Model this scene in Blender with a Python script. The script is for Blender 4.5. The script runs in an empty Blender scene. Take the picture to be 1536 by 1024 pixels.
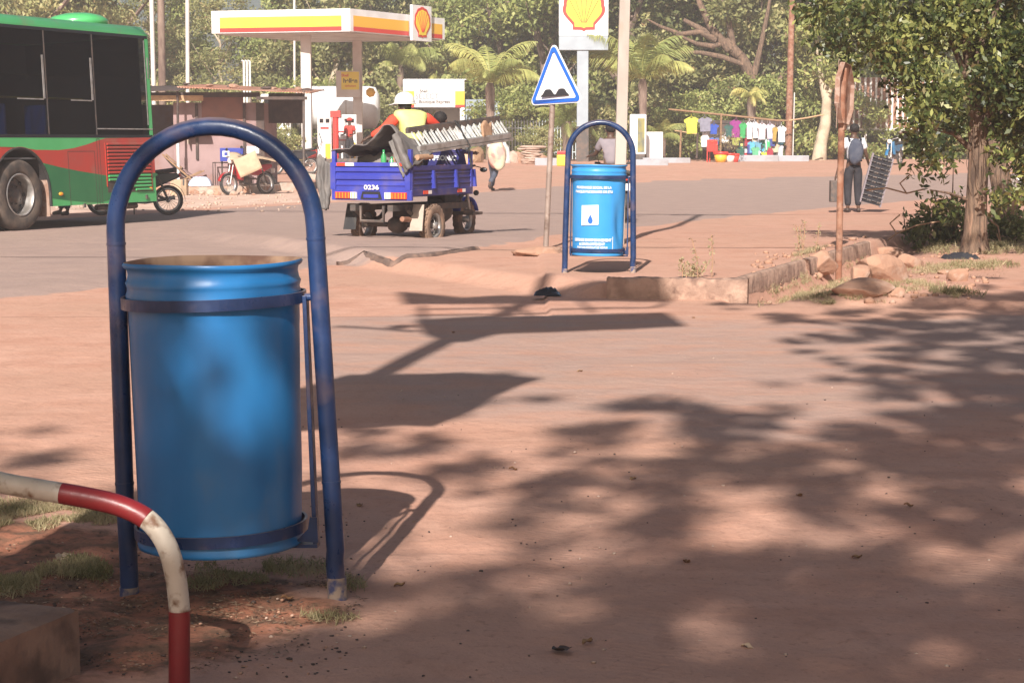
import bpy, bmesh, math, random
import numpy as np
from mathutils import Vector, Matrix, noise
R = math.radians
rnd = random.Random(7)
sc = bpy.context.scene
C = sc.collection
# ---------------------------------------------------------------- camera model
F, HC, HOR = 2800.0, 1.4, 212.0
PT = math.atan((512 - HOR) / F)
CP, SP = math.cos(PT), math.sin(PT)
SUNX, SUNY = 0.25, 1.50          # ground shift of a shadow per metre of height

def sm(t):
    t = np.clip(t, 0, 1)
    return t * t * (3 - 2 * t)

def ray(px, py):
    cx, cy = (px - 768) / F, (512 - py) / F
    y = CP + cy * SP
    return Vector((cx / y, 1.0, (cy * CP - SP) / y))

def A(px, py, Y):
    r = ray(px, py)
    return Vector((r.x * Y, Y, HC + r.z * Y))

DI0, DI1 = (2.12, 16.35), (4.75, 23.4)      # the drain ditch beside the island

def hgt(x, y):
    x = np.asarray(x, float); y = np.asarray(y, float)
    h = 0.60 * sm((y - 50) / 30)
    isl = sm((y - 16.78) / 0.05) * sm((x - (0.55 - 0.5 * (y - 16.75))) / 0.4) * (1 - sm((y - 24) / 8))
    dx, dy = DI1[0] - DI0[0], DI1[1] - DI0[1]
    L = math.hypot(dx, dy)
    t = ((x - DI0[0]) * dx + (y - DI0[1]) * dy) / L
    d = ((x - DI0[0]) * dy - (y - DI0[1]) * dx) / L     # >0 right of the ditch
    isl = isl * (1 - sm((d + 0.30) / 0.12))
    h = h + 0.135 * isl
    along = sm((t + 0.2) / 0.3) * (1 - sm((t - L - 1.5) / 1.5))
    h = h - 0.17 * along * np.exp(-(d / 0.2) ** 4)
    h = h + 0.07 * along * sm((d - 0.3) / 0.4) * (1 - sm((d - 4) / 3))
    return h

def _s(t):
    t = 0.0 if t < 0 else (1.0 if t > 1 else t)
    return t * t * (3 - 2 * t)
def h1(x, y):
    h = 0.60 * _s((y - 50) / 30)
    if y > 40 or y < 12: return h
    dx, dy = DI1[0] - DI0[0], DI1[1] - DI0[1]; L = math.hypot(dx, dy)
    isl = _s((y - 16.78) / 0.05) * _s((x - (0.55 - 0.5 * (y - 16.75))) / 0.4) * (1 - _s((y - 24) / 8))
    t = ((x - DI0[0]) * dx + (y - DI0[1]) * dy) / L; d = ((x - DI0[0]) * dy - (y - DI0[1]) * dx) / L
    h += 0.135 * isl * (1 - _s((d + 0.30) / 0.12))
    al = _s((t + 0.2) / 0.3) * (1 - _s((t - L - 1.5) / 1.5))
    return h - 0.17 * al * math.exp(-min(50, (d / 0.2) ** 4)) + 0.07 * al * _s((d - 0.3) / 0.4) * (1 - _s((d - 4) / 3))

def G(px, py):
    r = ray(px, py)
    Y = HC / max(-r.z, 1e-3)
    for _ in range(30):
        Y2 = (h1(r.x * Y, Y) - HC) / min(r.z, -1e-3)
        if abs(Y2 - Y) < 2e-4 * Y: break
        Y += (Y2 - Y) * 0.7
    return Vector((r.x * Y, Y, h1(r.x * Y, Y)))

def on(px, Y, dz=0.0):
    """point on the ground at depth Y in pixel column px"""
    z = h1((px - 768) / F * Y, Y)
    x = (px - 768) / F * (Y * CP - (z - HC) * SP)
    return Vector((x, Y, h1(x, Y) + dz))

# ---------------------------------------------------------------- materials
MATS = {}
def mat(name, c, c2=None, scale=6.0, rough=0.6, metal=0.0, bump=0.0, bscale=40.0, fac=(0.42, 0.62),
        dirt=None, damt=0.5, dscale=3.0, topdust=None, attr=None, attr_cols=None, transl=0.0, coat=0.0, alpha=None, stretch=None, emis=None, spec=None, rvar=0.0):
    if name in MATS: return MATS[name]
    m = bpy.data.materials.new(name); m.use_nodes = True
    nt = m.node_tree; N = nt.nodes; L = nt.links
    b = N['Principled BSDF']
    b.inputs['Roughness'].default_value = rough
    b.inputs['Metallic'].default_value = metal
    if spec is not None: b.inputs['Specular IOR Level'].default_value = spec
    if coat: b.inputs['Coat Weight'].default_value = coat; b.inputs['Coat Roughness'].default_value = 0.08
    tc = N.new('ShaderNodeTexCoord'); src = tc.outputs['Object']
    if stretch:
        mp = N.new('ShaderNodeMapping'); mp.inputs['Scale'].default_value = stretch
        L.new(src, mp.inputs[0]); src = mp.outputs[0]
    def nz(s, det=5.0):
        n = N.new('ShaderNodeTexNoise'); n.inputs['Scale'].default_value = s; n.inputs['Detail'].default_value = det
        L.new(src, n.inputs['Vector']); return n
    def mix(f, a_, b_):
        x = N.new('ShaderNodeMix'); x.data_type = 'RGBA'
        if isinstance(f, (int, float)): x.inputs[0].default_value = f
        else: L.new(f, x.inputs[0])
        for v, k in ((a_, 6), (b_, 7)):
            if isinstance(v, tuple): x.inputs[k].default_value = (*v[:3], 1)
            else: L.new(v, x.inputs[k])
        return x.outputs[2]
    def ramp(v, lo, hi):
        r = N.new('ShaderNodeMapRange'); r.inputs[1].default_value = lo; r.inputs[2].default_value = hi
        L.new(v, r.inputs[0]); return r.outputs[0]
    col = tuple(c)
    if attr:
        at = N.new('ShaderNodeAttribute'); at.attribute_name = attr
        cr = N.new('ShaderNodeValToRGB'); el = cr.color_ramp.elements
        n = len(attr_cols)
        el[0].color = (*attr_cols[0], 1); el[1].color = (*attr_cols[-1], 1)
        for i in range(1, n - 1):
            e = el.new(i / (n - 1)); e.color = (*attr_cols[i], 1)
        L.new(at.outputs['Fac'], cr.inputs[0]); col = cr.outputs[0]
    if c2 is not None:
        col = mix(ramp(nz(scale).outputs['Fac'], *fac), col, tuple(c2))
    if dirt is not None:
        n2 = nz(dscale, 8.0)
        lo = 0.72 - damt * 0.45
        col = mix(ramp(n2.outputs['Fac'], lo, lo + 0.18), col, tuple(dirt))
    if topdust:
        ge = N.new('ShaderNodeNewGeometry'); sx_ = N.new('ShaderNodeSeparateXYZ'); L.new(ge.outputs['Normal'], sx_.inputs[0])
        mm = N.new('ShaderNodeMath'); mm.operation = 'MULTIPLY'; L.new(ramp(sx_.outputs[2], 0.55, 1.0), mm.inputs[0]); mm.inputs[1].default_value = 0.55
        col = mix(mm.outputs[0], col, tuple(topdust))
    if rvar:
        L.new(ramp(nz(scale * 2.3).outputs['Fac'], 0.3, 0.7), (mr := N.new('ShaderNodeMapRange')).inputs[0])
        mr.inputs[3].default_value = max(0.03, rough - rvar); mr.inputs[4].default_value = min(1, rough + rvar)
        L.new(mr.outputs[0], b.inputs['Roughness'])
    if isinstance(col, tuple): b.inputs['Base Color'].default_value = (*col[:3], 1)
    else: L.new(col, b.inputs['Base Color'])
    if bump:
        bn = N.new('ShaderNodeBump'); bn.inputs['Strength'].default_value = 1.0; bn.inputs['Distance'].default_value = bump
        L.new(nz(bscale, 6).outputs['Fac'], bn.inputs['Height']); L.new(bn.outputs[0], b.inputs['Normal'])
    if emis:
        b.inputs['Emission Color'].default_value = (*emis[0], 1); b.inputs['Emission Strength'].default_value = emis[1]
    out = N['Material Output']; sh = b.outputs[0]
    if transl:
        t = N.new('ShaderNodeBsdfTranslucent')
        if isinstance(col, tuple): t.inputs[0].default_value = (*col[:3], 1)
        else:
            L.new(mix(0.5, col, (0.35, 0.42, 0.06)), t.inputs[0])
        ms = N.new('ShaderNodeMixShader'); ms.inputs[0].default_value = transl
        L.new(sh, ms.inputs[1]); L.new(t.outputs[0], ms.inputs[2]); sh = ms.outputs[0]
    if alpha is not None:
        t = N.new('ShaderNodeBsdfTransparent'); t.inputs[0].default_value = (*alpha[1], 1)
        ms = N.new('ShaderNodeMixShader'); ms.inputs[0].default_value = alpha[0]
        L.new(sh, ms.inputs[1]); L.new(t.outputs[0], ms.inputs[2]); sh = ms.outputs[0]
    L.new(sh, out.inputs[0])
    MATS[name] = m
    return m

DUST = (0.42, 0.24, 0.15)
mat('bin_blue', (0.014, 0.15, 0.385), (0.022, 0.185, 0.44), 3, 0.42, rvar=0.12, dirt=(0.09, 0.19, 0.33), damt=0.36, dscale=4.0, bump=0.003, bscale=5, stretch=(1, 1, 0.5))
mat('bin_inside', (0.27, 0.17, 0.11), (0.12, 0.06, 0.04), 9, 0.9)
mat('frame_blue', (0.010, 0.028, 0.085), (0.016, 0.042, 0.125), 9, 0.36, rvar=0.12, dirt=(0.15, 0.10, 0.10), damt=0.32, dscale=4, bump=0.0006, bscale=60, topdust=(0.30, 0.20, 0.15))
mat('frame_worn', (0.33, 0.25, 0.19), (0.05, 0.06, 0.14), 30, 0.75, bump=0.001)
mat('white_paint', (0.74, 0.74, 0.72), (0.64, 0.63, 0.60), 5, 0.45)
mat('pipe_white', (0.55, 0.50, 0.42), (0.46, 0.40, 0.32), 7, 0.5, dirt=(0.17, 0.09, 0.05), damt=0.48, dscale=26, bump=0.0012, bscale=50)
mat('pipe_red', (0.22, 0.016, 0.02), (0.17, 0.016, 0.018), 7, 0.38, dirt=(0.15, 0.05, 0.035), damt=0.3, dscale=22, bump=0.0008, bscale=60)
mat('concrete', (0.42, 0.35, 0.29), (0.33, 0.26, 0.21), 5, 0.9, dirt=(0.40, 0.20, 0.12), damt=0.5, bump=0.006, bscale=18)
mat('dirty_concrete', (0.42, 0.27, 0.20), (0.28, 0.175, 0.13), 7, 0.95, dirt=(0.17, 0.10, 0.075), damt=0.42, dscale=8, bump=0.018, bscale=26)
mat('block_stone', (0.30, 0.19, 0.135), (0.20, 0.12, 0.085), 6, 0.95, dirt=(0.12, 0.075, 0.055), damt=0.55, dscale=9, bump=0.008, bscale=30)
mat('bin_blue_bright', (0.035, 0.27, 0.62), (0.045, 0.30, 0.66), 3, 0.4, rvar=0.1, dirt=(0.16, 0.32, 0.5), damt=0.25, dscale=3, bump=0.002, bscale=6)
mat('pole_concrete', (0.43, 0.38, 0.335), (0.35, 0.30, 0.26), 4, 0.85, dirt=(0.40, 0.25, 0.17), damt=0.35, bump=0.003, bscale=25, stretch=(1, 1, 0.3))
mat('rust', (0.24, 0.10, 0.055), (0.33, 0.19, 0.13), 7, 0.8, bump=0.002, bscale=50, dirt=(0.13, 0.06, 0.04), damt=0.45, dscale=10)
mat('post_brown', (0.26, 0.20, 0.17), (0.34, 0.27, 0.23), 9, 0.6, 0.2, dirt=(0.16, 0.09, 0.06), damt=0.4, dscale=14)
mat('rust_pale', (0.28, 0.17, 0.125), (0.36, 0.25, 0.20), 9, 0.75, dirt=(0.22, 0.10, 0.06), damt=0.5, dscale=12)
mat('tyre', (0.055, 0.045, 0.04), (0.12, 0.09, 0.07), 6, 0.85, bump=0.002, bscale=60)
mat('tyre_dusty', (0.16, 0.105, 0.075), (0.27, 0.17, 0.115), 7, 0.92, bump=0.003, bscale=50)
mat('rubber', (0.02, 0.02, 0.022), (0.05, 0.045, 0.04), 8, 0.7)
mat('rung_grey', (0.56, 0.56, 0.54), (0.42, 0.42, 0.40), 9, 0.5)
mat('steel', (0.52, 0.50, 0.48), (0.36, 0.33, 0.30), 8, 0.4, 0.7)
mat('steel_dark', (0.09, 0.08, 0.075), (0.15, 0.11, 0.09), 9, 0.6, 0.3)
mat('plastic_black', (0.02, 0.02, 0.022), None, rough=0.4)
mat('bus_green', (0.07, 0.41, 0.13), (0.085, 0.44, 0.15), 2, 0.3, coat=0.35, dirt=(0.20, 0.26, 0.13), damt=0.25, dscale=1.7)
mat('bus_dark_green', (0.014, 0.145, 0.05), (0.025, 0.17, 0.06), 2, 0.32, coat=0.3, dirt=(0.12, 0.13, 0.07), damt=0.25, dscale=1.9)
mat('bus_red', (0.46, 0.04, 0.025), (0.40, 0.05, 0.035), 2, 0.32, coat=0.3, dirt=(0.33, 0.12, 0.08), damt=0.3, dscale=1.9)
mat('bus_glass', (0.004, 0.004, 0.006), rough=0.06, alpha=(0.62, (0.62, 0.66, 0.7)), spec=0.12)
mat('clear_glass', (0.02, 0.02, 0.02), rough=0.05, alpha=(0.85, (0.8, 0.85, 0.85)), spec=0.3)
mat('bus_black', (0.008, 0.008, 0.011), rough=0.12)
mat('bus_inside', (0.10, 0.10, 0.10), rough=0.8)
mat('seat_blue', (0.02, 0.10, 0.45), rough=0.6)
mat('yellow_paint', (0.72, 0.52, 0.03), (0.62, 0.44, 0.03), 4, 0.4)
mat('shell_yellow', (0.80, 0.62, 0.06), (0.78, 0.58, 0.05), 1, 0.4)
mat('shell_orange', (0.80, 0.45, 0.04), rough=0.45)
mat('shell_red', (0.60, 0.045, 0.035), rough=0.4)
mat('canopy_white', (0.78, 0.78, 0.78), (0.70, 0.69, 0.68), 1.5, 0.45)
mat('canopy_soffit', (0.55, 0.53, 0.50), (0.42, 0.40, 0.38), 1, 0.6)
mat('column_grey', (0.62, 0.58, 0.55), (0.55, 0.51, 0.48), 2, 0.6)
mat('pylon_grey', (0.34, 0.39, 0.43), (0.30, 0.34, 0.38), 2, 0.45)
mat('sign_white', (0.80, 0.81, 0.82), rough=0.35)
mat('sign_blue', (0.02, 0.13, 0.58), rough=0.35)
mat('sign_black', (0.03, 0.03, 0.035), rough=0.5)
mat('grey_ink', (0.28, 0.28, 0.30), rough=0.6)
mat('mauve', (0.33, 0.225, 0.22), (0.26, 0.17, 0.165), 1.5, 0.9, dirt=(0.30, 0.14, 0.10), damt=0.35, dscale=1.5)
mat('roof_rust', (0.42, 0.20, 0.13), (0.30, 0.13, 0.08), 1.4, 0.8, dirt=(0.46, 0.32, 0.24), damt=0.4, dscale=1.2)
mat('wood', (0.30, 0.18, 0.10), (0.20, 0.12, 0.07), 7, 0.85, stretch=(1, 1, 6))
mat('wood_pale', (0.50, 0.33, 0.18), (0.40, 0.26, 0.15), 6, 0.8)
mat('wood_dark', (0.055, 0.04, 0.035), (0.09, 0.06, 0.05), 6, 0.85)
mat('door_brown', (0.26, 0.12, 0.09), (0.20, 0.10, 0.08), 3, 0.8)
mat('dark_void', (0.03, 0.025, 0.025), rough=0.95)
mat('card', (0.50, 0.36, 0.24), (0.42, 0.30, 0.20), 6, 0.85)
mat('moto_red', (0.36, 0.02, 0.025), rough=0.3, coat=0.4)
mat('moto_black', (0.025, 0.025, 0.03), rough=0.3, coat=0.3)
mat('moto_yellow', (0.72, 0.30, 0.02), rough=0.3, coat=0.3)
mat('moto_blue', (0.03, 0.16, 0.32), rough=0.3, coat=0.3)
mat('trike_blue', (0.035, 0.045, 0.31), (0.045, 0.06, 0.36), 3, 0.38, dirt=(0.11, 0.09, 0.22), damt=0.38, dscale=3)
mat('trike_navy', (0.025, 0.025, 0.13), (0.035, 0.035, 0.17), 3, 0.5, dirt=(0.10, 0.07, 0.09), damt=0.38, dscale=3)
mat('lamp_red', (0.70, 0.07, 0.03), rough=0.25)
mat('lamp_amber', (0.85, 0.33, 0.03), rough=0.25)
mat('lamp_white', (0.78, 0.72, 0.68), rough=0.25)
mat('tarp', (0.12, 0.11, 0.105), (0.19, 0.17, 0.155), 3, 0.65, bump=0.01, bscale=9)
mat('cloth_light', (0.62, 0.60, 0.58), (0.5, 0.47, 0.45), 5, 0.9)
mat('hivis', (0.72, 0.74, 0.22), (0.74, 0.70, 0.30), 4, 0.8)
mat('orange_cloth', (0.80, 0.07, 0.035), (0.74, 0.09, 0.05), 4, 0.85)
mat('red_cloth', (0.60, 0.05, 0.035), rough=0.85)
mat('grey_cloth', (0.26, 0.22, 0.24), (0.22, 0.19, 0.21), 8, 0.9)
mat('dark_cloth', (0.018, 0.018, 0.024), (0.028, 0.028, 0.034), 8, 0.9)
mat('white_cloth', (0.66, 0.68, 0.72), (0.56, 0.58, 0.62), 6, 0.85)
mat('jeans', (0.05, 0.06, 0.09), (0.08, 0.09, 0.12), 8, 0.9)
mat('skin', (0.085, 0.045, 0.03), (0.11, 0.06, 0.04), 8, 0.5)
mat('hair', (0.012, 0.010, 0.010), rough=0.8)
mat('shoe', (0.05, 0.035, 0.03), rough=0.6)
mat('sack', (0.62, 0.54, 0.38), (0.55, 0.28, 0.24), 2.3, 0.85, fac=(0.5, 0.6), bump=0.01, bscale=8)
mat('bark', (0.19, 0.125, 0.085), (0.085, 0.055, 0.04), 8, 0.95, stretch=(3, 3, 0.5), bump=0.035, bscale=11, dirt=(0.30, 0.18, 0.12), damt=0.4, dscale=5)
mat('bark_grey', (0.25, 0.18, 0.14), (0.15, 0.10, 0.08), 3, 0.95, stretch=(2, 2, 0.5), bump=0.02, bscale=6)
mat('bark_pale', (0.52, 0.44, 0.32), (0.38, 0.30, 0.21), 2.5, 0.9)
mat('leaf_near', (0, 0, 0), rough=0.42, attr='tint', attr_cols=[(0.008, 0.016, 0.006), (0.022, 0.038, 0.011), (0.075, 0.095, 0.026), (0.32, 0.33, 0.10), (0.16, 0.12, 0.06)], transl=0.15)  # leaf highlights and dark crown interior are put into the tint ramp
mat('leaf_olive', (0, 0, 0), rough=0.6, attr='tint', attr_cols=[(0.07, 0.08, 0.035), (0.19, 0.20, 0.075), (0.33, 0.33, 0.13), (0.52, 0.46, 0.22), (0.36, 0.22, 0.11)], transl=0.3)
mat('leaf_mid', (0, 0, 0), rough=0.55, attr='tint', attr_cols=[(0.06, 0.08, 0.03), (0.17, 0.205, 0.06), (0.30, 0.34, 0.10), (0.50, 0.50, 0.18), (0.28, 0.20, 0.10)], transl=0.3)
mat('leaf_dark', (0, 0, 0), rough=0.55, attr='tint', attr_cols=[(0.035, 0.05, 0.022), (0.105, 0.125, 0.045), (0.20, 0.22, 0.075), (0.36, 0.35, 0.14), (0.2, 0.15, 0.08)], transl=0.28)
mat('leaf_palm', (0, 0, 0), rough=0.45, attr='tint', attr_cols=[(0.13, 0.16, 0.05), (0.28, 0.32, 0.10), (0.46, 0.46, 0.15), (0.68, 0.58, 0.20)], transl=0.25)
mat('grass', (0, 0, 0), rough=0.8, attr='tint', attr_cols=[(0.10, 0.08, 0.04), (0.17, 0.15, 0.07), (0.27, 0.23, 0.12), (0.44, 0.36, 0.22), (0.36, 0.26, 0.16)], transl=0.2)
mat('stone', (0.40, 0.23, 0.155), (0.32, 0.18, 0.12), 4, 0.95, dirt=(0.45, 0.33, 0.26), damt=0.35, dscale=6, bump=0.01, bscale=14)
mat('stone_pale', (0.48, 0.36, 0.29), (0.40, 0.27, 0.20), 4, 0.95)
mat('kerb_grey', (0.36, 0.37, 0.40), (0.30, 0.29, 0.30), 2, 0.9)
mat('bag_plastic', (0.50, 0.60, 0.78), (0.68, 0.72, 0.82), 5, 0.4)
mat('bin_bag', (0.012, 0.012, 0.016), rough=0.25)
mat('blue_box', (0.02, 0.04, 0.30), rough=0.5)
mat('green_glass', (0.06, 0.32, 0.12), rough=0.15)
mat('rope', (0.42, 0.26, 0.16), (0.34, 0.2, 0.12), 20, 0.9)
mat('fence_paint', (0.46, 0.52, 0.54), rough=0.6)
mat('case_inside', (0.30, 0.27, 0.10), (0.14, 0.15, 0.12), 3, 0.3)
mat('dry_leaf', (0.20, 0.10, 0.045), (0.33, 0.22, 0.11), 12, 0.9)
mat('cable', (0.02, 0.02, 0.02), rough=0.8)
mat('asphalt_dark', (0.13, 0.09, 0.075), (0.20, 0.13, 0.10), 9, 0.95, bump=0.01, bscale=20)
mat('seam', (0.34, 0.27, 0.235), (0.40, 0.29, 0.24), 6, 0.95)
mat('litter', (0, 0, 0), rough=0.9, attr='tint', attr_cols=[(0.07, 0.04, 0.025), (0.16, 0.09, 0.05), (0.28, 0.18, 0.11), (0.42, 0.32, 0.22)])
mat('tyre_mark', (0.2, 0.2, 0.2), rough=0.8)

# ---------------------------------------------------------------- mesh builder
def frame_of(d):
    d = Vector(d).normalized()
    a = Vector((0, 0, 1)) if abs(d.z) < 0.95 else Vector((1, 0, 0))
    u = d.cross(a).normalized(); v = u.cross(d).normalized()
    return u, v

class MB:
    def __init__(s): s.v = []; s.f = []; s.m = []; s.s = []
    def add(s, vs, fs, m=0, smooth=False, M=None):
        o = len(s.v)
        for p in vs:
            p = Vector(p)
            s.v.append(M @ p if M is not None else p)
        for f in fs:
            s.f.append([i + o for i in f]); s.m.append(m); s.s.append(smooth)
        return s
    def box(s, x0, y0, z0, x1, y1, z1, m=0, M=None):
        vs = [(x, y, z) for z in (z0, z1) for y in (y0, y1) for x in (x0, x1)]
        return s.add(vs, [(0, 2, 3, 1), (4, 5, 7, 6), (0, 1, 5, 4), (2, 6, 7, 3), (0, 4, 6, 2), (1, 3, 7, 5)], m, False, M)
    def cbox(s, c, sx, sy, sz, m=0, M=None):
        return s.box(c[0] - sx / 2, c[1] - sy / 2, c[2] - sz / 2, c[0] + sx / 2, c[1] + sy / 2, c[2] + sz / 2, m, M)
    def beam(s, a, b, w, h=None, m=0):
        a, b = Vector(a), Vector(b); h = h or w
        u, v = frame_of(b - a)
        vs = [p + u * (i * w / 2) + v * (j * h / 2) for p in (a, b) for i, j in ((-1, -1), (1, -1), (1, 1), (-1, 1))]
        return s.add(vs, [(3, 2, 1, 0), (4, 5, 6, 7), (0, 1, 5, 4), (1, 2, 6, 5), (2, 3, 7, 6), (3, 0, 4, 7)], m)
    def tube(s, pts, r, n=10, m=0, caps=True, M=None, smooth=True, closed=False):
        pts = [Vector(p) for p in pts]; k = len(pts)
        rs = r if isinstance(r, (list, tuple)) else [r] * k
        vs, fs = [], []
        u = None
        for i, p in enumerate(pts):
            if closed: d = pts[(i + 1) % k] - pts[i - 1]
            else: d = pts[min(i + 1, k - 1)] - pts[max(i - 1, 0)]
            d.normalize()
            if u is None: u, v = frame_of(d)
            else:
                u = (u - d * u.dot(d)).normalized(); v = u.cross(d).normalized()
            for j in range(n):
                a = 2 * math.pi * j / n
                vs.append(p + (u * math.cos(a) + v * math.sin(a)) * rs[i])
        for i in range(k if closed else k - 1):
            i2 = (i + 1) % k
            for j in range(n):
                fs.append((i * n + j, i * n + (j + 1) % n, i2 * n + (j + 1) % n, i2 * n + j))
        s.add(vs, fs, m, smooth, M)
        if caps and not closed:
            s.add(vs[:n], [tuple(range(n))[::-1]], m, False, M)
            s.add(vs[-n:], [tuple(range(n))], m, False, M)
        return s
    def lathe(s, prof, n=32, m=0, M=None, smooth=True, wob=None):
        vs, fs = [], []
        for r, z in prof:
            for j in range(n):
                a = 2 * math.pi * j / n
                rr, zz = (r, z) if wob is None else wob(r, z, a)
                vs.append((rr * math.cos(a), rr * math.sin(a), zz))
        for i in range(len(prof) - 1):
            for j in range(n):
                fs.append((i * n + j, i * n + (j + 1) % n, (i + 1) * n + (j + 1) % n, (i + 1) * n + j))
        return s.add(vs, fs, m, smooth, M)
    def prism(s, poly, y0, y1, m=0, M=None):
        n = len(poly)
        vs = [(x, y0, z) for x, z in poly] + [(x, y1, z) for x, z in poly]
        fs = [tuple(range(n)), tuple(range(2 * n - 1, n - 1, -1))]
        fs += [(i, i + n, (i + 1) % n + n, (i + 1) % n) for i in range(n)]
        return s.add(vs, fs, m, False, M)
    def ell(s, c, rx, ry, rz, m=0, n=14, M=None, k=None, wob=0.0):
        k = k or n // 2
        vs, fs = [], []
        for i in range(k + 1):
            t = math.pi * i / k
            for j in range(n):
                a = 2 * math.pi * j / n
                p = Vector((math.sin(t) * math.cos(a), math.sin(t) * math.sin(a), math.cos(t)))
                q = 1 + (wob * noise.noise(p * 1.7 + Vector(c) * 3.1) if wob else 0)
                vs.append((c[0] + p.x * rx * q, c[1] + p.y * ry * q, c[2] + p.z * rz * q))
        for i in range(k):
            for j in range(n):
                fs.append((i * n + j, (i + 1) * n + j, (i + 1) * n + (j + 1) % n, i * n + (j + 1) % n))
        return s.add(vs, fs, m, True, M)
    def grid(s, fn, nu, nv, m=0, smooth=True):
        vs = [fn(i / nu, j / nv) for i in range(nu + 1) for j in range(nv + 1)]
        w = nv + 1
        return s.add(vs, [(i * w + j, (i + 1) * w + j, (i + 1) * w + j + 1, i * w + j + 1) for i in range(nu) for j in range(nv)], m, smooth)
    def build(s, name, mats, parent=None, bevel=0, solid=0, label=None, sub=0):
        me = bpy.data.meshes.new(name)
        me.from_pydata([tuple(v) for v in s.v], [], s.f)
        for x in ([mats] if isinstance(mats, str) else mats): me.materials.append(MATS[x])
        me.polygons.foreach_set('material_index', s.m)
        me.polygons.foreach_set('use_smooth', s.s)
        me.update()
        o = bpy.data.objects.new(name, me); C.objects.link(o)
        if parent is not None: o.parent = parent
        if solid:
            md = o.modifiers.new('solid', 'SOLIDIFY'); md.thickness = solid; md.offset = 0
        if bevel:
            md = o.modifiers.new('bevel', 'BEVEL'); md.width = bevel; md.segments = 2; md.limit_method = 'ANGLE'; md.angle_limit = R(40)
        if sub:
            md = o.modifiers.new('sub', 'SUBSURF'); md.levels = sub; md.render_levels = sub
        if label: o['label'] = label
        return o

def tag(o, label=None, cat=None, group=None, kind=None):
    if label: o['label'] = label
    if cat: o['category'] = cat
    if group: o['group'] = group
    if kind: o['kind'] = kind
    return o

def thing(name, label, cat, loc=(0, 0, 0), rz=0.0, group=None, rx=0.0, ry=0.0):
    o = bpy.data.objects.new(name, None); C.objects.link(o)
    o.empty_display_size = 0.2
    o.location = loc; o.rotation_euler = (rx, ry, rz)
    return tag(o, label, cat, group)

def solo(name, mb, mats, label, cat, loc=(0, 0, 0), rz=0.0, group=None, **k):
    o = mb.build(name, mats, **k); o.location = loc; o.rotation_euler = (0, 0, rz)
    return tag(o, label, cat, group)

def mtx(loc, rz=0.0, rx=0.0, ry=0.0):
    return Matrix.Translation(Vector(loc)) @ Matrix.Rotation(rz, 4, 'Z') @ Matrix.Rotation(ry, 4, 'Y') @ Matrix.Rotation(rx, 4, 'X')

def pick(M, px, py, y=0.0):
    """where the pixel's ray meets the local plane y of frame M -> (x, z)"""
    Mi = M.inverted(); o = Mi @ Vector((0, 0, HC)); d = (Mi.to_3x3() @ ray(px, py))
    t = (y - o.y) / d.y
    p = o + d * t
    return (p.x, p.z)

_tx = {}
def text(s, size, m=0, M=None, mb=None, bend=None, bold=0.0, sx=1.0, center=True):
    """lettering as flat faces in the x-z plane facing -y; bend=(radius, angle0) wraps it round a z axis"""
    cu = bpy.data.curves.new('t', 'FONT'); cu.body = s; cu.size = size
    cu.offset = bold
    if center: cu.align_x = 'CENTER'
    o = bpy.data.objects.new('t', cu); C.objects.link(o)
    bpy.context.view_layer.update()
    me = o.evaluated_get(bpy.context.evaluated_depsgraph_get()).to_mesh()
    vs = [v.co.copy() for v in me.vertices]; fs = [tuple(p.vertices) for p in me.polygons]
    C.objects.unlink(o); bpy.data.objects.remove(o)
    out = []
    for v in vs:
        x, z = v.x * sx, v.y
        if bend:
            r, a0 = bend; a = a0 + x / r
            out.append(Vector((r * math.cos(a), r * math.sin(a), z)))
        else: out.append(Vector((x, 0, z)))
    mb = mb or MB()
    mb.add(out, fs, m, False, M)
    return mb

# ---------------------------------------------------------------- leaves
def leaf_mesh(name, P, size, aspect=0.5, seed=0, matn='leaf_mid', parent=None, down=0.3, tint=None, curl=0.25, jitter=0.35):
    rg = np.random.default_rng(seed)
    n = len(P)
    d = rg.normal(size=(n, 3)); d[:, 2] -= down
    d /= np.linalg.norm(d, axis=1)[:, None]
    w = rg.normal(size=(n, 3)); w -= (w * d).sum(1)[:, None] * d
    w /= np.linalg.norm(w, axis=1)[:, None]
    nn = np.cross(d, w)
    L = size * (1 + jitter * rg.uniform(-1, 1, n))[:, None]
    W = L * aspect * 0.5
    V = np.empty((n, 4, 3))
    V[:, 0] = P - d * L * 0.5
    V[:, 1] = P + w * W + nn * W * curl
    V[:, 2] = P + d * L * 0.5
    V[:, 3] = P - w * W + nn * W * curl
    me = bpy.data.meshes.new(name)
    me.vertices.add(4 * n); me.vertices.foreach_set('co', V.reshape(-1))
    me.loops.add(4 * n); me.loops.foreach_set('vertex_index', np.arange(4 * n, dtype=np.int32))
    me.polygons.add(n)
    me.polygons.foreach_set('loop_start', np.arange(0, 4 * n, 4, dtype=np.int32))
    me.update(calc_edges=True)
    if tint is None: tint = rg.beta(2, 2.2, n)
    a = me.attributes.new('tint', 'FLOAT', 'POINT')
    a.data.foreach_set('value', np.repeat(np.clip(tint, 0, 1), 4).astype(np.float32))
    me.materials.append(MATS[matn])
    o = bpy.data.objects.new(name, me); C.objects.link(o)
    if parent is not None: o.parent = parent
    return o

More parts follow.
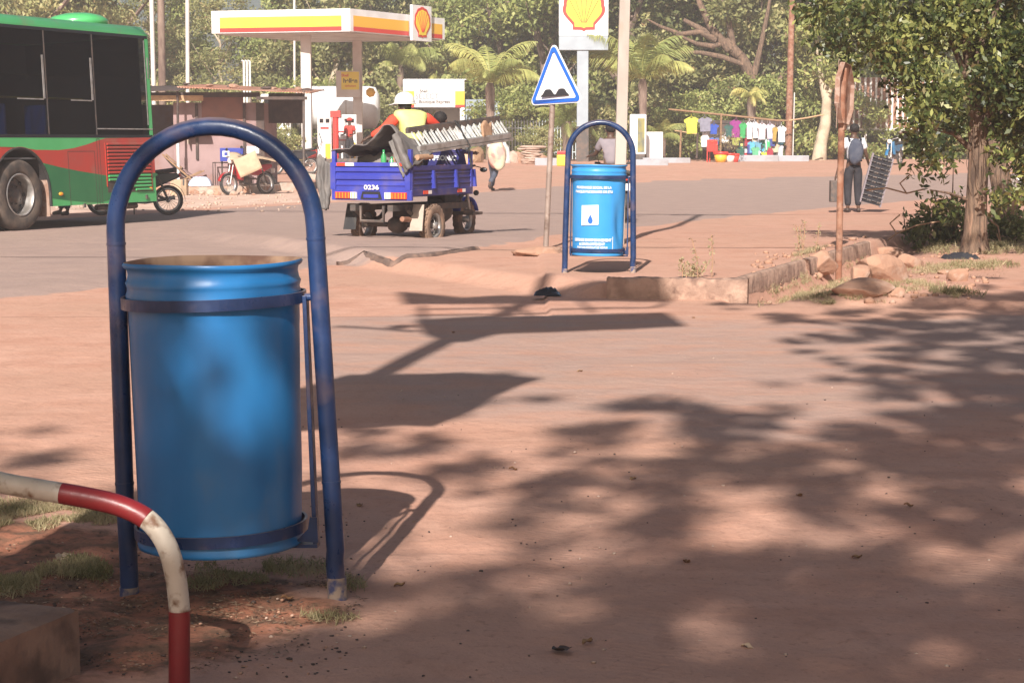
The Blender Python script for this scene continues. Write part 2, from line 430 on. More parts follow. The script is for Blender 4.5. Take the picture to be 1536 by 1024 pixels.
def clump_points(clumps, dens, seed, shell=0.35):
    """clumps: (x,y,z,r[,rz]); dens = leaves per cubic metre-ish"""
    rg = np.random.default_rng(seed); out = []; tint = []
    for c in clumps:
        r = c[3]; rz = c[4] if len(c) > 4 else r * 0.75
        n = max(6, int(dens * r * r * rz))
        u = rg.normal(size=(n, 3)); u /= np.linalg.norm(u, axis=1)[:, None]
        q = rg.uniform(0, 1, n) ** shell
        p = u * q[:, None] * np.array([r, r, rz]) * (1 + 0.3 * rg.normal(size=(n, 1)) * 0.5)
        out.append(p + np.array(c[:3]))
        base = rg.uniform(0.25, 0.62)
        t = base + rg.normal(size=n) * 0.14
        t[rg.uniform(size=n) < 0.02] = 0.97
        tint.append(t)
    return np.concatenate(out), np.concatenate(tint)
# ---------------------------------------------------------------- camera, light, air
cam = bpy.data.cameras.new('camera'); co = bpy.data.objects.new('camera', cam); C.objects.link(co)
cam.sensor_width = 36; cam.lens = 36 * F / 1536; cam.clip_end = 3000; cam.clip_start = 0.05
co.location = (0, 0, HC); co.rotation_euler = (math.pi / 2 - PT, 0, 0)
sc.camera = co
w = bpy.data.worlds.new('World'); sc.world = w; w.use_nodes = True
wn = w.node_tree
sky = wn.nodes.new('ShaderNodeTexSky'); sky.sky_type = 'NISHITA'; sky.sun_disc = False
az = math.atan2(-SUNX, -SUNY); el = math.atan(1 / math.hypot(SUNX, SUNY))
sky.sun_elevation = el; sky.sun_rotation = az % (2 * math.pi)
sky.dust_density = 3.0; sky.air_density = 1.0
wn.links.new(sky.outputs[0], wn.nodes['Background'].inputs[0]); wn.nodes['Background'].inputs[1].default_value = 0.044
sl = bpy.data.lights.new('sun', 'SUN'); sl.energy = 5.0; sl.angle = R(0.55); sl.color = (1.0, 0.93, 0.84)
so = bpy.data.objects.new('sun', sl); C.objects.link(so)
sl.color = (1.0, 0.93, 0.86)
so.rotation_euler = Vector((-SUNX, -SUNY, 1)).to_track_quat('Z', 'Y').to_euler()
sc.view_settings.view_transform = 'Standard'; sc.view_settings.look = 'None'
sc.view_settings.exposure = 0.76
sc.cycles.use_denoising = True
sc.cycles.max_bounces = 6; sc.cycles.transparent_max_bounces = 12; sc.cycles.volume_bounces = 1
sc.cycles.diffuse_bounces = 3; sc.cycles.glossy_bounces = 3

hz = MB().box(-120, -45, -1.6, 130, 175, 24).build('haze', [])
tag(hz, None, None, None, 'stuff')
hm = bpy.data.materials.new('haze_air'); hm.use_nodes = True
hm.node_tree.nodes.clear()
pv = hm.node_tree.nodes.new('ShaderNodeVolumePrincipled'); pv.inputs['Color'].default_value = (0.92, 0.93, 0.95, 1)
pv.inputs['Density'].default_value = 0.0018; pv.inputs['Anisotropy'].default_value = 0.2
ho = hm.node_tree.nodes.new('ShaderNodeOutputMaterial'); hm.node_tree.links.new(pv.outputs[0], ho.inputs['Volume'])
hz.data.materials.append(hm)

# ---------------------------------------------------------------- ground
def gm():
    m = bpy.data.materials.new('earth_and_asphalt'); m.use_nodes = True
    nt = m.node_tree; N = nt.nodes; L = nt.links; b = N['Principled BSDF']
    geo = N.new('ShaderNodeNewGeometry'); P = geo.outputs['Position']
    def nz(s, det=6, st=None, rough=0.6):
        n = N.new('ShaderNodeTexNoise'); n.inputs['Scale'].default_value = s; n.inputs['Detail'].default_value = det
        n.inputs['Roughness'].default_value = rough
        if st:
            mp = N.new('ShaderNodeMapping'); mp.inputs['Scale'].default_value = st; L.new(P, mp.inputs[0]); L.new(mp.outputs[0], n.inputs[0])
        else: L.new(P, n.inputs[0])
        return n.outputs['Fac']
    def mr(v, a, b_, c=0.0, d=1.0):
        r = N.new('ShaderNodeMapRange'); L.new(v, r.inputs[0])
        for i, q in enumerate((a, b_, c, d)): r.inputs[i + 1].default_value = q
        return r.outputs[0]
    def op(o, a, b_=None):
        x = N.new('ShaderNodeMath'); x.operation = o
        for i, q in enumerate((a, b_)):
            if q is None: continue
            if isinstance(q, (int, float)): x.inputs[i].default_value = q
            else: L.new(q, x.inputs[i])
        return x.outputs[0]
    def mix(f, a, b_, bl='MIX'):
        x = N.new('ShaderNodeMix'); x.data_type = 'RGBA'; x.blend_type = bl; L.new(f, x.inputs[0]) if not isinstance(f, float) else setattr(x.inputs[0], 'default_value', f)
        for q, k in ((a, 6), (b_, 7)):
            if isinstance(q, tuple): x.inputs[k].default_value = (*q, 1)
            else: L.new(q, x.inputs[k])
        return x.outputs[2]
    def at(n):
        a = N.new('ShaderNodeAttribute'); a.attribute_name = n; return a.outputs['Fac']
    big = nz(0.35, 5); mid = nz(2.2, 7); fine = nz(30, 5); vf = nz(140, 3)
    streak = nz(1.3, 6, (0.35, 2.2, 1)); streak2 = nz(3.0, 5, (0.3, 3, 1))
    dirt = mix(mr(mid, 0.32, 0.68), (0.485, 0.255, 0.178), (0.575, 0.335, 0.248))
    dirt = mix(mr(big, 0.42, 0.66), dirt, (0.485, 0.285, 0.205))
    dirt = mix(mr(streak, 0.54, 0.75, 0, 0.4), dirt, (0.40, 0.205, 0.135))
    dirt = mix(mr(fine, 0.58, 0.72, 0, 0.6), dirt, (0.27, 0.14, 0.095))
    dirt = mix(mr(nz(5.5, 8, (1, 0.5, 1)), 0.56, 0.70, 0, 0.5), dirt, (0.37, 0.20, 0.14))
    dirt = mix(mr(vf, 0.62, 0.70, 0, 0.4), dirt, (0.60, 0.42, 0.32))
    asp = mix(mr(mid, 0.35, 0.65), (0.325, 0.235, 0.205), (0.385, 0.275, 0.235))
    asp = mix(mr(streak2, 0.46, 0.70, 0, 0.35), asp, (0.43, 0.30, 0.225))
    asp = mix(mr(vf, 0.52, 0.66, 0, 0.55), asp, (0.17, 0.135, 0.12))
    dirt = mix(mr(nz(70, 3), 0.60, 0.70, 0, 0.4), dirt, (0.30, 0.17, 0.12))
    asp = mix(mr(nz(75, 2), 0.62, 0.72, 0, 0.5), asp, (0.46, 0.38, 0.33))
    f = op('ADD', at('asph'), op('MULTIPLY', op('SUBTRACT', streak, 0.5), 0.55))
    f = op('ADD', f, op('MULTIPLY', op('SUBTRACT', mid, 0.5), 0.5))
    col = mix(op('MULTIPLY', mr(f, 0.38, 0.62), at('tone')), dirt, asp)
    col = mix(op('MULTIPLY', at('sand'), mr(mid, 0.3, 0.6)), col, (0.66, 0.50, 0.40))
    soil = mix(mr(nz(9, 8), 0.42, 0.6), (0.36, 0.15, 0.09), (0.17, 0.095, 0.06))
    soil = mix(mr(nz(38, 4), 0.55, 0.66, 0, 0.7), soil, (0.085, 0.05, 0.03))
    fs = op('ADD', at('soil'), op('MULTIPLY', op('SUBTRACT', nz(4.5, 6), 0.5), 1.2))
    col = mix(mr(fs, 0.42, 0.66), col, soil)
    far = mr(N.new('ShaderNodeSeparateXYZ').outputs[0], 0, 1) if False else None
    L.new(col, b.inputs['Base Color']); b.inputs['Roughness'].default_value = 0.92
    b.inputs['Specular IOR Level'].default_value = 0.25
    bn = N.new('ShaderNodeBump'); bn.inputs['Distance'].default_value = 0.017; bn.inputs['Strength'].default_value = 0.8
    hsum = op('ADD', op('MULTIPLY', nz(8, 8), 1.0), op('MULTIPLY', fine, 0.28))
    wv = N.new('ShaderNodeTexWave'); wv.inputs['Scale'].default_value = 0.9; wv.inputs['Distortion'].default_value = 3.0; wv.inputs['Detail'].default_value = 2
    mp = N.new('ShaderNodeMapping'); mp.inputs['Rotation'].default_value = (0, 0, R(35)); L.new(P, mp.inputs[0]); L.new(mp.outputs[0], wv.inputs[0])
    hsum = op('ADD', hsum, op('MULTIPLY', wv.outputs['Fac'], 0.12))
    w2 = N.new('ShaderNodeTexWave'); w2.inputs['Scale'].default_value = 9; w2.inputs['Distortion'].default_value = 5.0; w2.inputs['Detail'].default_value = 2
    mp2 = N.new('ShaderNodeMapping'); mp2.inputs['Rotation'].default_value = (0, 0, R(-62)); L.new(P, mp2.inputs[0]); L.new(mp2.outputs[0], w2.inputs[0])
    tm = mr(nz(0.9, 2, (1.6, 0.25, 1)), 0.52, 0.60)
    hsum = op('ADD', hsum, op('MULTIPLY', op('MULTIPLY', w2.outputs['Fac'], tm), 0.07))
    L.new(hsum, bn.inputs['Height']); L.new(bn.outputs[0], b.inputs['Normal'])
    return m
MATS['ground'] = gm()

def poly_px(pts):
    return [tuple(G(*p)[:2]) for p in pts]

def sdist(X, Y, poly):
    """signed distance (inside positive) of points to a polygon"""
    d = np.full(X.shape, 1e9); ins = np.zeros(X.shape, bool)
    n = len(poly)
    for i in range(n):
        x1, y1 = poly[i]; x2, y2 = poly[(i + 1) % n]
        ex, ey = x2 - x1, y2 - y1
        t = np.clip(((X - x1) * ex + (Y - y1) * ey) / (ex * ex + ey * ey + 1e-12), 0, 1)
        d = np.minimum(d, np.hypot(X - x1 - t * ex, Y - y1 - t * ey))
        c = ((y1 > Y) != (y2 > Y)) & (X < (x2 - x1) * (Y - y1) / ((y2 - y1) if y2 != y1 else 1e-9) + x1)
        ins ^= c
    return np.where(ins, d, -d)

near_e = poly_px([(-250, 462), (0, 442), (200, 424), (400, 404), (510, 392), (610, 382), (715, 369), (860, 350), (1000, 335), (1130, 322), (1250, 311), (1400, 298), (1536, 287)])
far_e = poly_px([(1700, 256), (1536, 259), (1380, 263), (1250, 264), (1000, 271), (840, 280), (700, 290), (600, 297), (500, 304), (380, 311), (250, 319), (120, 326), (0, 333)])
main_poly = [(-30.0, near_e[0][1] - 1.5)] + near_e + [(28.0, 62.0), (60, 95), (60, 118)] + far_e + [(-34, 33)]
side_poly = poly_px([(380, 470), (470, 462), (640, 458), (900, 462), (1000, 468), (1200, 474), (1400, 470), (1536, 464), (1700, 458), (1750, 620), (1536, 655), (1300, 690), (1040, 690), (800, 655), (560, 640), (380, 600), (250, 540)])
sand_poly = poly_px([(-100, 326), (120, 319), (250, 314), (380, 307), (505, 301), (500, 291), (420, 286), (240, 288), (0, 300), (-100, 305)])
soil_poly = poly_px([(-200, 790), (0, 778), (110, 790), (200, 800), (300, 850), (430, 860), (510, 905), (520, 925), (430, 965), (300, 1000), (250, 1023), (-200, 1023)])

ysl = [-60, -40, -25, -14, -8, -4, -1.5, 0.5, 2.0, 3.0, 3.6]
y = 4.0
while y < 11: ysl.append(y); y += 0.032
while y < 27: ysl.append(y); y *= 1.0045
while y < 175: ysl.append(y); y *= 1.022
ysl += [230, 320, 480, 800, 1400]
xsl = [-900, -400, -200, -120, -80, -55, -40, -30]
x = -22.0
while x < -3.2: xsl.append(x); x += 0.5 if x < -8 else 0.2
while x < 6.4: xsl.append(x); x += 0.042
while x < 26: xsl.append(x); x += 0.2 if x < 12 else 0.6
xsl += [30, 40, 55, 80, 120, 200, 400, 900]
XS, YS = np.array(xsl), np.array(ysl)
XX, YY = np.meshgrid(XS, YS, indexing='xy')
ZZ = hgt(XX, YY)
nz_ = np.zeros(XX.shape)
for i in range(XX.shape[0]):
    yy = YS[i]
    if yy < 3 or yy > 40: continue
    for j in range(XX.shape[1]):
        xx = XS[j]
        if abs(xx) > 10: continue
        nz_[i, j] = 0.012 * noise.noise(Vector((xx * 0.8, yy * 0.5, 0))) + 0.006 * noise.noise(Vector((xx * 3.1, yy * 2.2, 5)))
        if yy < 9: nz_[i, j] += 0.007 * noise.noise(Vector((xx * 8, yy * 7, 9)))
sd_soil = sdist(XX, YY, soil_poly); sd_side = sdist(XX, YY, side_poly); sd_main = sdist(XX, YY, main_poly); sd_sand = sdist(XX, YY, sand_poly)
rough_z = np.zeros(XX.shape)
for i in range(XX.shape[0]):
    if 4 < YS[i] < 7.4:
        for j in range(XX.shape[1]):
            if sd_soil[i, j] > -0.15 and abs(XS[j]) < 3.2:
                rough_z[i, j] = 0.018 * noise.noise(Vector((XS[j] * 6, YS[i] * 6, 2))) + 0.011 * noise.noise(Vector((XS[j] * 15, YS[i] * 15, 4)))
ZZ = ZZ + nz_ + rough_z * sm((sd_soil + 0.15) / 0.3)
step = sm(sd_main / 0.3)
ZZ = ZZ - 0.035 * (1 - step) * ((YY > 15) & (YY < 34) & (XX < 0.3))           # dirt lies a little lower than the broken asphalt edge
verts = np.stack([XX, YY, ZZ], -1).reshape(-1, 3)
nx, ny = len(xsl), len(ysl)
jag = 0.10 * np.sin(XX * 5.3 + np.sin(YY * 3.1)) + 0.07 * np.sin(XX * 13 + YY * 7)
a_main = sm((sd_main + jag * 0.6) / 0.5 + 0.5); a_side = 0.72 * sm(sd_side / 1.6 + 0.35)
right = sm((XX - 2.2) / 2.0)
a_side = a_side * (0.80 + 0.35 * right)
attrs = dict(asph=np.maximum(a_main, a_side), tone=np.where(a_main > a_side, 0.95, 0.72 + 0.2 * right), sand=sm(sd_sand / 0.8 + 0.5), soil=0.85 * sm(sd_soil / 0.5 + 0.5))
cid = np.zeros((ny - 1, nx - 1), int)
ctr = lambda a: (a[:-1, :-1] + a[1:, 1:]) / 2
cid[ctr(sd_side) > 0] = 2
cid[ctr(sd_main) > 0] = 1
for k, nm in ((0, 'ground'), (1, 'main_road'), (2, 'side_road')):
    ii, jj = np.nonzero(cid == k)
    base = ii * nx + jj
    quads = np.stack([base, base + 1, base + nx + 1, base + nx], -1)
    used, inv = np.unique(quads, return_inverse=True); inv = inv.reshape(-1, 4).astype(np.int32)
    me = bpy.data.meshes.new(nm); me.vertices.add(len(used)); me.vertices.foreach_set('co', verts[used].reshape(-1))
    me.loops.add(inv.size); me.loops.foreach_set('vertex_index', inv.reshape(-1))
    me.polygons.add(len(inv)); me.polygons.foreach_set('loop_start', np.arange(0, inv.size, 4, dtype=np.int32))
    me.update(calc_edges=True); me.polygons.foreach_set('use_smooth', np.ones(len(inv), bool))
    for an, av in attrs.items():
        t = me.attributes.new(an, 'FLOAT', 'POINT'); t.data.foreach_set('value', av.reshape(-1)[used].astype(np.float32))
    me.materials.append(MATS['ground'])
    o = bpy.data.objects.new(nm, me); C.objects.link(o); o['kind'] = 'structure'

def chunk_edge(mb, pts, wdt, top, bot, seed=0, seg=0.12, amp=0.012):
    """a worn kerb: a bar with an uneven top and face following pts (x,y)"""
    rg = random.Random(seed)
    P = []
    for a, b in zip(pts[:-1], pts[1:]):
        L = math.hypot(b[0] - a[0], b[1] - a[1]); n = max(1, int(L / seg))
        P += [(a[0] + (b[0] - a[0]) * i / n, a[1] + (b[1] - a[1]) * i / n) for i in range(n)]
    P.append(pts[-1])
    vs, fs = [], []
    for i, p in enumerate(P):
        q = P[min(i + 1, len(P) - 1)]; q0 = P[max(i - 1, 0)]
        d = Vector((q[0] - q0[0], q[1] - q0[1], 0)).normalized(); nrm = Vector((d.y, -d.x, 0))
        j = lambda: rg.uniform(-amp, amp)
        prof = [(wdt / 2, bot), (wdt / 2 + j(), bot + (top - bot) * 0.5), (wdt / 2 - 0.012 + j(), top - 0.015 + j()), (wdt / 2 - 0.035 + j(), top + j() * 0.6), (0, top + j() * 0.5), (-wdt / 2 + 0.02, top + j() * 0.5), (-wdt / 2, bot)]
        for o_, z in prof: vs.append(Vector((p[0], p[1], 0)) + nrm * o_ + Vector((0, 0, z)))
    n = 7
    for i in range(len(P) - 1):
        for j_ in range(n - 1): fs.append((i * n + j_, i * n + j_ + 1, (i + 1) * n + j_ + 1, (i + 1) * n + j_))
    mb.add(vs, fs + [tuple(range(n)), tuple(range(len(vs) - n, len(vs)))[::-1]], 0, True)
    return mb
k = MB()
chunk_edge(k, [(0.86, 16.78), (1.4, 16.70), (2.10, 16.55)], 0.17, 0.185, -0.05, 1, seg=0.05, amp=0.016)
k1 = k.build('kerb', ['dirty_concrete']); k1['kind'] = 'structure'
def along(t, off):
    dx, dy = DI1[0] - DI0[0], DI1[1] - DI0[1]; L = math.hypot(dx, dy)
    return (DI0[0] + dx * t / L + dy * off / L, DI0[1] + dy * t / L - dx * off / L)
k = MB()
chunk_edge(k, [along(0.35, -0.27), along(3.4, -0.27)], 0.11, 0.165, -0.2, 2, amp=0.006)
chunk_edge(k, [along(3.55, -0.27), along(7.4, -0.27)], 0.11, 0.16, -0.2, 3, amp=0.006)
k.build('drain_kerb', ['dirty_concrete'])['kind'] = 'structure'
# broken lip of the old asphalt along the near side of the main road
k = MB(); lp = [G(*p) for p in [(505, 393), (545, 388), (590, 385), (640, 380), (680, 375), (722, 369)]]
lip = []
for a, b in zip(lp[:-1], lp[1:]):
    for i in range(7):
        t = i / 7; lip.append((a.x + (b.x - a.x) * t, a.y + (b.y - a.y) * t + rnd.uniform(-0.02, 0.02)))
chunk_edge(k, lip, 0.07, 0.004, -0.08, 5, seg=0.09, amp=0.012)
for v in k.v: v.z += h1(v.x, v.y)
k.build('asphalt_edge', ['asphalt_dark'])['kind'] = 'structure'
def gz(x, y):
    z = h1(x, y)
    if 3 <= y <= 40: z += 0.012 * noise.noise(Vector((x * 0.8, y * 0.5, 0))) + 0.006 * noise.noise(Vector((x * 3.1, y * 2.2, 5))) + (0.004 * noise.noise(Vector((x * 9, y * 8, 9))) if y < 9 else 0)
    return z

# ---------------------------------------------------------------- litter bins
def drum_wob(seed, amp=0.0045):
    def f(r, z, a):
        q = noise.noise(Vector((math.cos(a) * 1.6, math.sin(a) * 1.6, z * 2.2 + seed)))
        q2 = noise.noise(Vector((math.cos(a) * 3, math.sin(a) * 3, z * 4 + seed + 9)))
        return r * (1 + amp / 0.26 * (q * 1.5 + q2 * 0.7)), z + (0.006 * math.sin(3 * a + seed) * .35 if z > 1.0 else 0)
    return f
def make_bin(label, px, Y, rz, roll, seed, group, written=False, base=None):
    loc = base or on(px, Y)
    t = thing('litter_bin', label, 'litter bin', loc, rz, group, ry=roll)
    HW, HB, TR, HT = 0.312, 0.332, 0.0280, 1.445
    pts = [(-HB, 0, -0.06), (-HB + 0.004, 0, 0.12)]
    for i in range(1, 7): pts.append((-HB + (HB - HW) * i / 6, 0, 0.15 + (HT - HW - 0.15) * i / 6))
    for i in range(1, 24):
        a = math.pi * i / 24; pts.append((-HW * math.cos(a), 0, HT - HW + HW * math.sin(a)))
    for i in range(0, 7): pts.append((HW + (HB - HW) * i / 6, 0, HT - HW - (HT - HW - 0.15) * i / 6))
    pts += [(HB - 0.004, 0, 0.12), (HB, 0, -0.06)]
    fr = MB().tube(pts, TR, 20).build('frame', ['frame_blue'], t)
    for s in (-1, 1):
        MB().tube([(s * HB, 0, -0.06), (s * (HB - 0.001), 0, 0.035 if s < 0 else 0.065)], TR + 0.002, 20).build('worn_foot', ['frame_worn'], fr)
    for s in (-1, 1):
        for z in (0.93 + 0.17, 0.36):
            x = s * (HW + (HB - HW) * (1.12 - z) / 0.97 if z < 1.12 else HW)
            MB().tube([(x, 0, z - 0.004), (x, 0, z + 0.004)], TR + 0.0016, 20).build('weld', ['frame_blue'], fr)
    # drum
    prof = [(0.0, 0.185), (0.228, 0.185), (0.240, 0.172), (0.251, 0.174), (0.254, 0.184), (0.2495, 0.198), (0.2475, 0.22)] + [(0.2475 + 0.0004 * i, 0.24 + 0.04 * i) for i in range(16)] + [(0.2555, 0.87),
            (0.2555, 0.90), (0.262, 0.915), (0.2635, 0.945), (0.259, 0.962), (0.262, 0.972), (0.2645, 0.980), (0.259, 0.990), (0.256, 1.008), (0.2585, 1.022), (0.268, 1.028), (0.272, 1.036), (0.268, 1.043)]
    wob = drum_wob(seed)
    d = MB().lathe(prof, 72, wob=wob)
    d.lathe([(0.268, 1.043), (0.261, 1.040), (0.252, 1.02), (0.246, 0.9)] + [(0.244, 0.84 - 0.04 * i) for i in range(17)] + [(0.0, 0.20)], 72, 1, wob=wob)
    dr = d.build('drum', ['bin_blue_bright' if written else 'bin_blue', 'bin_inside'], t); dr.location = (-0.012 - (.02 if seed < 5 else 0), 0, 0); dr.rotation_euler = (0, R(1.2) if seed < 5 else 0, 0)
    if seed < 5:
        for v in dr.data.vertices:
            a = math.atan2(v.co.y, v.co.x); g = 0
            for a0_, z0_, sa, sz_, k_, am in ((-0.62, 0.36, .16, .10, .5, .045), (-1.2, 0.62, .35, .30, 0, .018), (-1.95, 0.55, .25, .22, .2, .014), (-1.0, 0.83, .3, .06, 0, .012)):
                g += am * math.exp(-((a - a0_ + k_ * (v.co.z - z0_)) / sa) ** 2 - ((v.co.z - z0_) / sz_) ** 2)
            v.co.x *= 1 - g; v.co.y *= 1 - g
    if seed > 5:     # the dent low on the right of the far bin
        for v in dr.data.vertices:
            a = math.atan2(v.co.y, v.co.x)
            g = math.exp(-((a + 0.55) / 0.30) ** 2 - ((v.co.z - 0.47 + 0.35 * (a + 0.55)) / 0.20) ** 2)
            g2 = math.exp(-((a + 0.85) / 0.25) ** 2 - ((v.co.z - 0.92) / 0.05) ** 2)
            v.co.x *= 1 - 0.13 * g - 0.03 * g2; v.co.y *= 1 - 0.13 * g - 0.03 * g2
    for nm, z, r in (('upper_ring', 0.908, 0.279), ('lower_ring', 0.208, 0.264)):
        MB().lathe([(r - 0.008, z), (r, z), (r, z + 0.034), (r - 0.008, z + 0.034), (r - 0.008, z)], 72, smooth=False).build(nm, ['frame_blue'], t).location = (-0.012 - (.012 if seed < 5 and z < .5 else 0), 0, 0)
    for s in (-1, 1):
        br = MB().box(s * 0.274 - 0.008, -0.018, 0.165, s * 0.274 + 0.005, 0.018, 0.93)
        br.box(s * 0.268 - 0.02, -0.018, 0.150, s * 0.268 + 0.026, -0.012, 0.21) if False else None
        b_ = br.build('side_bar', ['frame_blue'], t, bevel=0.002)
        q = MB().prism([(s * 0.215, 0.182), (s * 0.285, 0.178), (s * 0.285, 0.255), (s * 0.262, 0.255), (s * 0.255, 0.22)][::(1 if s > 0 else -1)], -0.026, -0.020)
        q.build('bracket_plate', ['frame_blue'], b_)
        MB().tube([(s * 0.272, 0, 0.925), (s * 0.318, 0, 0.925)], 0.012, 12).build('pivot_bolt', ['frame_blue'], t)
    MB().box(-0.28, -0.02, 0.160, 0.28, 0.02, 0.171).build('cross_bar', ['frame_blue'], t)
    if written:
        a0 = -math.pi / 2 - 0.20; rr = 0.2615
        tm = text('PROGRAMME SOCIAL DE LA', 0.034, bend=(rr, a0), bold=0.0012, M=Matrix.Translation((0, 0, 0.815)), sx=0.86)
        text('BANQUE PARTENAIRE DE ETU', 0.034, bend=(rr, a0), bold=0.0012, M=Matrix.Translation((0, 0, 0.775)), mb=tm, sx=0.86)
        tm.build('lettering', ['sign_white'], dr)
        a0 = -math.pi / 2 - 0.22
        tm = text('DEFENSE ENVIRONNEMENT', 0.037, bend=(rr, a0), bold=0.0014, M=Matrix.Translation((0, 0, 0.315)), sx=0.86)
        text('& DEVELOPPEMENT', 0.035, bend=(rr, a0), bold=0.0012, M=Matrix.Translation((0, 0, 0.277)), mb=tm, sx=0.86)
        text('PORTONS PARTOUT DE VERTUS', 0.025, bend=(rr, a0), bold=0.0008, M=Matrix.Translation((0, 0, 0.248)), mb=tm, sx=0.86)
        for a1, z0, z1, a2 in ((a0 - 0.78, 0.232, 0.237, a0 + 0.82), (a0 + 0.80, 0.232, 0.36, a0 + 0.82)):
            n = 24; vs = []
            for i in range(n + 1):
                a = a1 + (a2 - a1) * i / n; vs += [(rr * math.cos(a), rr * math.sin(a), z0), (rr * math.cos(a), rr * math.sin(a), z1)]
            tm.add(vs, [(2 * i, 2 * i + 2, 2 * i + 3, 2 * i + 1) for i in range(n)])
        tm.build('lettering', ['sign_white'], dr)
        a0 = -math.pi / 2 - 0.30; s_ = MB(); n = 10; vs = []
        for i in range(n + 1):
            a = a0 + (i / n - 0.5) * 0.66; vs += [(rr * math.cos(a), rr * math.sin(a), 0.465 + 0.01 * i / n), (rr * math.cos(a), rr * math.sin(a), 0.655 + 0.008 * i / n)]
        s_.add(vs, [(2 * i, 2 * i + 2, 2 * i + 3, 2 * i + 1) for i in range(n)])
        st = s_.build('sticker', ['sign_white'], dr)
        dp = MB(); dm = []
        for i in range(25):
            u = 2 * math.pi * i / 25; x = 0.026 * math.sin(u) * (1 if math.cos(u) < 0 else max(0.0, 1 - math.cos(u)) ** 0.8)
            z = 0.036 * math.cos(u) * (1.7 if math.cos(u) > 0 else 1) + 0.517
            a = a0 + 0.03 + x / rr; dm.append(((rr + 0.002) * math.cos(a), (rr + 0.002) * math.sin(a), z))
        dp.add(dm, [tuple(range(25))]); dp.build('water_drop', ['sign_blue'], st)
        tl = text('BANQUE ETU', 0.022, bend=(rr + 0.002, a0), M=Matrix.Translation((0, 0, 0.625)))
        text('eau pure', 0.018, bend=(rr + 0.002, a0), M=Matrix.Translation((0, 0, 0.598)), mb=tl)
        tl.build('lettering', ['card'], st)
    return t
Yb = G(346, 897).y
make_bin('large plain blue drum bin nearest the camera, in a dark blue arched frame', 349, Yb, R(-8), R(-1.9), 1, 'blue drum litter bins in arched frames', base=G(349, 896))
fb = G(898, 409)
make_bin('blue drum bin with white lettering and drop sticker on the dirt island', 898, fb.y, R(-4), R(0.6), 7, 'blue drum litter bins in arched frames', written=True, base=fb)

# ---------------------------------------------------------------- red and white bent pipe
Yr = 4.62
px_path = [(-560, 640), (-300, 672), (-60, 706), (0, 723), (60, 734), (85, 738), (140, 748), (176, 757), (205, 769), (226, 783), (243, 804), (255, 830), (263, 862), (267, 890), (269, 915), (269, 960), (269, 1030), (269, 1082)]
P3 = [A(x_, y_, Yr + 0.00022 * (269 - x_)) for x_, y_ in px_path]
org = Vector((P3[-1].x, P3[-1].y, 0))
def subpath(x0, x1, y0=0, y1=1200):
    return
rail = thing('pipe_barrier', 'bent pipe railing painted in red and white bands, in front of the near bin', 'railing', org)
def smooth_path(P, k=6):
    out = []
    for i in range(len(P) - 1):
        p0, p1, p2, p3 = P[max(i - 1, 0)], P[i], P[i + 1], P[min(i + 2, len(P) - 1)]
        for j in range(k):
            t = j / k
            out.append(0.5 * ((2 * p1) + (p2 - p0) * t + (2 * p0 - 5 * p1 + 4 * p2 - p3) * t * t + (3 * p1 - p0 - 3 * p2 + p3) * t ** 3))
    out.append(P[-1]); return out
SP_ = [p - org for p in smooth_path(P3)]
def idx(x_, y_):
    q = A(x_, y_, Yr) - org
    return min(range(len(SP_)), key=lambda i: (SP_[i] - q).length)
cuts = [(0, idx(-230, 682), 'pipe_red'), (idx(-230, 682), idx(85, 738), 'pipe_white'), (idx(85, 738), idx(220, 778), 'pipe_red'), (idx(220, 778), idx(269, 915), 'pipe_white'), (idx(269, 915), len(SP_) - 1, 'pipe_red')]
for a, b, m_ in cuts:
    MB().tube(SP_[a:b + 1], 0.0268 if m_ == 'pipe_white' else 0.0272, 24).build('red_band' if m_ == 'pipe_red' else 'white_band', [m_], rail)
q0 = SP_[0]
MB().tube([q0, q0 + Vector((-0.10, 0, -0.05)), q0 + Vector((-0.16, 0, -0.16)), q0 + Vector((-0.17, 0, -0.3)), Vector((q0.x - 0.17, q0.y, -0.05))], 0.0272, 20).build('end_leg', ['pipe_white'], rail)

# ---------------------------------------------------------------- concrete block bottom left
cz = 0.18
def topz(px, py, z):
    r = ray(px, py); t = (z - HC) / r.z; return Vector((r.x * t, t, z))
c0 = topz(115, 908, cz); ca = (topz(0, 955, cz) - c0).normalized(); ca.z = 0
ang = math.atan2(ca.y, ca.x)
bm_ = MB(); 
vs = []
LX, LY = 1.1, 0.75
nx_, ny_ = 44, 30
def blk(u, v):
    return Vector((u * LX - .006 * (u < .01), -v * LY + .007 * (v < .01), cz + 0.004 * noise.noise(Vector((u * 14, v * 9, 1))) - 0.010 * (u < 0.01) - 0.010 * (v < 0.01)))
bm_.grid(blk, nx_, ny_, smooth=True)
def side(fx):
    return lambda u, v: fx(u) + Vector((0, 0, -0.04 + (cz + 0.03) * v))
bm_.grid(lambda u, v: Vector((u * LX, 0.006 + 0.005 * noise.noise(Vector((u * 12, v * 4, 3))), -0.05 + (cz + 0.05) * v - (0.010 if v == 1 else 0))), 44, 6)
bm_.grid(lambda u, v: Vector((-0.006 + 0.004 * noise.noise(Vector((u * 12, v * 4, 7))), -u * LY, -0.05 + (cz + 0.05) * v - (0.010 if v == 1 else 0))), 30, 6)
bm_.grid(lambda u, v: Vector((LX, -u * LY, -0.05 + (cz + 0.05) * v)), 4, 1)
bm_.grid(lambda u, v: Vector((u * LX, -LY, -0.05 + (cz + 0.05) * v)), 4, 1)
cr_ = Vector((math.cos(ang), math.sin(ang), 0)).cross(Vector((0, 0, 1)))
fl = 1 if cr_.x < 0 else -1
if fl < 0:
    for v in bm_.v: v.y = -v.y
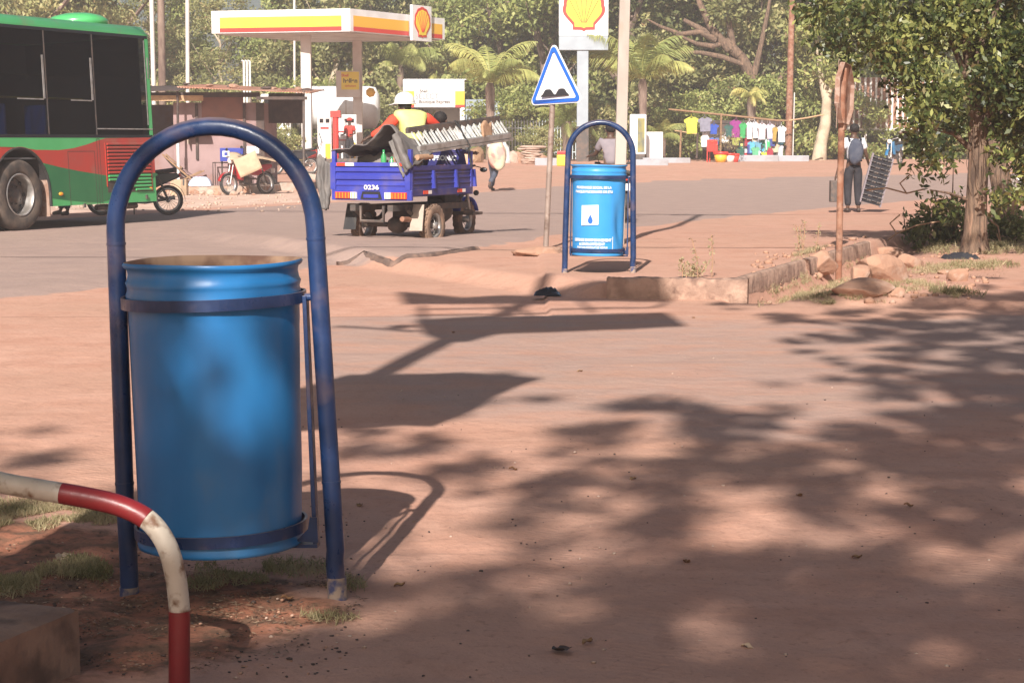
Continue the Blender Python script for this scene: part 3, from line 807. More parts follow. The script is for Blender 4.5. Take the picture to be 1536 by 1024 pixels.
o = solo('concrete_block', bm_, ['block_stone'], 'weathered concrete slab corner at the foot of the striped railing, bottom left of the photo', 'concrete block', (c0.x, c0.y, 0), ang)

# ---------------------------------------------------------------- road signs and poles on the island
# triangular hump sign
b = G(818, 374); Ys = b.y
top = A(829, 150, Ys)
sg = thing('warning_sign', 'triangular blue-edged white hump warning sign with a bent left corner, on a rusty post', 'road sign', b)
MB().tube([(0, 0, -0.1), (top - b)], 0.033, 14).build('post', ['post_brown'], sg)
tw = R(-40)
ctr_ = A(832, 125, Ys) - b
def tri(sz, rr=0.05, n=6):
    pts = []
    for k_ in range(3):
        a = math.pi / 2 + k_ * 2 * math.pi / 3
        c = Vector((math.cos(a), math.sin(a))) * (sz - 2 * rr)
        for i in range(n + 1):
            aa = a - math.pi / 3 + 2 * math.pi / 3 * i / n
            pts.append((c.x + rr * math.cos(aa), c.y + rr * math.sin(aa)))
    return pts
Msg = Matrix.Translation(ctr_ + Vector((0, -0.10, 0.0))) @ Matrix.Rotation(tw, 4, 'Z') @ Matrix.Rotation(R(-2), 4, 'Y')
def bend_pts(mb):
    for v in mb.v:
        l = Msg.inverted() @ v
        if l.x < -0.30 and l.z < -0.1: l.y += 0.03
        v[:] = Msg @ l
    return mb
def subdiv_prism(poly, y0, y1):
    return MB().prism(poly, y0, y1, M=Msg)
bend_pts(subdiv_prism(tri(0.485), 0.0, 0.006)).build('plate', ['sign_white'], sg, solid=0)
bl = MB(); o_, i_ = tri(0.458, 0.045), tri(0.372, 0.02)
n = len(o_); bl.add([(x, -0.010, z) for x, z in o_] + [(x, -0.010, z) for x, z in i_], [(i, (i + 1) % n, n + (i + 1) % n, n + i) for i in range(n)], M=Msg)
bend_pts(bl).build('blue_border', ['sign_blue'], sg)
hp = [(-0.21, -0.155)]
for i in range(41):
    x = -0.20 + 0.40 * i / 40
    hp.append((x, -0.135 + 0.066 * max(math.exp(-((x + 0.1) / 0.07) ** 4), math.exp(-((x - 0.1) / 0.07) ** 4))))
hp.append((0.21, -0.155))
bend_pts(MB().prism(hp, -0.009, -0.003, M=Msg)).build('hump_symbol', ['sign_black'], sg)
lo = MB()
for i in range(9):
    a = i * 0.7; 
st = MB().ell((0, 0, 0.0), 0.30, 0.2, 0.07, wob=0.5, n=18)
solo('footing_stone', st, ['stone'], 'low earthen footing lump at the base of the triangular sign post', 'footing', G(812, 379))

# concrete pole
b = on(927, 22.3); 
while abs(b.z) > 9: break
pp = G(927, 366); pl = thing('concrete_pole', 'tall square concrete utility pole just behind the far blue bin', 'pole', pp)
tp = A(937, 0, pp.y) - pp; dirp = tp.normalized()
Hh = 8.4
hw = 0.066
m_ = MB(); e = dirp * Hh / dirp.z
vs = []
for q, s_ in ((Vector((0, 0, -0.1)), hw * 1.08), (e, hw * 0.8)):
    for i, j in ((-1, -1), (1, -1), (1, 1), (-1, 1)): vs.append(q + Vector((i * s_, j * s_, 0)))
m_.add(vs, [(3, 2, 1, 0), (4, 5, 6, 7), (0, 1, 5, 4), (1, 2, 6, 5), (2, 3, 7, 6), (3, 0, 4, 7)])
m_.build('shaft', ['pole_concrete'], pl, bevel=0.008)
MB().cbox(e + Vector((0, 0, -0.25)), 1.1, 0.07, 0.07).build('cross_arm', ['wood'], pl)
for i in (-0.48, 0.0, 0.48):
    MB().lathe([(0.0, 0), (0.03, 0.0), (0.045, 0.03), (0.03, 0.05), (0.045, 0.08), (0.02, 0.12), (0, 0.12)], 12, M=Matrix.Translation(e + Vector((i, 0, -0.21)))).build('insulator', ['white_paint'], pl)
pole_top = pp + e

# rusty pole on the right (with thin pale pipe) far side of the road
q = on(1182, 78); rp = MB(); t_ = A(1188, 0, q.y) - q
rp.tube([(0, 0, -0.1), t_ * 1.25], [0.15, 0.11], 14)
far_pole = solo('utility_pole', rp, ['rust'], 'tall rust-brown pole at the right end of the clothes stall', 'pole', q)
wq = on(1189, 77.5); solo('pipe_post', MB().tube([(0, 0, -0.1), (0.03, 0, 2.8)], 0.025, 10), ['column_grey'], 'thin pale pipe standing beside the rust-brown pole by the clothes stall', 'pole', wq)

# rusty octagonal sign seen edge-on
b = G(1258, 412); rs = thing('stop_sign', 'rusty octagonal road sign seen from behind almost edge-on, right of the drain', 'road sign', b)
s_ = F / b.y
tz = A(1259, 122, b.y).z - b.z
MB().tube([(0, 0, -0.15), (0.0, 0, tz)], 0.037, 16).build('post', ['rust'], rs)
oc = [(0.36 * math.cos(R(22.5 + 45 * i)), 0.36 * math.sin(R(22.5 + 45 * i))) for i in range(8)]
cM = Matrix.Translation((0.015, 0.05, (A(1262, 141, b.y).z - b.z))) @ Matrix.Rotation(R(66), 4, 'Z') @ Matrix.Rotation(R(5), 4, 'Y')
plt = MB().prism(oc, -0.004, 0.004, M=cM)
plt.build('plate', ['rust_pale'], rs)
rim = MB()
for i in range(8):
    p, q_ = oc[i], oc[(i + 1) % 8]
    rim.add([(p[0], 0.0, p[1]), (q_[0], 0.0, q_[1]), (q_[0] * 0.985, -0.05, q_[1] * 0.985), (p[0] * 0.985, -0.05, p[1] * 0.985)], [(0, 1, 2, 3)], M=cM)
rim.build('folded_rim', ['rust_pale'], rs, solid=0.006)
MB().prism([(-0.05, -0.4), (0.05, -0.4), (0.045, 0.28), (-0.045, 0.28)], -0.045, -0.006, M=cM).build('mounting_rail', ['rust'], rs)
# second bent plate hanging behind it
MB().prism([(-0.30, 0.33), (-0.22, 0.36), (-0.16, 0.05), (-0.18, -0.32), (-0.30, -0.40), (-0.33, -0.1)], 0.05, 0.056, M=cM @ Matrix.Rotation(R(14), 4, 'Z')).build('bent_flange', ['rust_pale'], rs)

# ---------------------------------------------------------------- rocks
def rock_mesh(seed, sx, sy, sz, n=2):
    bm = bmesh.new(); bmesh.ops.create_icosphere(bm, subdivisions=3, radius=1)
    rg = random.Random(seed)
    pl = [(Vector((rg.gauss(0, 1), rg.gauss(0, 1), rg.gauss(0, 1))).normalized(), rg.uniform(0.6, 0.85)) for _ in range(11)]
    for v in bm.verts:
        for nn, d in pl:
            t = v.co.dot(nn) - d
            if t > 0: v.co -= nn * t * 0.96
        v.co += v.normal * 0.04 * noise.noise(v.co * 3 + Vector((seed, 0, 0)))
        v.co.x *= sx; v.co.y *= sy; v.co.z *= sz
    mb = MB(); mb.add([v.co.copy() for v in bm.verts], [[v.index for v in f.verts] for f in bm.faces], 0, False)
    bm.free(); return mb
rocks = [(1332, 384, 62, 30, 'flat-topped rock at the back of the pile beside the rusty sign post', 'stone', 0),
         (1322, 405, 84, 52, 'largest long reddish rock in the pile right of the rusty sign post', 'stone', 24),
         (1292, 412, 36, 40, 'rounded boulder end touching the long rock of the pile', 'stone', 5),
         (1228, 414, 62, 34, 'rounded rock just left of the rusty sign post', 'stone', -8),
         (1300, 432, 104, 30, 'wide low rock slab in front of the pile right of the post', 'stone', 6),
         (1366, 393, 40, 26, 'small brown rock behind the long rock, right side of the pile', 'stone', 12),
         (1438, 412, 34, 26, 'lone pointed stone on the dirt right of the rock pile', 'stone', 30),
         (1418, 408, 24, 8, 'thin stone chip left of the lone pointed stone', 'stone', 0),
         (1348, 440, 24, 18, 'small stone at the right end of the low slab', 'stone', 0)]
for i, (px, py, wpx, hpx, lb, mt, tilt) in enumerate(rocks):
    g = G(px, py + hpx * 0.35); s_ = F / g.y
    m_ = rock_mesh(i + 3, wpx / s_ * 0.56, wpx / s_ * 0.42, hpx / s_ * 0.60)
    o = solo('rock', m_, [mt], lb, 'rock', (g.x, g.y + 0.02, g.z + hpx / s_ * 0.28), 0, 'rocks beside the rusty sign post', bevel=0.01)
    o.rotation_euler = (0, R(tilt), R(i * 37 % 40 - 20))
# black plastic bag on the dirt
g = G(821, 443)
bb = MB().grid(lambda u, v: Vector(((u - 0.5) * 0.25, (v - 0.5) * 0.2, 0.075 * math.sin(math.pi * u) ** 0.6 * math.sin(math.pi * v) ** 0.7 * (0.8 + 0.7 * noise.noise(Vector((u * 7, v * 7, 0)))) + 0.004)), 22, 16)
solo('plastic_bag', bb, ['bin_bag'], 'crumpled black plastic bag lying on the dirt in front of the kerb', 'bag', g)
g = G(1440, 388)
bb = MB().grid(lambda u, v: Vector(((u - 0.5) * 0.42, (v - 0.5) * 0.3, 0.085 * math.sin(math.pi * u) ** 0.6 * math.sin(math.pi * v) ** 0.7 * (0.7 + 0.9 * noise.noise(Vector((u * 6, v * 7, 4)))) + 0.004)), 22, 16)
solo('plastic_bag', bb, ['dark_cloth'], 'dark rag heap on the soil at the foot of the right tree', 'rag', g)
# ---------------------------------------------------------------- wheels, bus
def wheel_parts(root, c, r, w_, axis='x', rimr=0.6, tyre='tyre', rim='steel', spokes=0, dish=0.0, name='wheel', knob=0, rim2='steel_dark', side=1):
    """a wheel centred at c turning about a local axis; children tyre and rim"""
    wh = bpy.data.objects.new(name, None); C.objects.link(wh); wh.parent = root; wh.location = c
    Rm = Matrix.Rotation(R(90), 4, 'Y') if axis == 'x' else Matrix.Rotation(R(-90), 4, 'X')
    rr = r * rimr; h = w_ / 2
    t = MB(); t.lathe([(rr, -h * 0.85), (rr * 1.12, -h * 0.98), (r * 0.9, -h), (r * 0.975, -h * 0.8), (r, -h * 0.4), (r, h * 0.4), (r * 0.975, h * 0.8), (r * 0.9, h), (rr * 1.12, h * 0.98), (rr, h * 0.85), (rr, -h * 0.85)], 40, M=Rm)
    if knob:
        for i in range(knob):
            a = 2 * math.pi * i / knob
            for s in (-1, 0, 1):
                M = Rm @ Matrix.Rotation(a + (s * 0.06 if s else 0.12), 4, 'Z')
                t.box(r - 0.01, -0.022, s * h * 0.55 - h * 0.22, r + 0.011, 0.022, s * h * 0.55 + h * 0.22, M=M)
    t.build('tyre', [tyre], wh)
    q = MB()
    if spokes:
        q.lathe([(rr * 0.86, -h * 0.5), (rr, -h * 0.85), (rr, h * 0.85), (rr * 0.86, h * 0.5), (rr * 0.84, 0), (rr * 0.86, -h * 0.5)], 40, M=Rm)
        q.lathe([(0, -h), (0.045, -h), (0.045, h), (0, h)], 16, M=Rm)
        for i in range(spokes):
            a = 2 * math.pi * i / spokes
            p = Rm @ Vector((rr * 0.88 * math.cos(a), rr * 0.88 * math.sin(a), 0)); p0 = Rm @ Vector((0.03 * math.cos(a + 0.6), 0.03 * math.sin(a + 0.6), h * 0.8 * (-1) ** i))
            q.tube([p0, p], 0.004 if spokes > 8 else 0.018, 5)
        q.build('rim', [rim], wh)
    else:
        s = side
        q.lathe([(rr, s * h * 0.9), (rr * 0.96, s * h * 0.98), (rr * 0.93, s * h * 0.85), (rr * 0.90, s * h * (0.8 - dish)), (rr * 0.86, s * h * (0.5 - dish * 2.4))], 40, M=Rm)
        q.lathe([(rr * 0.87, s * h * (0.5 - dish * 2.4)), (rr * 0.60, s * h * (0.62 - dish * 2.2)), (rr * 0.34, s * h * (0.7 - dish * 2)), (rr * 0.32, s * h * (0.95 - dish * 2)), (rr * 0.14, s * h * (1.05 - dish * 2)), (0, s * h * (1.05 - dish * 2))], 40, 1, M=Rm)
        for i in range(8):
            a = 2 * math.pi * i / 8
            q.lathe([(0, 0), (rr * 0.10, 0), (rr * 0.10, 0.01), (0, 0.01)], 10, 2, M=Rm @ Matrix.Translation((rr * 0.73 * math.cos(a), rr * 0.73 * math.sin(a), s * h * (0.60 - dish * 2.2))))
            q.lathe([(0, 0), (0.016, 0), (0.016, 0.03), (0, 0.03)], 6, 1, M=Rm @ Matrix.Translation((rr * 0.42 * math.cos(a + .3), rr * 0.42 * math.sin(a + .3), s * h * (0.68 - dish * 2.1))))
        q.build('rim', [rim, rim2, 'rubber'], wh)
    return wh

P0_, P1_ = on(2, 28.9), on(237, 32.7)
dv = (P0_ - P1_); dv.z = 0; bl_ = dv.length; dv.normalize()
bus_rz = math.atan2(dv.y, dv.x)
bus = thing('city_bus', 'green, red and dark green city bus with tinted windows at the left edge', 'bus', P1_, bus_rz, rx=R(2.6))
BMx = mtx(P1_, bus_rz, R(2.6))
def bp(px, py, y=0.0): return pick(BMx, px, py, y)
def bpoly(pts, y=0.0): return [bp(x, y_, y) for x, y_ in pts]
ztop = 3.34; LB = 8.6; zsk = bp(150, 306)[1]
wu, wz = bp(34, 292); wr = wz if wz < 0.6 else 0.55
wr = 0.565; zw0 = bp(150, 205)[1]; zw1 = bp(100, 46)[1]
print('bus', bl_, zsk, wu, wz, zw0, zw1, ztop)
AR = 0.70
arch = [(wu + AR * math.cos(a), wr + 0.03 + AR * math.sin(a)) for a in [math.pi * i / 16 for i in range(17)]]   # from front(+x) to rear(-x)
low = [(0, zsk), (0, zw0), (LB, zw0), (LB, zsk), (arch[0][0], zsk)] + arch + [(arch[-1][0], zsk)]
body = MB()
body.prism(low, -0.04, 0.0)                                         # near side skirt with the wheel arch cut out
body.prism([(0, zw1), (0, ztop - 0.10), (LB, ztop - 0.10), (LB, zw1)], -0.04, 0.0)
rq = [(0.0, ztop - 0.10), (-0.03, ztop - 0.03), (-0.10, ztop + 0.03), (-0.25, ztop + 0.06), (-1.25, ztop + 0.10), (-2.25, ztop + 0.06), (-2.4, ztop + 0.03), (-2.5, ztop - 0.1)]
n = len(rq); vs = [(x, y, z) for x in (0.0, 0.06, LB) for y, z in rq]
vs = [(x if k >= n else x, y * (1 if k >= n else 1), z - (0.05 if k < n else 0)) for k, (x, y, z) in enumerate(vs)]
body.add(vs, [(a * n + i, a * n + i + 1, (a + 1) * n + i + 1, (a + 1) * n + i) for a in (0, 1) for i in range(n - 1)], 0, True)
body.box(0, -2.5, zsk, 0.05, -0.04, zw0); body.box(0, -2.5, zw1, 0.05, -0.04, ztop - 0.1)
body.box(LB - 0.05, -2.5, zsk, LB, -0.04, ztop - 0.1)
body.prism([(0, zsk), (0, zw0), (LB, zw0), (LB, zsk)], -2.5, -2.46); body.prism([(0, zw1), (0, ztop - 0.1), (LB, ztop - 0.1), (LB, zw1)], -2.5, -2.46)
body.box(0.0, -0.045, zw0, 0.09, 0.0, zw1); body.box(0.0, -2.5, zw0, 0.12, -2.455, zw1); 
bo = body.build('body', ['bus_green'], bus)
MB().box(0.06, -1.75, zsk + 0.04, LB - 0.06, -0.75, zsk + 0.09).box(0.06, -2.45, 1.12, LB - 0.06, -0.05, 1.15).build('floor', ['bus_inside'], bus)
MB().box(wu - 1.2, -0.9, zsk + 0.1, wu + 1.2, -0.85, 1.2, 0).box(0.1, -2.2, 0.42, LB - 0.5, -0.9, 0.5).build('underbody', ['plastic_black'], bus)
# livery: thin panels proud of the side
def px_poly(name, pts, m_, y=0.004, parent=bo):
    return MB().prism([bp(*p) for p in pts], 0.0005, y).build(name, [m_], parent)
aR = lambda k: (arch[16 - k][0], arch[16 - k][1])
ar_pts = [p for p in arch if p[1] > 0.6]
redT = [bp(*p) for p in [(60, 225), (88, 225.5), (110, 222.5), (130, 217), (147, 211), (158, 207.5)]] + [(0.09, zw0 - 0.015), (0.0, zw0 - 0.015)]
redB = [(0.0, bp(237, 259)[1]), bp(225, 260), bp(157, 263), bp(145, 261), bp(120, 257), bp(90, 251), bp(66, 245)]
xa = bp(66, 245)[0]
arc_r = [p for p in arch if xa + 0.02 > p[0]]
dx_ = bp(50, 235)[0]
red = redT + redB + [p for p in reversed([(wu + (AR + .02) * math.cos(a), wr + .03 + (AR + .02) * math.sin(a)) for a in [math.pi * i / 32 for i in range(17, 32)]]) if p[0] > xa and p[1] > redB[-1][1]]
pR = [(wu + (AR + .02) * math.cos(a), wr + .03 + (AR + .02) * math.sin(a)) for a in [math.pi * (i / 32) for i in range(8, 30)]]
pR = [p for p in pR if p[1] > redB[-1][1]]
red = redT[::-1]
topline = [(wu + 1.4, bp(-20, 212)[1] if False else redT[0][1] + 0.05), (wu + 0.6, redT[0][1] + 0.055), (wu, redT[0][1] + 0.03), (wu - 0.4, redT[0][1])]
red = [(0.0, zw0 - 0.015)] + redT[-2:-1] + redT[:-2][::-1] + topline[::-1] + [(LB, redT[0][1] + 0.1), (LB, redT[0][1] - 0.35), (wu + AR + 0.3, redT[0][1] - 0.30)] + [p for p in pR] + redB[::-1]
MB().prism(red, 0.0005, 0.004).build('red_stripe', ['bus_red'], bo)
dgt = redB; dark = [(0.0, dgt[0][1])] + dgt[1:]
aE = [(wu + (AR + .02) * math.cos(a), wr + .03 + (AR + .02) * math.sin(a)) for a in [math.pi * (i / 40) for i in range(28, 41)]]
aE = [p for p in aE if p[1] < redB[-1][1]]
dark = dark + aE + [bp(76, 297), bp(100, 300), bp(130, 303), bp(152, 303.5), bp(175, 296), bp(205, 285), bp(237, 262)]
MB().prism(dark, 0.0008, 0.0045).build('dark_green_stripe', ['bus_dark_green'], bo)
# arch lip, mud guard
lipm = MB(); lipm.tube([(p[0], -0.01, p[1]) for p in arch] + [(arch[-1][0], -0.01, zsk)], 0.022, 8)
lipm.build('wheel_arch_lip', ['rubber'], bo)
lin = MB(); lin.add([(p[0], 0.0 - d * 0.7, p[1]) for p in arch for d in (0, 1)], [(2 * i, 2 * i + 1, 2 * i + 3, 2 * i + 2) for i in range(16)], 0, True)
lin.add([(p[0], -0.7, p[1]) for p in arch] , [tuple(range(17))]); lin.build('arch_liner', ['dark_void'], bo)
MB().add([(arch[-1][0] + d2, -0.02 - d * 0.35, z) for d in (0, 1) for z, d2 in ((0.20, 0.02), (0.85, 0.02), (1.05, 0.10))], [(0, 1, 4, 3), (1, 2, 5, 4)], 0).build('mud_flap', ['rust_pale'], bus, solid=0.02)
wheel_parts(bus, (wu, -0.17, wr), wr, 0.29, 'y', 0.60, 'tyre', 'steel', dish=0.33, side=1, rim2='steel_dark')
wheel_parts(bus, (wu, -2.30, wr), wr, 0.29, 'y', 0.60, 'tyre', 'steel', side=-1)
wheel_parts(bus, (wu + 5.3, -0.17, wr), wr, 0.29, 'y', 0.60, 'tyre', 'steel', dish=0.1, side=1)
# windows
wd = [bp(226, 120)[0], bp(141.5, 130)[0], bp(69, 120)[0]]
x_ = wd[2]
while x_ < LB - 1.6: x_ += 1.35; wd.append(x_)
wd = [w for w in wd if w < LB - 0.1] + [LB - 0.05]
MB().box(0.02, -0.035, zw0 - 0.02, LB, 0.003, zw0 + 0.03).box(0.02, -0.035, zw1 - 0.03, LB, 0.003, zw1 + 0.02).build('window_trim', ['bus_black'], bo)
for i in range(len(wd) - 1):
    a, b_ = wd[i] + 0.012, wd[i + 1] - 0.012
    g_ = MB().box(a, -0.012, zw0 + 0.025, b_, -0.004, zw1 - 0.025).build('window', ['bus_glass'], bus)
    if i in (1, 2, 3, 4):        # sliding panes half way down
        MB().box(a + 0.04, -0.004, zw0 + 0.60, a + 0.078, 0.010, zw1 - 0.42).box(a + 0.078, -0.003, zw0 + 0.58, b_ - 0.6, 0.006, zw0 + 0.60).build('pane_frame', ['steel'], g_)
    if i == 0: MB().box(a + 0.02, -0.003, zw0 + 0.12, b_, 0.006, zw0 + 0.14).box(a + 0.05, -0.003, zw0 + 1.0, a + 0.08, 0.006, zw1 - 0.35).build('pane_frame', ['steel'], g_)
    MB().box(b_, -0.03, zw0 + 0.03, b_ + 0.024, 0.001, zw1 - 0.03).build('window_pillar', ['steel_dark'], bus)
    MB().box(a, -2.49, zw0 + 0.03, b_ - 0.3, -2.48, zw1 - 0.5).build('window', ['bus_black' if i in (0, 1) else 'clear_glass'], bus)
MB().box(0.115, -0.003, zw0 + 0.2, 0.135, 0.006, zw1 - 0.06).build('corner_trim', ['steel'], bo)
# solid far pillars and ceiling make the inside dark
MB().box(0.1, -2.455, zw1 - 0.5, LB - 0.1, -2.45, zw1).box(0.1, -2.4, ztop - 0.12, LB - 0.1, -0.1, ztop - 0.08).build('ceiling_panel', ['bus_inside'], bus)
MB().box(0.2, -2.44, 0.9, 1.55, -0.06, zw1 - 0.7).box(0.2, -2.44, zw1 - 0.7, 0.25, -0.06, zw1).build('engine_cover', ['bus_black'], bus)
for z in (zw0 + 0.62,):
    MB().tube([(1.7, -0.18, z), (LB - 0.4, -0.18, z)], 0.017, 8).build('hand_rail', ['yellow_paint'], bus)
for x in (2.6, 3.6, 4.7, 5.6):
    st = MB().box(x, -0.62, 1.35, x + 0.42, -0.2, 1.42).box(x + 0.02, -0.62, 1.38, x + 0.08, -0.2, 2.0).build('seat', ['seat_blue'], bus, bevel=0.02)
# grille
gx0, gx1 = bp(225, 240)[0], bp(159, 240)[0]; gz1, gz0 = bp(190, 214)[1], bp(190, 288)[1]
MB().box(gx0, 0.003, gz0, gx1, 0.006, gz1).build('grille_opening', ['wood_dark'], bo)
ns = 14
zr = bp(190, 262)[1]
for i in range(ns):
    z = gz1 - (i + 0.4) * (gz1 - gz0) / ns; r_ = (gz1 - gz0) / ns * 0.36
    x0 = gx0 + 0.03 + (0.0 if i < ns - 3 else 0.0); x1 = gx1 - 0.03 - (0.25 * (i - ns + 4) if i > ns - 4 else 0)
    MB().tube([(x0, 0.012, z), (x1, 0.012, z)], r_, 8).build('slat', ['bus_red' if z > zr else 'bus_green'], bo)
gfm = MB(); 
gfm.box(gx0 - 0.02, 0.004, gz0, gx0, 0.014, gz1).build('grille_frame', ['bus_red'], bo)
MB().box(gx1, 0.004, gz0 + 0.1, gx1 + 0.02, 0.014, gz1).build('grille_frame', ['bus_red'], bo)
# service flap seams, lamps, hooks
for x0_, y0_, x1_, y1_ in ((101, 227, 146, 309), (148, 208, 150, 306)):
    a, b_ = bp(x0_, y0_), bp(x1_, y1_)
    s_ = MB(); 
    s_.box(a[0] - 0.008, 0.0045, b_[1], a[0], 0.0065, a[1]).box(b_[0] - 0.008, 0.0045, b_[1], b_[0], 0.0065, a[1]).box(min(a[0], b_[0]), 0.0045, a[1] - 0.008, max(a[0], b_[0]), 0.0065, a[1])
    s_.build('flap_seam', ['wood_dark'], bo)
for lx, ly in ((91, 291), (225.5, 283)):
    p = bp(lx, ly); MB().ell((p[0], 0.01, p[1]), 0.055, 0.022, 0.03).build('marker_lamp', ['lamp_amber'], bus)
for lx, ly in ((126, 307), (219, 294)):
    p = bp(lx, ly); MB().box(p[0] - 0.02, 0.003, p[1] - 0.05, p[0] + 0.02, 0.03, p[1] + 0.02).build('latch', ['steel_dark'], bus)
p = bp(148, 36); p2 = bp(193, 40)
v_ = MB(); v_.ell(((p[0] + p2[0]) / 2, -0.75, ztop + 0.10), abs(p[0] - p2[0]) * 0.62, 0.55, 0.17); v_.build('roof_vent', ['bus_green'], bus)
MB().box(0.15, -0.9, 0.36, 1.6, -0.5, 0.5).tube([(0.2, -0.3, 0.3), (1.2, -0.4, 0.3)], 0.05, 8).build('exhaust', ['steel_dark'], bus)

# ---------------------------------------------------------------- people
STAND = dict(pel=(0, 0, .95), sp=(0, 0, 1.13), ch=(0, 0, 1.33), nk=(0, -.005, 1.47), jw=(0, .02, 1.55), sk=(0, .0, 1.635), cr=(0, -.005, 1.70),
    ls=(-.17, 0, 1.40), le=(-.235, -.02, 1.13), lw=(-.25, .05, .88), rs=(.17, 0, 1.40), re=(.235, -.02, 1.13), rw=(.25, .05, .88),
    lh=(-.09, 0, .92), lk=(-.10, .03, .50), la=(-.105, -.02, .09), lt=(-.115, .13, .035), rh=(.09, 0, .92), rk=(.10, .03, .50), ra=(.105, -.02, .09), rt=(.115, .13, .035))
def skin(name, V, E, rad, mat_, parent, sub=1):
    me = bpy.data.meshes.new(name); me.from_pydata(V, E, []); me.update()
    me.materials.append(MATS[mat_])
    o = bpy.data.objects.new(name, me); C.objects.link(o); o.parent = parent
    md = o.modifiers.new('skin', 'SKIN'); md.use_smooth_shade = True
    for i, r in enumerate(rad):
        d = me.skin_vertices[0].data[i]; d.radius = (r, r) if not isinstance(r, tuple) else r
        d.use_root = (i == 0)
    ms = o.modifiers.new('sub', 'SUBSURF'); ms.levels = sub; ms.render_levels = sub
    return o
def person(label, loc, rz=0.0, J=None, shirt='white_cloth', pants='dark_cloth', sleeve=0.55, shorts=False, hands=True, hair=True, shoes='shoe', scale=1.0, group=None):
    j = dict(STAND); j.update(J or {})
    j = {k: Vector(v) for k, v in j.items()}
    t = thing('person', label, 'person', loc, rz, group); t.scale = (scale,) * 3
    names = ['pel', 'sp', 'ch', 'nk', 'jw', 'sk', 'cr', 'ls', 'le', 'lw', 'rs', 're', 'rw', 'lh', 'lk', 'la', 'lt', 'rh', 'rk', 'ra', 'rt']
    rad = dict(pel=.125, sp=.105, ch=.125, nk=.052, jw=.068, sk=.092, cr=.058, ls=.062, le=.040, lw=.026, rs=.062, re=.040, rw=.026, lh=.085, lk=.052, la=.036, lt=.03, rh=.085, rk=.052, ra=.036, rt=.03)
    V = [tuple(j[k]) for k in names]; I = {k: i for i, k in enumerate(names)}
    E = [(I[a], I[b]) for a, b in (('pel', 'sp'), ('sp', 'ch'), ('ch', 'nk'), ('nk', 'jw'), ('jw', 'sk'), ('sk', 'cr'), ('ch', 'ls'), ('ls', 'le'), ('le', 'lw'), ('ch', 'rs'), ('rs', 're'), ('re', 'rw'),
         ('pel', 'lh'), ('lh', 'lk'), ('lk', 'la'), ('la', 'lt'), ('pel', 'rh'), ('rh', 'rk'), ('rk', 'ra'), ('ra', 'rt'))]
    rr = [rad[k] for k in names]
    for s, wk, ek in ((-1, 'lw', 'le'), (1, 'rw', 're')):
        d = (j[wk] - j[ek]).normalized(); side = d.cross(Vector((0, 1, 0.01))).normalized()
        palm = j[wk] + d * 0.055; pi = len(V); V.append(tuple(palm)); rr.append((.034, .018)); E.append((I[wk], pi))
        if hands:
            nrm = side.cross(d).normalized()
            for f, (off, ln) in enumerate(((-.027, .062), (-.009, .072), (.009, .068), (.026, .055))):
                b_ = palm + nrm * off + d * .03; m1 = b_ + d * ln * .5 + side * .006; m2 = m1 + d * ln * .42 + side * .018
                k_ = len(V); V += [tuple(b_), tuple(m1), tuple(m2)]; rr += [.010, .009, .007]; E += [(pi, k_), (k_, k_ + 1), (k_ + 1, k_ + 2)]
            k_ = len(V); V += [tuple(palm - nrm * .035 - d * .01), tuple(palm - nrm * .055 + d * .03)]; rr += [.011, .009]; E += [(pi, k_), (k_, k_ + 1)]
    body_ = skin('body', V, E, rr, 'skin', t)
    # clothes: shirt and trousers
    l = lambda a, b_, f: tuple(j[a].lerp(j[b_], f))
    SV = [l('pel', 'sp', .1), tuple(j['sp']), tuple(j['ch']), l('ch', 'nk', .62), tuple(j['ls']), l('ls', 'le', sleeve if sleeve < 1 else 1), tuple(j['rs']), l('rs', 're', sleeve if sleeve < 1 else 1)]
    SR = [.165, .150, .165, .078, .092, .074, .092, .074]; SE = [(0, 1), (1, 2), (2, 3), (2, 4), (4, 5), (2, 6), (6, 7)]
    if sleeve > 1:
        SV += [l('le', 'lw', .93), l('re', 'rw', .93)]; SR += [.043, .043]; SE += [(5, 8), (7, 9)]
    skin('shirt', SV, SE, SR, shirt, t)
    f = .9 if shorts else 1
    PV = [l('pel', 'sp', .05), tuple(j['pel']), tuple(j['lh']), tuple(j['lk']), tuple(j['rh']), tuple(j['rk'])]; PR = [.15, .16, .118, .088, .118, .088]
    PE = [(0, 1), (1, 2), (2, 3), (1, 4), (4, 5)]
    if not shorts: PV += [l('lk', 'la', .93), l('rk', 'ra', .93)]; PR += [.070, .070]; PE += [(3, 6), (5, 7)]
    skin('trousers', PV, PE, PR, pants, t)
    if hair:
        hd = MB(); c = j['sk']; up = (j['cr'] - j['jw']).normalized()
        hd.ell((c.x, c.y - 0.012, c.z + 0.022), .096, .104, .092, n=16); hd.build('hair', ['hair'], t)
    fc = MB(); fwd = (j['sk'] - j['nk']); c = j['sk']
    for s in (-1, 1): fc.ell((c.x + s * .088, c.y + .0, c.z - .03), .012, .02, .03, n=8)
    fc.ell((c.x, c.y + .10, c.z - .035), .014, .02, .022, n=8); fc.build('ears_and_nose', ['skin'], body_)
    for a, b_ in (('la', 'lt'), ('ra', 'rt')):
        skin('shoe', [tuple(j[a] - Vector((0, .03, .03)) if j[a].z < .3 else j[a]), l(a, b_, .6), tuple(j[b_])], [(0, 1), (1, 2)], [.046, .042, .036], shoes, t)
    return t

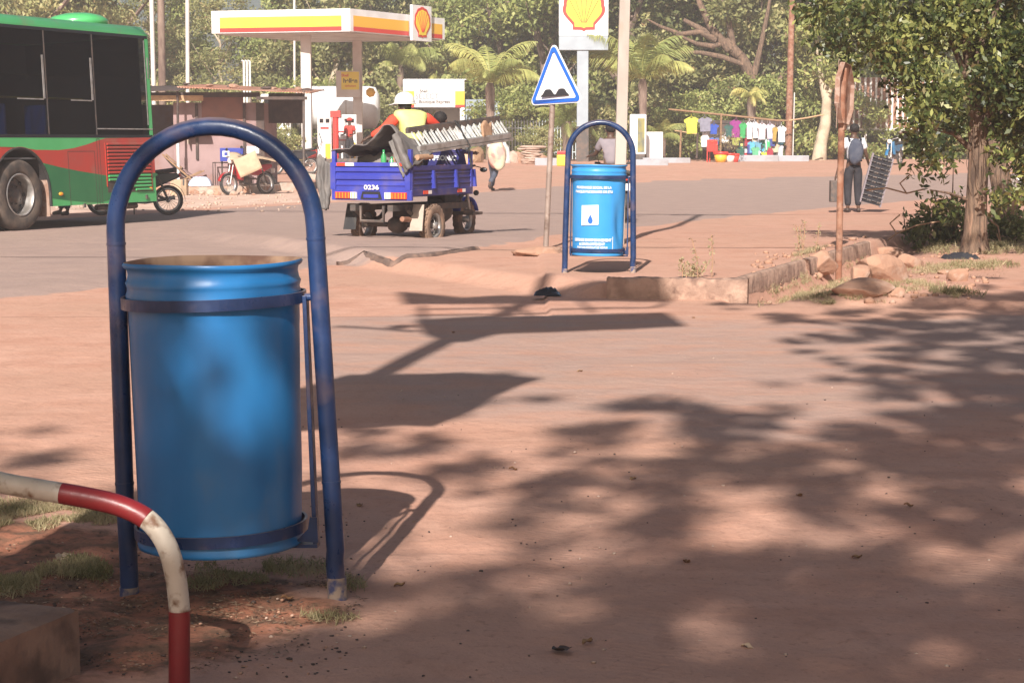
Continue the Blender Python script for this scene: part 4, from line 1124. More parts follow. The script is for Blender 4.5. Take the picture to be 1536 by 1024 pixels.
# ---------------------------------------------------------------- motorbikes
def moto(name, label, loc, rz, colr='moto_red', lean=0.0, group='motorbikes', steer=0.0, trunk=False):
    t = thing(name, label, 'motorbike', loc, rz, group, rx=lean)
    r = 0.285
    for x in (-0.62, 0.62):
        wheel_parts(t, (x, 0, r), r, 0.085, 'y', 0.80, 'rubber', 'steel', spokes=18)
    MB().tube([(-0.62, 0.0, r), (-0.3, 0, 0.42), (0.05, 0, 0.40), (0.25, 0, 0.75), (0.38, 0, 0.82)], 0.028, 8).tube([(-0.45, 0, 0.72), (0.0, 0, 0.62), (0.3, 0, 0.75)], 0.022, 8).tube([(-0.62, 0.09, r), (-0.45, 0.09, 0.7)], 0.022, 8).tube([(-0.62, -0.09, r), (-0.45, -0.09, 0.7)], 0.022, 8).build('chassis', ['steel_dark'], t)
    MB().ell((0.05, 0, 0.36), 0.19, 0.12, 0.14, n=12).box(-0.12, -0.1, 0.26, 0.2, 0.1, 0.40).lathe([(0.05, -0.12), (0.08, -0.05), (0.08, 0.05), (0.05, 0.12)], 12, M=Matrix.Translation((0.2, 0, 0.42)) @ Matrix.Rotation(R(60), 4, 'Y')).build('engine', ['steel_dark'], t, bevel=0.01)
    MB().tube([(0.12, -0.11, 0.25), (-0.2, -0.13, 0.24), (-0.75, -0.14, 0.34)], [0.02, 0.025, 0.042], 10).build('exhaust', ['steel'], t)
    MB().grid(lambda u, v: Vector((-0.78 + 0.86 * u, (v - 0.5) * (0.24 - 0.08 * u), 0.80 + 0.05 * (1 - u) ** 2 + 0.03 * math.sin(math.pi * v) - 0.04 * u)), 10, 6).build('seat', ['rubber'], t, solid=0.06)
    bd = MB().ell((0.24, 0, 0.78), 0.20, 0.10, 0.12, n=14).prism([(-0.80, 0.80), (-0.85, 0.72), (-0.35, 0.50), (0.10, 0.55), (0.10, 0.72), (-0.3, 0.78)], -0.09, 0.09)
    bd.prism([(0.30, 0.9), (0.44, 0.86), (0.36, 0.40), (0.22, 0.36), (0.20, 0.5)], -0.15, -0.06).prism([(0.30, 0.9), (0.44, 0.86), (0.36, 0.40), (0.22, 0.36), (0.20, 0.5)], 0.06, 0.15)
    bd.build('bodywork', [colr], t, bevel=0.02)
    fk = MB().tube([(0.62, 0.07, r), (0.43, 0.07, 0.92)], 0.02, 8).tube([(0.62, -0.07, r), (0.43, -0.07, 0.92)], 0.02, 8).build('fork', ['steel'], t)
    def fender(cx, a0, a1):
        return MB().grid(lambda u, v: Vector((cx + (r + 0.035) * math.cos(a0 + (a1 - a0) * u), (v - 0.5) * 0.12, r + (r + 0.035) * math.sin(a0 + (a1 - a0) * u))), 12, 3)
    fender(0.62, R(15), R(135)).build('front_fender', [colr], t, solid=0.008)
    fender(-0.62, R(60), R(185)).build('rear_fender', ['rubber'], t, solid=0.008)
    hb = MB().tube([(0.34, -0.34, 1.02), (0.40, -0.16, 0.99), (0.42, 0, 0.94), (0.40, 0.16, 0.99), (0.34, 0.34, 1.02)], 0.014, 8).build('handlebar', ['steel'], t)
    for s in (-1, 1):
        MB().tube([(0.36, s * 0.26, 1.01), (0.34, s * 0.30, 1.18)], 0.006, 6).ell((0.34, s * 0.31, 1.22), 0.015, 0.06, 0.04).build('mirror', ['plastic_black'], hb)
        MB().tube([(0.34, s * 0.34, 1.02), (0.35, s * 0.24, 1.015)], 0.02, 8).build('grip', ['rubber'], hb)
    MB().ell((0.50, 0, 0.90), 0.07, 0.09, 0.09, n=12).build('headlight', ['lamp_white'], t)
    MB().ell((-0.84, 0, 0.76), 0.03, 0.07, 0.04, n=10).build('tail_light', ['lamp_red'], t)
    MB().box(-0.93, -0.07, 0.56, -0.90, 0.07, 0.68).build('number_plate', ['white_paint'], t)
    if trunk: MB().box(-1.05, -0.2, 0.90, -0.65, 0.2, 1.2).build('top_box', ['moto_black'], t, bevel=0.04)
    MB().tube([(0.02, -0.14, 0.28), (0.02, -0.2, 0.02)], 0.012, 6).tube([(0.02, 0.10, 0.28), (0.02, 0.14, 0.02)], 0.012, 6).build('stand', ['steel_dark'], t)
    return t
def ground_at(px, py): return G(px, py)
b = G(372, 292); moto('motorbike', 'red motorbike parked by the shack with cardboard over its handlebars', b, math.atan2(-0.74, -0.68), 'moto_red', lean=R(6))
red_bike_loc = b
b = on(203, 35.6); moto('motorbike', 'black motorbike half hidden behind the rear of the green bus', b, R(190), 'moto_black', lean=R(3))
b = G(440, 262); moto('motorbike', 'dark motorbike parked beyond the shack by the right end of its roof', b, R(205), 'moto_black', lean=R(4))
b = on(925, 33.0); bk = moto('motorbike', 'black motorbike under the grey-shirted rider, hidden behind the far bin', b, R(97), 'moto_black'); mb_loc = b
b = on(1342, 72); moto('motorbike', 'pale blue motorbike parked under the striped board on the far right', b, R(240), 'moto_blue', lean=R(4))
b = on(1556, 47); moto('motorbike', 'yellow motorbike cut off by the right edge of the photo', b, R(160), 'moto_yellow', lean=R(4))
SIT = dict(pel=(0, 0, .0), sp=(0, .04, .18), ch=(0, .08, .39), nk=(0, .10, .53), jw=(0, .125, .60), sk=(0, .11, .685), cr=(0, .105, .75), ls=(-.17, .08, .46), le=(-.25, .22, .24), lw=(-.30, .46, .22), rs=(.17, .08, .46), re=(.25, .22, .24), rw=(.30, .46, .22),
    lh=(-.10, .02, -.02), lk=(-.20, .42, -.06), la=(-.18, .30, -.46), lt=(-.18, .44, -.50), rh=(.10, .02, -.02), rk=(.20, .42, -.06), ra=(.18, .30, -.46), rt=(.18, .44, -.50))
person('person in a grey shirt seated with back to us behind the far bin', mb_loc + Vector((-0.10, -0.12, 0.93)), R(7), SIT, 'grey_cloth', 'dark_cloth', .7)
p = on(104, 35.2); person('person standing beyond the bus, only dark shoes and ankles visible beneath it', p, R(80), dict(ra=(.12, .22, .09), rt=(.12, .40, .035), rk=(.1, .16, .5)), 'dark_cloth', 'jeans')
# pedestrian carrying a sack
p = G(740, 287)
walk = dict(sp=(0, .05, 1.12), ch=(0, .12, 1.31), nk=(0, .17, 1.44), jw=(0, .21, 1.51), sk=(0, .20, 1.60), cr=(0, .19, 1.66), ls=(-.17, .12, 1.38), rs=(.17, .12, 1.38), le=(-.24, .1, 1.13), lw=(-.23, .24, .95), re=(.25, .02, 1.42), rw=(.22, -.12, 1.30),
    lk=(-.09, .12, .50), la=(-.09, .05, .09), lt=(-.10, .20, .035), rk=(.10, -.04, .50), ra=(.11, -.34, .22), rt=(.11, -.30, .07))
person('person walking away in a white shirt with a sack over the shoulder', p, R(-35), walk, 'white_cloth', 'jeans', .75)
sk_ = MB().ell((0, 0, 0), 0.27, 0.24, 0.42, n=24, k=16, wob=0.28)
for v in sk_.v:
    if v.z > 0.15: v.x *= 1 - (v.z - 0.15) * 1.3; v.y *= 1 - (v.z - 0.15) * 1.3
o = solo('sack', sk_, ['sack'], 'bulging cream and red woven sack carried by the walking person', 'sack', p + Vector((0.13, -0.26, 1.03)), 0); o.rotation_euler = (R(-8), R(-6), 0)
# vendor with the rack of sunglasses
p = G(1279, 319); vd = person('person in a white shirt with a grey backpack standing by the rusty sign', p, R(5), dict(re=(.26, .02, 1.12), rw=(.34, .16, .98), rt=(.15, .11, .03), lw=(-.33, .03, .75)), 'white_cloth', 'dark_cloth', .6)
bp_ = MB().ell((0, -0.20, 1.20), 0.155, 0.10, 0.25, n=20, wob=0.15)
bk_ = bp_.build('backpack', ['jeans'], None); bk_.location = p
mb_ = MB(); 
for s in (-1, 1): mb_.tube([(s * .11, -.14, 1.42), (s * .12, .02, 1.50), (s * .12, .13, 1.38), (s * .13, .08, 1.1), (s * .13, -.1, 1.02)], 0.022, 6)
mb_.build('strap', ['dark_cloth'], bk_)
tag(bk_, 'dark grey backpack worn by the person beside the rusty sign', 'backpack')
rk = thing('sunglasses_rack', 'tall dark board covered in rows of sunglasses held by the backpack wearer', 'rack', p + Vector((0.34, 0.0, 0.18)), R(10), ry=R(15))
MB().box(-0.22, -0.015, 0, 0.22, 0.015, 0.94).build('board', ['dark_cloth'], rk)
for i in range(10):
    m_ = MB()
    for k_ in range(4):
        x = -0.165 + k_ * 0.11
        m_.ell((x - 0.024, -0.03, 0.05 + i * 0.093), 0.022, 0.008, 0.018, k_ % 2, n=8).ell((x + 0.024, -0.03, 0.05 + i * 0.093), 0.022, 0.008, 0.018, k_ % 2, n=8)
        m_.box(x - 0.045, -0.036, 0.062 + i * 0.093, x + 0.045, -0.026, 0.068 + i * 0.093, 2)
    m_.build('sunglasses_row', ['bus_black', 'steel_dark', 'steel'], rk)
MB().box(-0.23, -0.02, -0.02, -0.20, 0.02, 0.97).box(0.20, -0.02, -0.02, 0.23, 0.02, 0.97).build('edge_frame', ['grey_cloth'], rk)
solo('carried_box', MB().box(-0.13, -0.1, 0, 0.0, 0.1, 0.42), ['steel_dark'], 'grey flat case hanging at the left side of the backpack wearer', 'case', p + Vector((-0.33, -0.02, 0.21)), 0, bevel=0.01)
# ---------------------------------------------------------------- cargo tricycle
TR_ = Vector((-2.10, 27.8, 0)); s_ = 1.0
TR_ = Vector(((A(557, 300, 24.45)).x, 24.45, 0))
trz = R(-25)
tk = thing('cargo_tricycle', 'loaded blue three-wheeled cargo tricycle crossing the road', 'tricycle', TR_, trz)
TM = mtx(TR_, trz)
HWt = 0.555
def steel_beam(name, a, b, w_, m_='trike_blue', parent=tk, h=None): return MB().beam(a, b, w_, h, 0).build(name, [m_], parent)
# tailgate: ribbed panel
ztb, ztm = 0.55, 1.08
prof = [(0.0, 0.70), (0.0, 0.745), (-0.012, 0.765), (0.012, 0.80), (0.012, 0.83), (-0.014, 0.85), (-0.014, 0.90), (0.012, 0.925), (0.012, 0.94), (-0.014, 0.96), (-0.014, 0.995), (0.0, 1.015), (0.0, 1.08)]
g_ = MB(); n = len(prof)
g_.add([(x, y, z) for x in (-HWt, HWt) for y, z in prof], [(i, i + 1, n + i + 1, n + i) for i in range(n - 1)], 0, False)
tg = g_.build('tailgate', ['trike_blue'], tk, solid=0.01)
for s in (-1, 1): MB().box(s * HWt - 0.045, -0.025, 0.70, s * HWt + 0.03, 0.02, 1.08).build('tailgate_post', ['trike_blue'], tg)
MB().box(-HWt - 0.03, -0.028, 1.03, HWt + 0.03, 0.02, 1.085).build('top_rail', ['trike_blue'], tg)
for x0, x1, c1, c2 in ((-0.50, -0.24, 'lamp_red', 'white_paint'), (0.30, 0.56, 'white_paint', 'lamp_red')):
    MB().box(x0, -0.034, 1.036, (x0 + x1) / 2, -0.028, 1.079).box((x0 + x1) / 2, -0.034, 1.036, x1, -0.028, 1.079, 1).build('reflector', [c1, c2], tg)
text('0236', 0.09, M=Matrix.Translation((0.03, -0.05, 0.705)), bold=0.002, sx=1.25).build('lettering', ['lamp_white'], tg)
# rear beam with lights
rb = MB().prism([(-HWt - 0.03, ztb), (HWt + 0.05, ztb), (HWt + 0.05, 0.70), (-HWt - 0.03, 0.70)], -0.02, 0.03).build('rear_beam', ['trike_blue'], tk, bevel=0.006)
for s in (-1, 1):
    x0, x1 = (-0.52, -0.20) if s < 0 else (0.22, 0.54)
    l_ = MB(); xs_ = [x0 + (x1 - x0) * f for f in ((0, .72, 1) if s < 0 else (0, .28, 1))]
    if s < 0: l_.box(xs_[0], -0.045, 0.575, xs_[1], -0.02, 0.665, 0).box(xs_[1], -0.045, 0.575, xs_[2], -0.02, 0.665, 1)
    else: l_.box(xs_[0], -0.045, 0.575, xs_[1], -0.02, 0.665, 1).box(xs_[1], -0.045, 0.575, xs_[2], -0.02, 0.665, 0)
    for i in range(7):
        x = x0 + (x1 - x0) * (i + 0.5) / 7; l_.box(x - 0.004, -0.05, 0.58, x + 0.004, -0.045, 0.66, 2)
    l_.build('tail_light', ['lamp_red', 'lamp_white', 'lamp_amber'], tk)
MB().prism([(-0.12, 0.675), (0.14, 0.675), (0.17, 0.565), (-0.15, 0.565)], -0.026, -0.02).build('plate_recess', ['plastic_black'], rb)
MB().box(-0.10, -0.032, 0.585, 0.12, -0.026, 0.635).build('number_plate', ['trike_blue'], rb)
BL = 1.78
# side panels
for s in (-1, 1):
    x = s * (HWt + 0.01)
    sp_ = MB(); sp_.box(x - 0.008, 0.03, 0.66, x + 0.008, BL, 1.02)
    side_o = sp_.build('side_panel', ['trike_navy'], tk)
    MB().box(x - 0.02, 0.0, 0.97, x + 0.025, BL, 1.04).build('top_rail', ['trike_navy'], side_o, bevel=0.006)
    MB().box(x - 0.02, 0.0, 0.61, x + 0.03, BL, 0.71).build('bottom_rail', ['trike_navy'], side_o, bevel=0.006)
    for z in (0.78, 0.86, 0.93): MB().tube([(x + s * 0.006, 0.06, z), (x + s * 0.006, BL - 0.03, z)], 0.014, 8).build('rib', ['trike_navy'], side_o)
    for y in (0.62, 1.28, 1.84):
        MB().prism([(0, 0), (0.05, 0), (0.03, 0.26), (-0.01, 0.26)], -0.02, 0.02, M=Matrix.Translation((x + s * 0.012, y, 0.71)) @ Matrix.Rotation(R(0 if s > 0 else 180), 4, 'Z')).build('gusset', ['trike_blue'], side_o)
    for y in (0.32, 1.32): MB().box(x + s * 0.032, y, 0.635, x + s * 0.036, y + 0.14, 0.685, 0).box(x + s * 0.032, y + 0.14, 0.635, x + s * 0.036, y + 0.24, 0.685, 1).build('reflector', ['lamp_red', 'lamp_white'], side_o)
    steel_beam('corner_post', (x, 0.03, 0.60), (x, 0.03, 1.27), 0.05)
    steel_beam('front_post', (x, BL, 0.60), (x, BL, 1.24), 0.05)
# headboard with the maker's name
hb_ = MB().box(-HWt, BL - 0.012, 0.66, HWt, BL + 0.012, 1.04).build('headboard', ['trike_navy'], tk)
MB().prism([(-0.20, 1.04), (0.50, 1.04), (0.46, 1.24), (-0.14, 1.24)], BL - 0.012, BL + 0.012).build('name_board', ['trike_navy'], hb_)
steel_beam('head_rail', (-HWt, BL, 1.235), (HWt, BL, 1.235), 0.045, 'trike_navy')
text('APSONIC', 0.10, M=Matrix.Translation((0.15, BL - 0.02, 1.10)), bold=0.004, sx=1.0).build('lettering', ['sign_white'], hb_)
MB().box(0.06, BL - 0.02, 0.985, 0.18, BL - 0.012, 1.03).build('badge', ['lamp_amber'], hb_)
MB().box(-HWt, 0.02, 0.60, HWt, BL, 0.64).build('cargo_floor', ['trike_navy'], tk)
for o in [c for c in bpy.data.objects if c.parent is tk]: o.scale.z = 0.92; o.location.z = 0.115
tk.location.z = 0.012
# running gear
for s in (-1, 1):
    steel_beam('chassis_rail', (s * 0.28, 0.0, 0.52), (s * 0.28, 2.2, 0.50), 0.08, 'steel_dark')
    wheel_parts(tk, (s * 0.52, 0.72, 0.275), 0.275, 0.135, 'x', 0.60, 'tyre_dusty', 'steel', spokes=12, knob=22)
    MB().tube([(s * 0.40, 0.25, 0.50), (s * 0.40, 0.5, 0.36), (s * 0.40, 0.72, 0.32), (s * 0.40, 0.95, 0.36), (s * 0.40, 1.2, 0.50)], 0.03, 6).build('leaf_spring', ['steel_dark'], tk)
    y0 = 0.30
    MB().add([(s * 0.50 - 0.09, y0 + 0.10, 0.56), (s * 0.50 + 0.07, y0 + 0.10, 0.56), (s * 0.50 + 0.09, y0, 0.22), (s * 0.50 - 0.10, y0, 0.22)], [(0, 1, 2, 3)]).build('mud_flap', ['rubber' if s < 0 else 'concrete'], tk, solid=0.012)
ax = MB().tube([(-0.46, 0.72, 0.275), (-0.1, 0.72, 0.275)], 0.035, 10).tube([(0.1, 0.72, 0.275), (0.46, 0.72, 0.275)], 0.035, 10).ell((0, 0.72, 0.275), 0.15, 0.13, 0.12, n=12).tube([(0, 0.78, 0.30), (0, 1.7, 0.42)], 0.03, 8)
ax.build('rear_axle', ['steel_dark'], tk)
MB().box(-0.24, 1.0, 0.33, 0.22, 1.7, 0.50).ell((0, 1.9, 0.42), 0.2, 0.25, 0.18, n=12).build('engine', ['steel_dark'], tk, bevel=0.02)
MB().tube([(-0.16, 0.0, 0.55), (-0.16, 0.0, 0.35), (0.18, 0.0, 0.35), (0.18, 0.0, 0.55)], 0.024, 8).build('step_bar', ['steel_dark'], tk)
MB().tube([(0.30, 0.9, 0.40), (0.38, 0.4, 0.36), (0.40, 0.1, 0.38)], 0.035, 8).build('exhaust', ['rust'], tk)
wheel_parts(tk, (0, 2.72, 0.275), 0.275, 0.12, 'x', 0.60, 'tyre_dusty', 'steel', spokes=12, knob=20)
MB().tube([(-0.1, 2.72, 0.275), (-0.1, 2.52, 0.95)], 0.026, 8).tube([(0.1, 2.72, 0.275), (0.1, 2.52, 0.95)], 0.026, 8).build('fork', ['steel'], tk)
MB().grid(lambda u, v: Vector(((v - 0.5) * 0.17, 2.72 + 0.32 * math.cos(R(20) + R(140) * u), 0.275 + 0.32 * math.sin(R(20) + R(140) * u))), 12, 3).build('front_fender', ['trike_blue'], tk, solid=0.01)
MB().box(-0.15, 2.18, 0.62, 0.15, 2.5, 0.86).ell((0, 2.36, 0.86), 0.15, 0.24, 0.12, n=14).build('fuel_tank', ['trike_blue'], tk, bevel=0.03)
MB().box(-0.2, 1.85, 0.74, 0.2, 2.18, 0.82).box(-0.14, 1.83, 0.45, 0.14, 2.3, 0.74).build('seat', ['rubber'], tk, bevel=0.02)
steel_beam('frame_tube', (0.0, 1.8, 0.50), (0.0, 2.5, 0.72), 0.07, 'trike_navy')
hb = MB().tube([(-0.40, 2.25, 1.05), (-0.2, 2.45, 1.03), (0, 2.51, 0.98), (0.2, 2.45, 1.03), (0.40, 2.25, 1.05)], 0.016, 8).build('handlebar', ['steel_dark'], tk)
for s in (-1, 1):
    MB().tube([(s * 0.33, 2.31, 1.05), (s * 0.46, 2.33, 1.02)], 0.007, 6).ell((s * 0.50, 2.33, 0.99), 0.06, 0.02, 0.035).build('mirror', ['plastic_black'], hb)
    MB().ell((s * 0.30, 2.5, 0.66), 0.04, 0.05, 0.04, n=10).build('indicator', ['plastic_black'], tk)
MB().ell((0, 2.62, 0.92), 0.09, 0.07, 0.09, n=14).build('headlight', ['lamp_white'], tk)
MB().tube([(0.30, 2.1, 0.42), (0.42, 2.15, 0.40)], 0.03, 8).box(-0.45, 2.1, 0.36, 0.45, 2.4, 0.40).build('foot_board', ['steel_dark'], tk)

def tkw(p): return TM @ Vector(p)
# tarpaulin thrown over the load
def tarp_fn(u, v):
    x = -0.60 + 1.20 * u
    ridge = 1.27 + 0.08 * float(sm(u / 0.35)) + 0.27 * math.exp(-((u - 0.70) / 0.15) ** 2) * (1 - 0.45 * v)
    drop = 0.30 * float(sm((u - 0.84) / 0.16)) * (1 - v)
    z = ridge - drop - 0.10 * v + 0.04 * noise.noise(Vector((u * 7, v * 4, 0))) + 0.02 * noise.noise(Vector((u * 19, v * 6, 3)))
    y = 0.0 + (0.95 - 0.35 * u) * v + 0.05 * noise.noise(Vector((u * 6, v * 3, 7)))
    return Vector((x + 0.04 * noise.noise(Vector((u * 4, v * 5, 5))), y, z))
tp_ = thing('tarpaulin', 'dark grey tarpaulin thrown over the load of the blue tricycle', 'tarpaulin', TR_, trz)
MB().grid(tarp_fn, 46, 24).build('cover_sheet', ['tarp'], tp_, solid=0.012)
def flap_fn(u, v):
    z = 1.16 - 0.66 * u
    return Vector((-0.63 - 0.27 * v * (1 - .5 * abs(u - .35)) - 0.05 * u + 0.04 * noise.noise(Vector((u * 5, v * 4, 1))), 0.05 + 0.10 * v + 0.04 * math.sin(v * 11 + u * 3), z + 0.14 * (v - 0.5) * (1 - u) + .05 * noise.noise(Vector((v * 6, u * 2, 3)))))
MB().grid(flap_fn, 20, 10).build('hanging_flap', ['tarp'], tp_, solid=0.012)
def flap2(u, v): return Vector((-0.60 + 0.03 * math.sin(u * 9 + v * 5), 0.05 + 0.35 * v, 1.30 - 0.26 * u + 0.03 * noise.noise(Vector((u * 8, v * 5, 2))))) 
def flap3(u, v):
    a = Vector((0.36 + 0.20 * u, -0.055 + 0.03 * math.sin(v * 12) * u, 1.46 - 0.46 * u)); return a + Vector((0.13 * (v - 0.5) + 0.02 * noise.noise(Vector((u * 6, v * 6, 1))), 0.05 * math.sin(v * 7), 0.13 * (v - 0.5)))
MB().grid(flap3, 18, 10).build('hanging_flap', ['tarp'], tp_, solid=0.012)
def inner(u, v): return Vector((-0.42 + 0.62 * u, 0.30 + 0.10 * v, 0.98 + 0.26 * v + 0.05 * noise.noise(Vector((u * 6, v * 5, 11))) - 0.1 * abs(u - 0.5)))
MB().grid(inner, 18, 10).build('folded_sheet', ['tarp'], tp_, solid=0.012)
for i, (x, z, h, m_) in enumerate(((0.10, 1.05, 0.24, 'green_glass'), (0.22, 1.03, 0.17, 'green_glass'))):
    solo('bottle', MB().lathe([(0, 0), (0.035, 0), (0.037, 0.02), (0.037, h * 0.62), (0.014, h * 0.82), (0.014, h), (0, h)], 16), [m_], ('taller' if i == 0 else 'shorter') + ' green bottle standing in the tricycle load behind the tailgate', 'bottle', tkw((x, 0.16, z)), 0, 'green bottles in the tricycle load')
for i in range(4):
    lb = ['lowest', 'second lowest', 'second highest', 'topmost'][i]
    solo('firewood_stick', MB().tube([(0.34, 0.02, 1.06 + i * 0.055), (0.40 + 0.02 * (i % 2), 0.6, 1.08 + i * 0.05)], 0.028, 8), ['rope'], f'{lb} stick of the small bundle at the right of the tailgate', 'stick', TR_, trz, 'sticks in the tricycle load')
solo('rolled_mat', MB().tube([(0.56, 0.22, 1.19), (0.575, 0.60, 1.20)], 0.038, 12), ['rope'], 'tan roll lying on the side rail of the tricycle under the ladder', 'roll', TR_, trz)
# ladder: two long rails, flat white rungs
def ladder(off, label, n_r=15, ph=0.0):
    l_ = thing('ladder', label, 'ladder', TR_, trz, 'ladders on the tricycle')
    a0, a1 = Vector((0.48, 0.42, 1.30)) + off, Vector((0.68, 2.80, 1.48)) + off
    up = Vector((-0.20, 0.05, 0.235))
    for p in (Vector((0, 0, 0)), up):
        MB().beam(a0 + p, a1 + p, 0.05, 0.065).build('rail', ['steel_dark' if p.length else 'steel'], l_)
    MB().beam(a0 + Vector((0.02, 0, -0.055)), a1 + Vector((0.02, 0.05, -0.055)), 0.035, 0.03).build('rail', ['steel'], l_)
    for i in range(n_r):
        f = (i + 0.5 + ph) / n_r; c = a0.lerp(a1, f)
        MB().beam(c, c + up, 0.02, 0.018).build('rung', ['rung_grey'], l_)
    return l_
ladder(Vector((0, 0, 0)), 'outer of the two long white-runged ladders tied on the tricycle, nearer to us')
ladder(Vector((-0.035, 0.09, 0.015)), 'inner of the two long white-runged ladders, lying behind the outer one', ph=0.35)
solo('cloth_pad', MB().grid(lambda u, v: Vector((0.60 + 0.10 * v - 0.12 * v, 2.1 + 0.30 * u, 1.43 + 0.23 * v + 0.03 * math.sin(u * 8 + v * 5))), 10, 6), ['rope'], 'tan rag tucked between the ladder rungs', 'rag', TR_, trz, solid=0.03)
solo('strap', MB().tube([(0.62, 1.55, 1.26), (0.67, 1.56, 1.33), (0.60, 1.60, 1.42), (0.40, 1.64, 1.68), (0.42, 1.7, 1.66), (0.60, 1.66, 1.3), (0.66, 1.62, 1.05)], 0.012, 6), ['cable'], 'dark strap tying the ladders to the tricycle side', 'strap', TR_, trz)
# helmeted worker on the load
wk = dict(SIT); wk.update(lk=(-.13, .16, -.36), la=(-.13, .02, -.62), lt=(-.13, .16, -.65), rk=(.13, .16, -.36), ra=(.13, .02, -.62), rt=(.13, .16, -.65), sp=(0, .06, .17), ch=(0, .13, .36), nk=(0, .19, .46), jw=(-.02, .25, .49), sk=(-.02, .26, .575), cr=(-.02, .265, .635), ls=(-.19, .12, .43), le=(-.36, .20, .24), lw=(-.52, .34, .14), rs=(.19, .12, .43), re=(.40, .20, .32), rw=(.60, .32, .24))
wl = tkw((-0.16, 1.50, 1.32))
wkr = person('person in a white helmet, orange sleeves and pale yellow vest riding on the load', wl, R(28), wk, 'hivis', 'dark_cloth', .22, hair=True)
for a_, b_, c_ in (('ls', 'le', 'lw'), ('rs', 're', 'rw')):
    va, vb, vc = (Vector(wk[k_]) for k_ in (a_, b_, c_))
    skin('sleeve', [tuple(va), tuple(vb), tuple(vb.lerp(vc, .92))], [(0, 1), (1, 2)], [.100, .072, .048], 'orange_cloth', wkr)
skin('collar', [(0, .15, .42), (0, .20, .48)], [(0, 1)], [.085, .07], 'orange_cloth', wkr)
hm_ = MB().lathe([(0.128, 0.0), (0.127, 0.03), (0.118, 0.075), (0.09, 0.115), (0.045, 0.14), (0, 0.148)], 28)
hm_.lathe([(0.128, 0.0), (0.145, -0.006), (0.145, 0.0), (0.128, 0.008)], 28)
hm_.grid(lambda u, v: Vector(((0.13 + 0.07 * v) * math.sin((u - 0.5) * 1.5), (0.125 + 0.075 * v) * math.cos((u - 0.5) * 1.5), 0.0 - 0.018 * v)), 14, 4)
hel = hm_.build('safety_helmet', ['white_paint'], None, solid=0.004)
hel.location = wl + Matrix.Rotation(R(28), 3, 'Z') @ Vector((-.02, .265, .60)); hel.rotation_euler = (0, 0, R(78)); hel.scale = (1.0, 1.12, 1.1)
tag(hel, 'white hard hat on the head of the worker riding the tricycle', 'helmet')
dl = tkw((-0.06, 2.0, 1.02))
person('driver of the blue tricycle, only a dark head above the ladder', dl, R(-25), SIT, 'dark_cloth', 'jeans', .7)

# ---------------------------------------------------------------- roadside shack
sk0, sk1 = on(238, 51.5), on(398, 51.5)
ox = sk0.x; sy = 51.5
W1 = sk1.x - ox
S = F / sy
def sx_(px, Y=sy): return on(px, Y).x - ox
def sz_(py, Y=sy): return HC + (HOR - py) * Y / F
sh = thing('roadside_shack', 'mauve plastered roadside shack with a rusty corrugated roof', 'shack', (ox, sy, 0))
zb = 0.12
wl_ = MB()
xA, xB = sx_(262), sx_(395)
wl_.box(xA, 0, 0, xB, 0.15, 2.45).box(xB - 0.15, 0.15, 0, xB, 3.0, 2.45).box(-1.8, 3.0, 0, xB, 3.15, 2.45).box(-1.8, 0, 0, -1.65, 3.0, 2.45).box(-1.65, 0.9, 0, xA, 1.0, 1.5, 0)
wl_.build('wall', ['mauve'], sh)
MB().box(-1.9, -0.95, -0.1, xB + 0.3, 3.2, 0.20).build('plinth', ['concrete'], sh, bevel=0.02)
MB().box(sx_(305), -0.03, sz_(186), sx_(367), 0.02, sz_(146)).build('shutter', ['door_brown'], sh)
for px in (297, 368):
    MB().box(sx_(px) - 0.03, -0.06, 0.9, sx_(px) + 0.04, -0.01, 2.42).build('batten', ['wood_dark'], sh)
MB().box(sx_(386), -0.03, 0.15, sx_(398), 0.03, 2.45).build('batten', ['wood_dark'], sh)
MB().box(-1.7, 0.2, 0.2, xA - 0.02, 0.85, 2.3).build('dark_interior', ['dark_void'], sh) if False else None
MB().box(-1.8, -0.55, sz_(153), sx_(312), -0.48, sz_(145)).build('front_beam', ['wood_pale'], sh)
# corrugated roof, slightly sagging
def roof_fn(x0, x1, y0, y1, z0, z1, sl=0.0, seed=0):
    nu = int((x1 - x0) / 0.038)
    return MB().grid(lambda u, v: Vector((x0 + (x1 - x0) * u, y0 + (y1 - y0) * v + 0.03 * noise.noise(Vector((u * 14, seed, 0))), z0 + (z1 - z0) * v + sl * u + 0.018 * math.cos(u * (x1 - x0) / 0.076 * 2 * math.pi) + 0.03 * noise.noise(Vector((u * 5, v * 2, seed))))), nu, 6)
zr0 = sz_(132, sy - 1.2)
r1 = roof_fn(sx_(268, sy - 1.2), sx_(465, sy - 1.2), -1.2, 3.2, zr0, zr0 + 0.20, -0.16, 1); r1.build('roof', ['roof_rust'], sh, solid=0.006)
r2 = roof_fn(-1.95, sx_(266, sy - 1.2), -0.9, 3.2, zr0 - 0.1, zr0 + 0.16, 0.0, 4); r2.build('roof', ['wood_dark'], sh, solid=0.006)
MB().box(-1.8, -0.5, zr0 - 0.25, sx_(395), -0.42, zr0 - 0.12).box(sx_(395), -1.1, zr0 - 0.33, sx_(462, sy - 1.1), -1.04, zr0 - 0.25).build('rafter', ['wood_dark'], sh)
MB().box(sx_(396), 1.2, 1.9, sx_(448), 1.25, zr0 - 0.1).build('awning_board', ['wood_dark'], sh)
for px, z0, m_, yy in ((268, 0.5, 'wood_dark', -0.62), (456, 0.0, 'steel_dark', -1.0)):
    x = sx_(px, sy + yy); MB().tube([(x, yy, 0.0), (x + 0.02, yy, zr0 - 0.1)], 0.035, 8).build('post', [m_], sh)
x = sx_(268, sy - 0.65); MB().tube([(x, -0.62, 0.30), (x, -0.62, 1.35)], 0.045, 8).build('painted_sleeve', ['white_paint'], sh)
rg = random.Random(4)
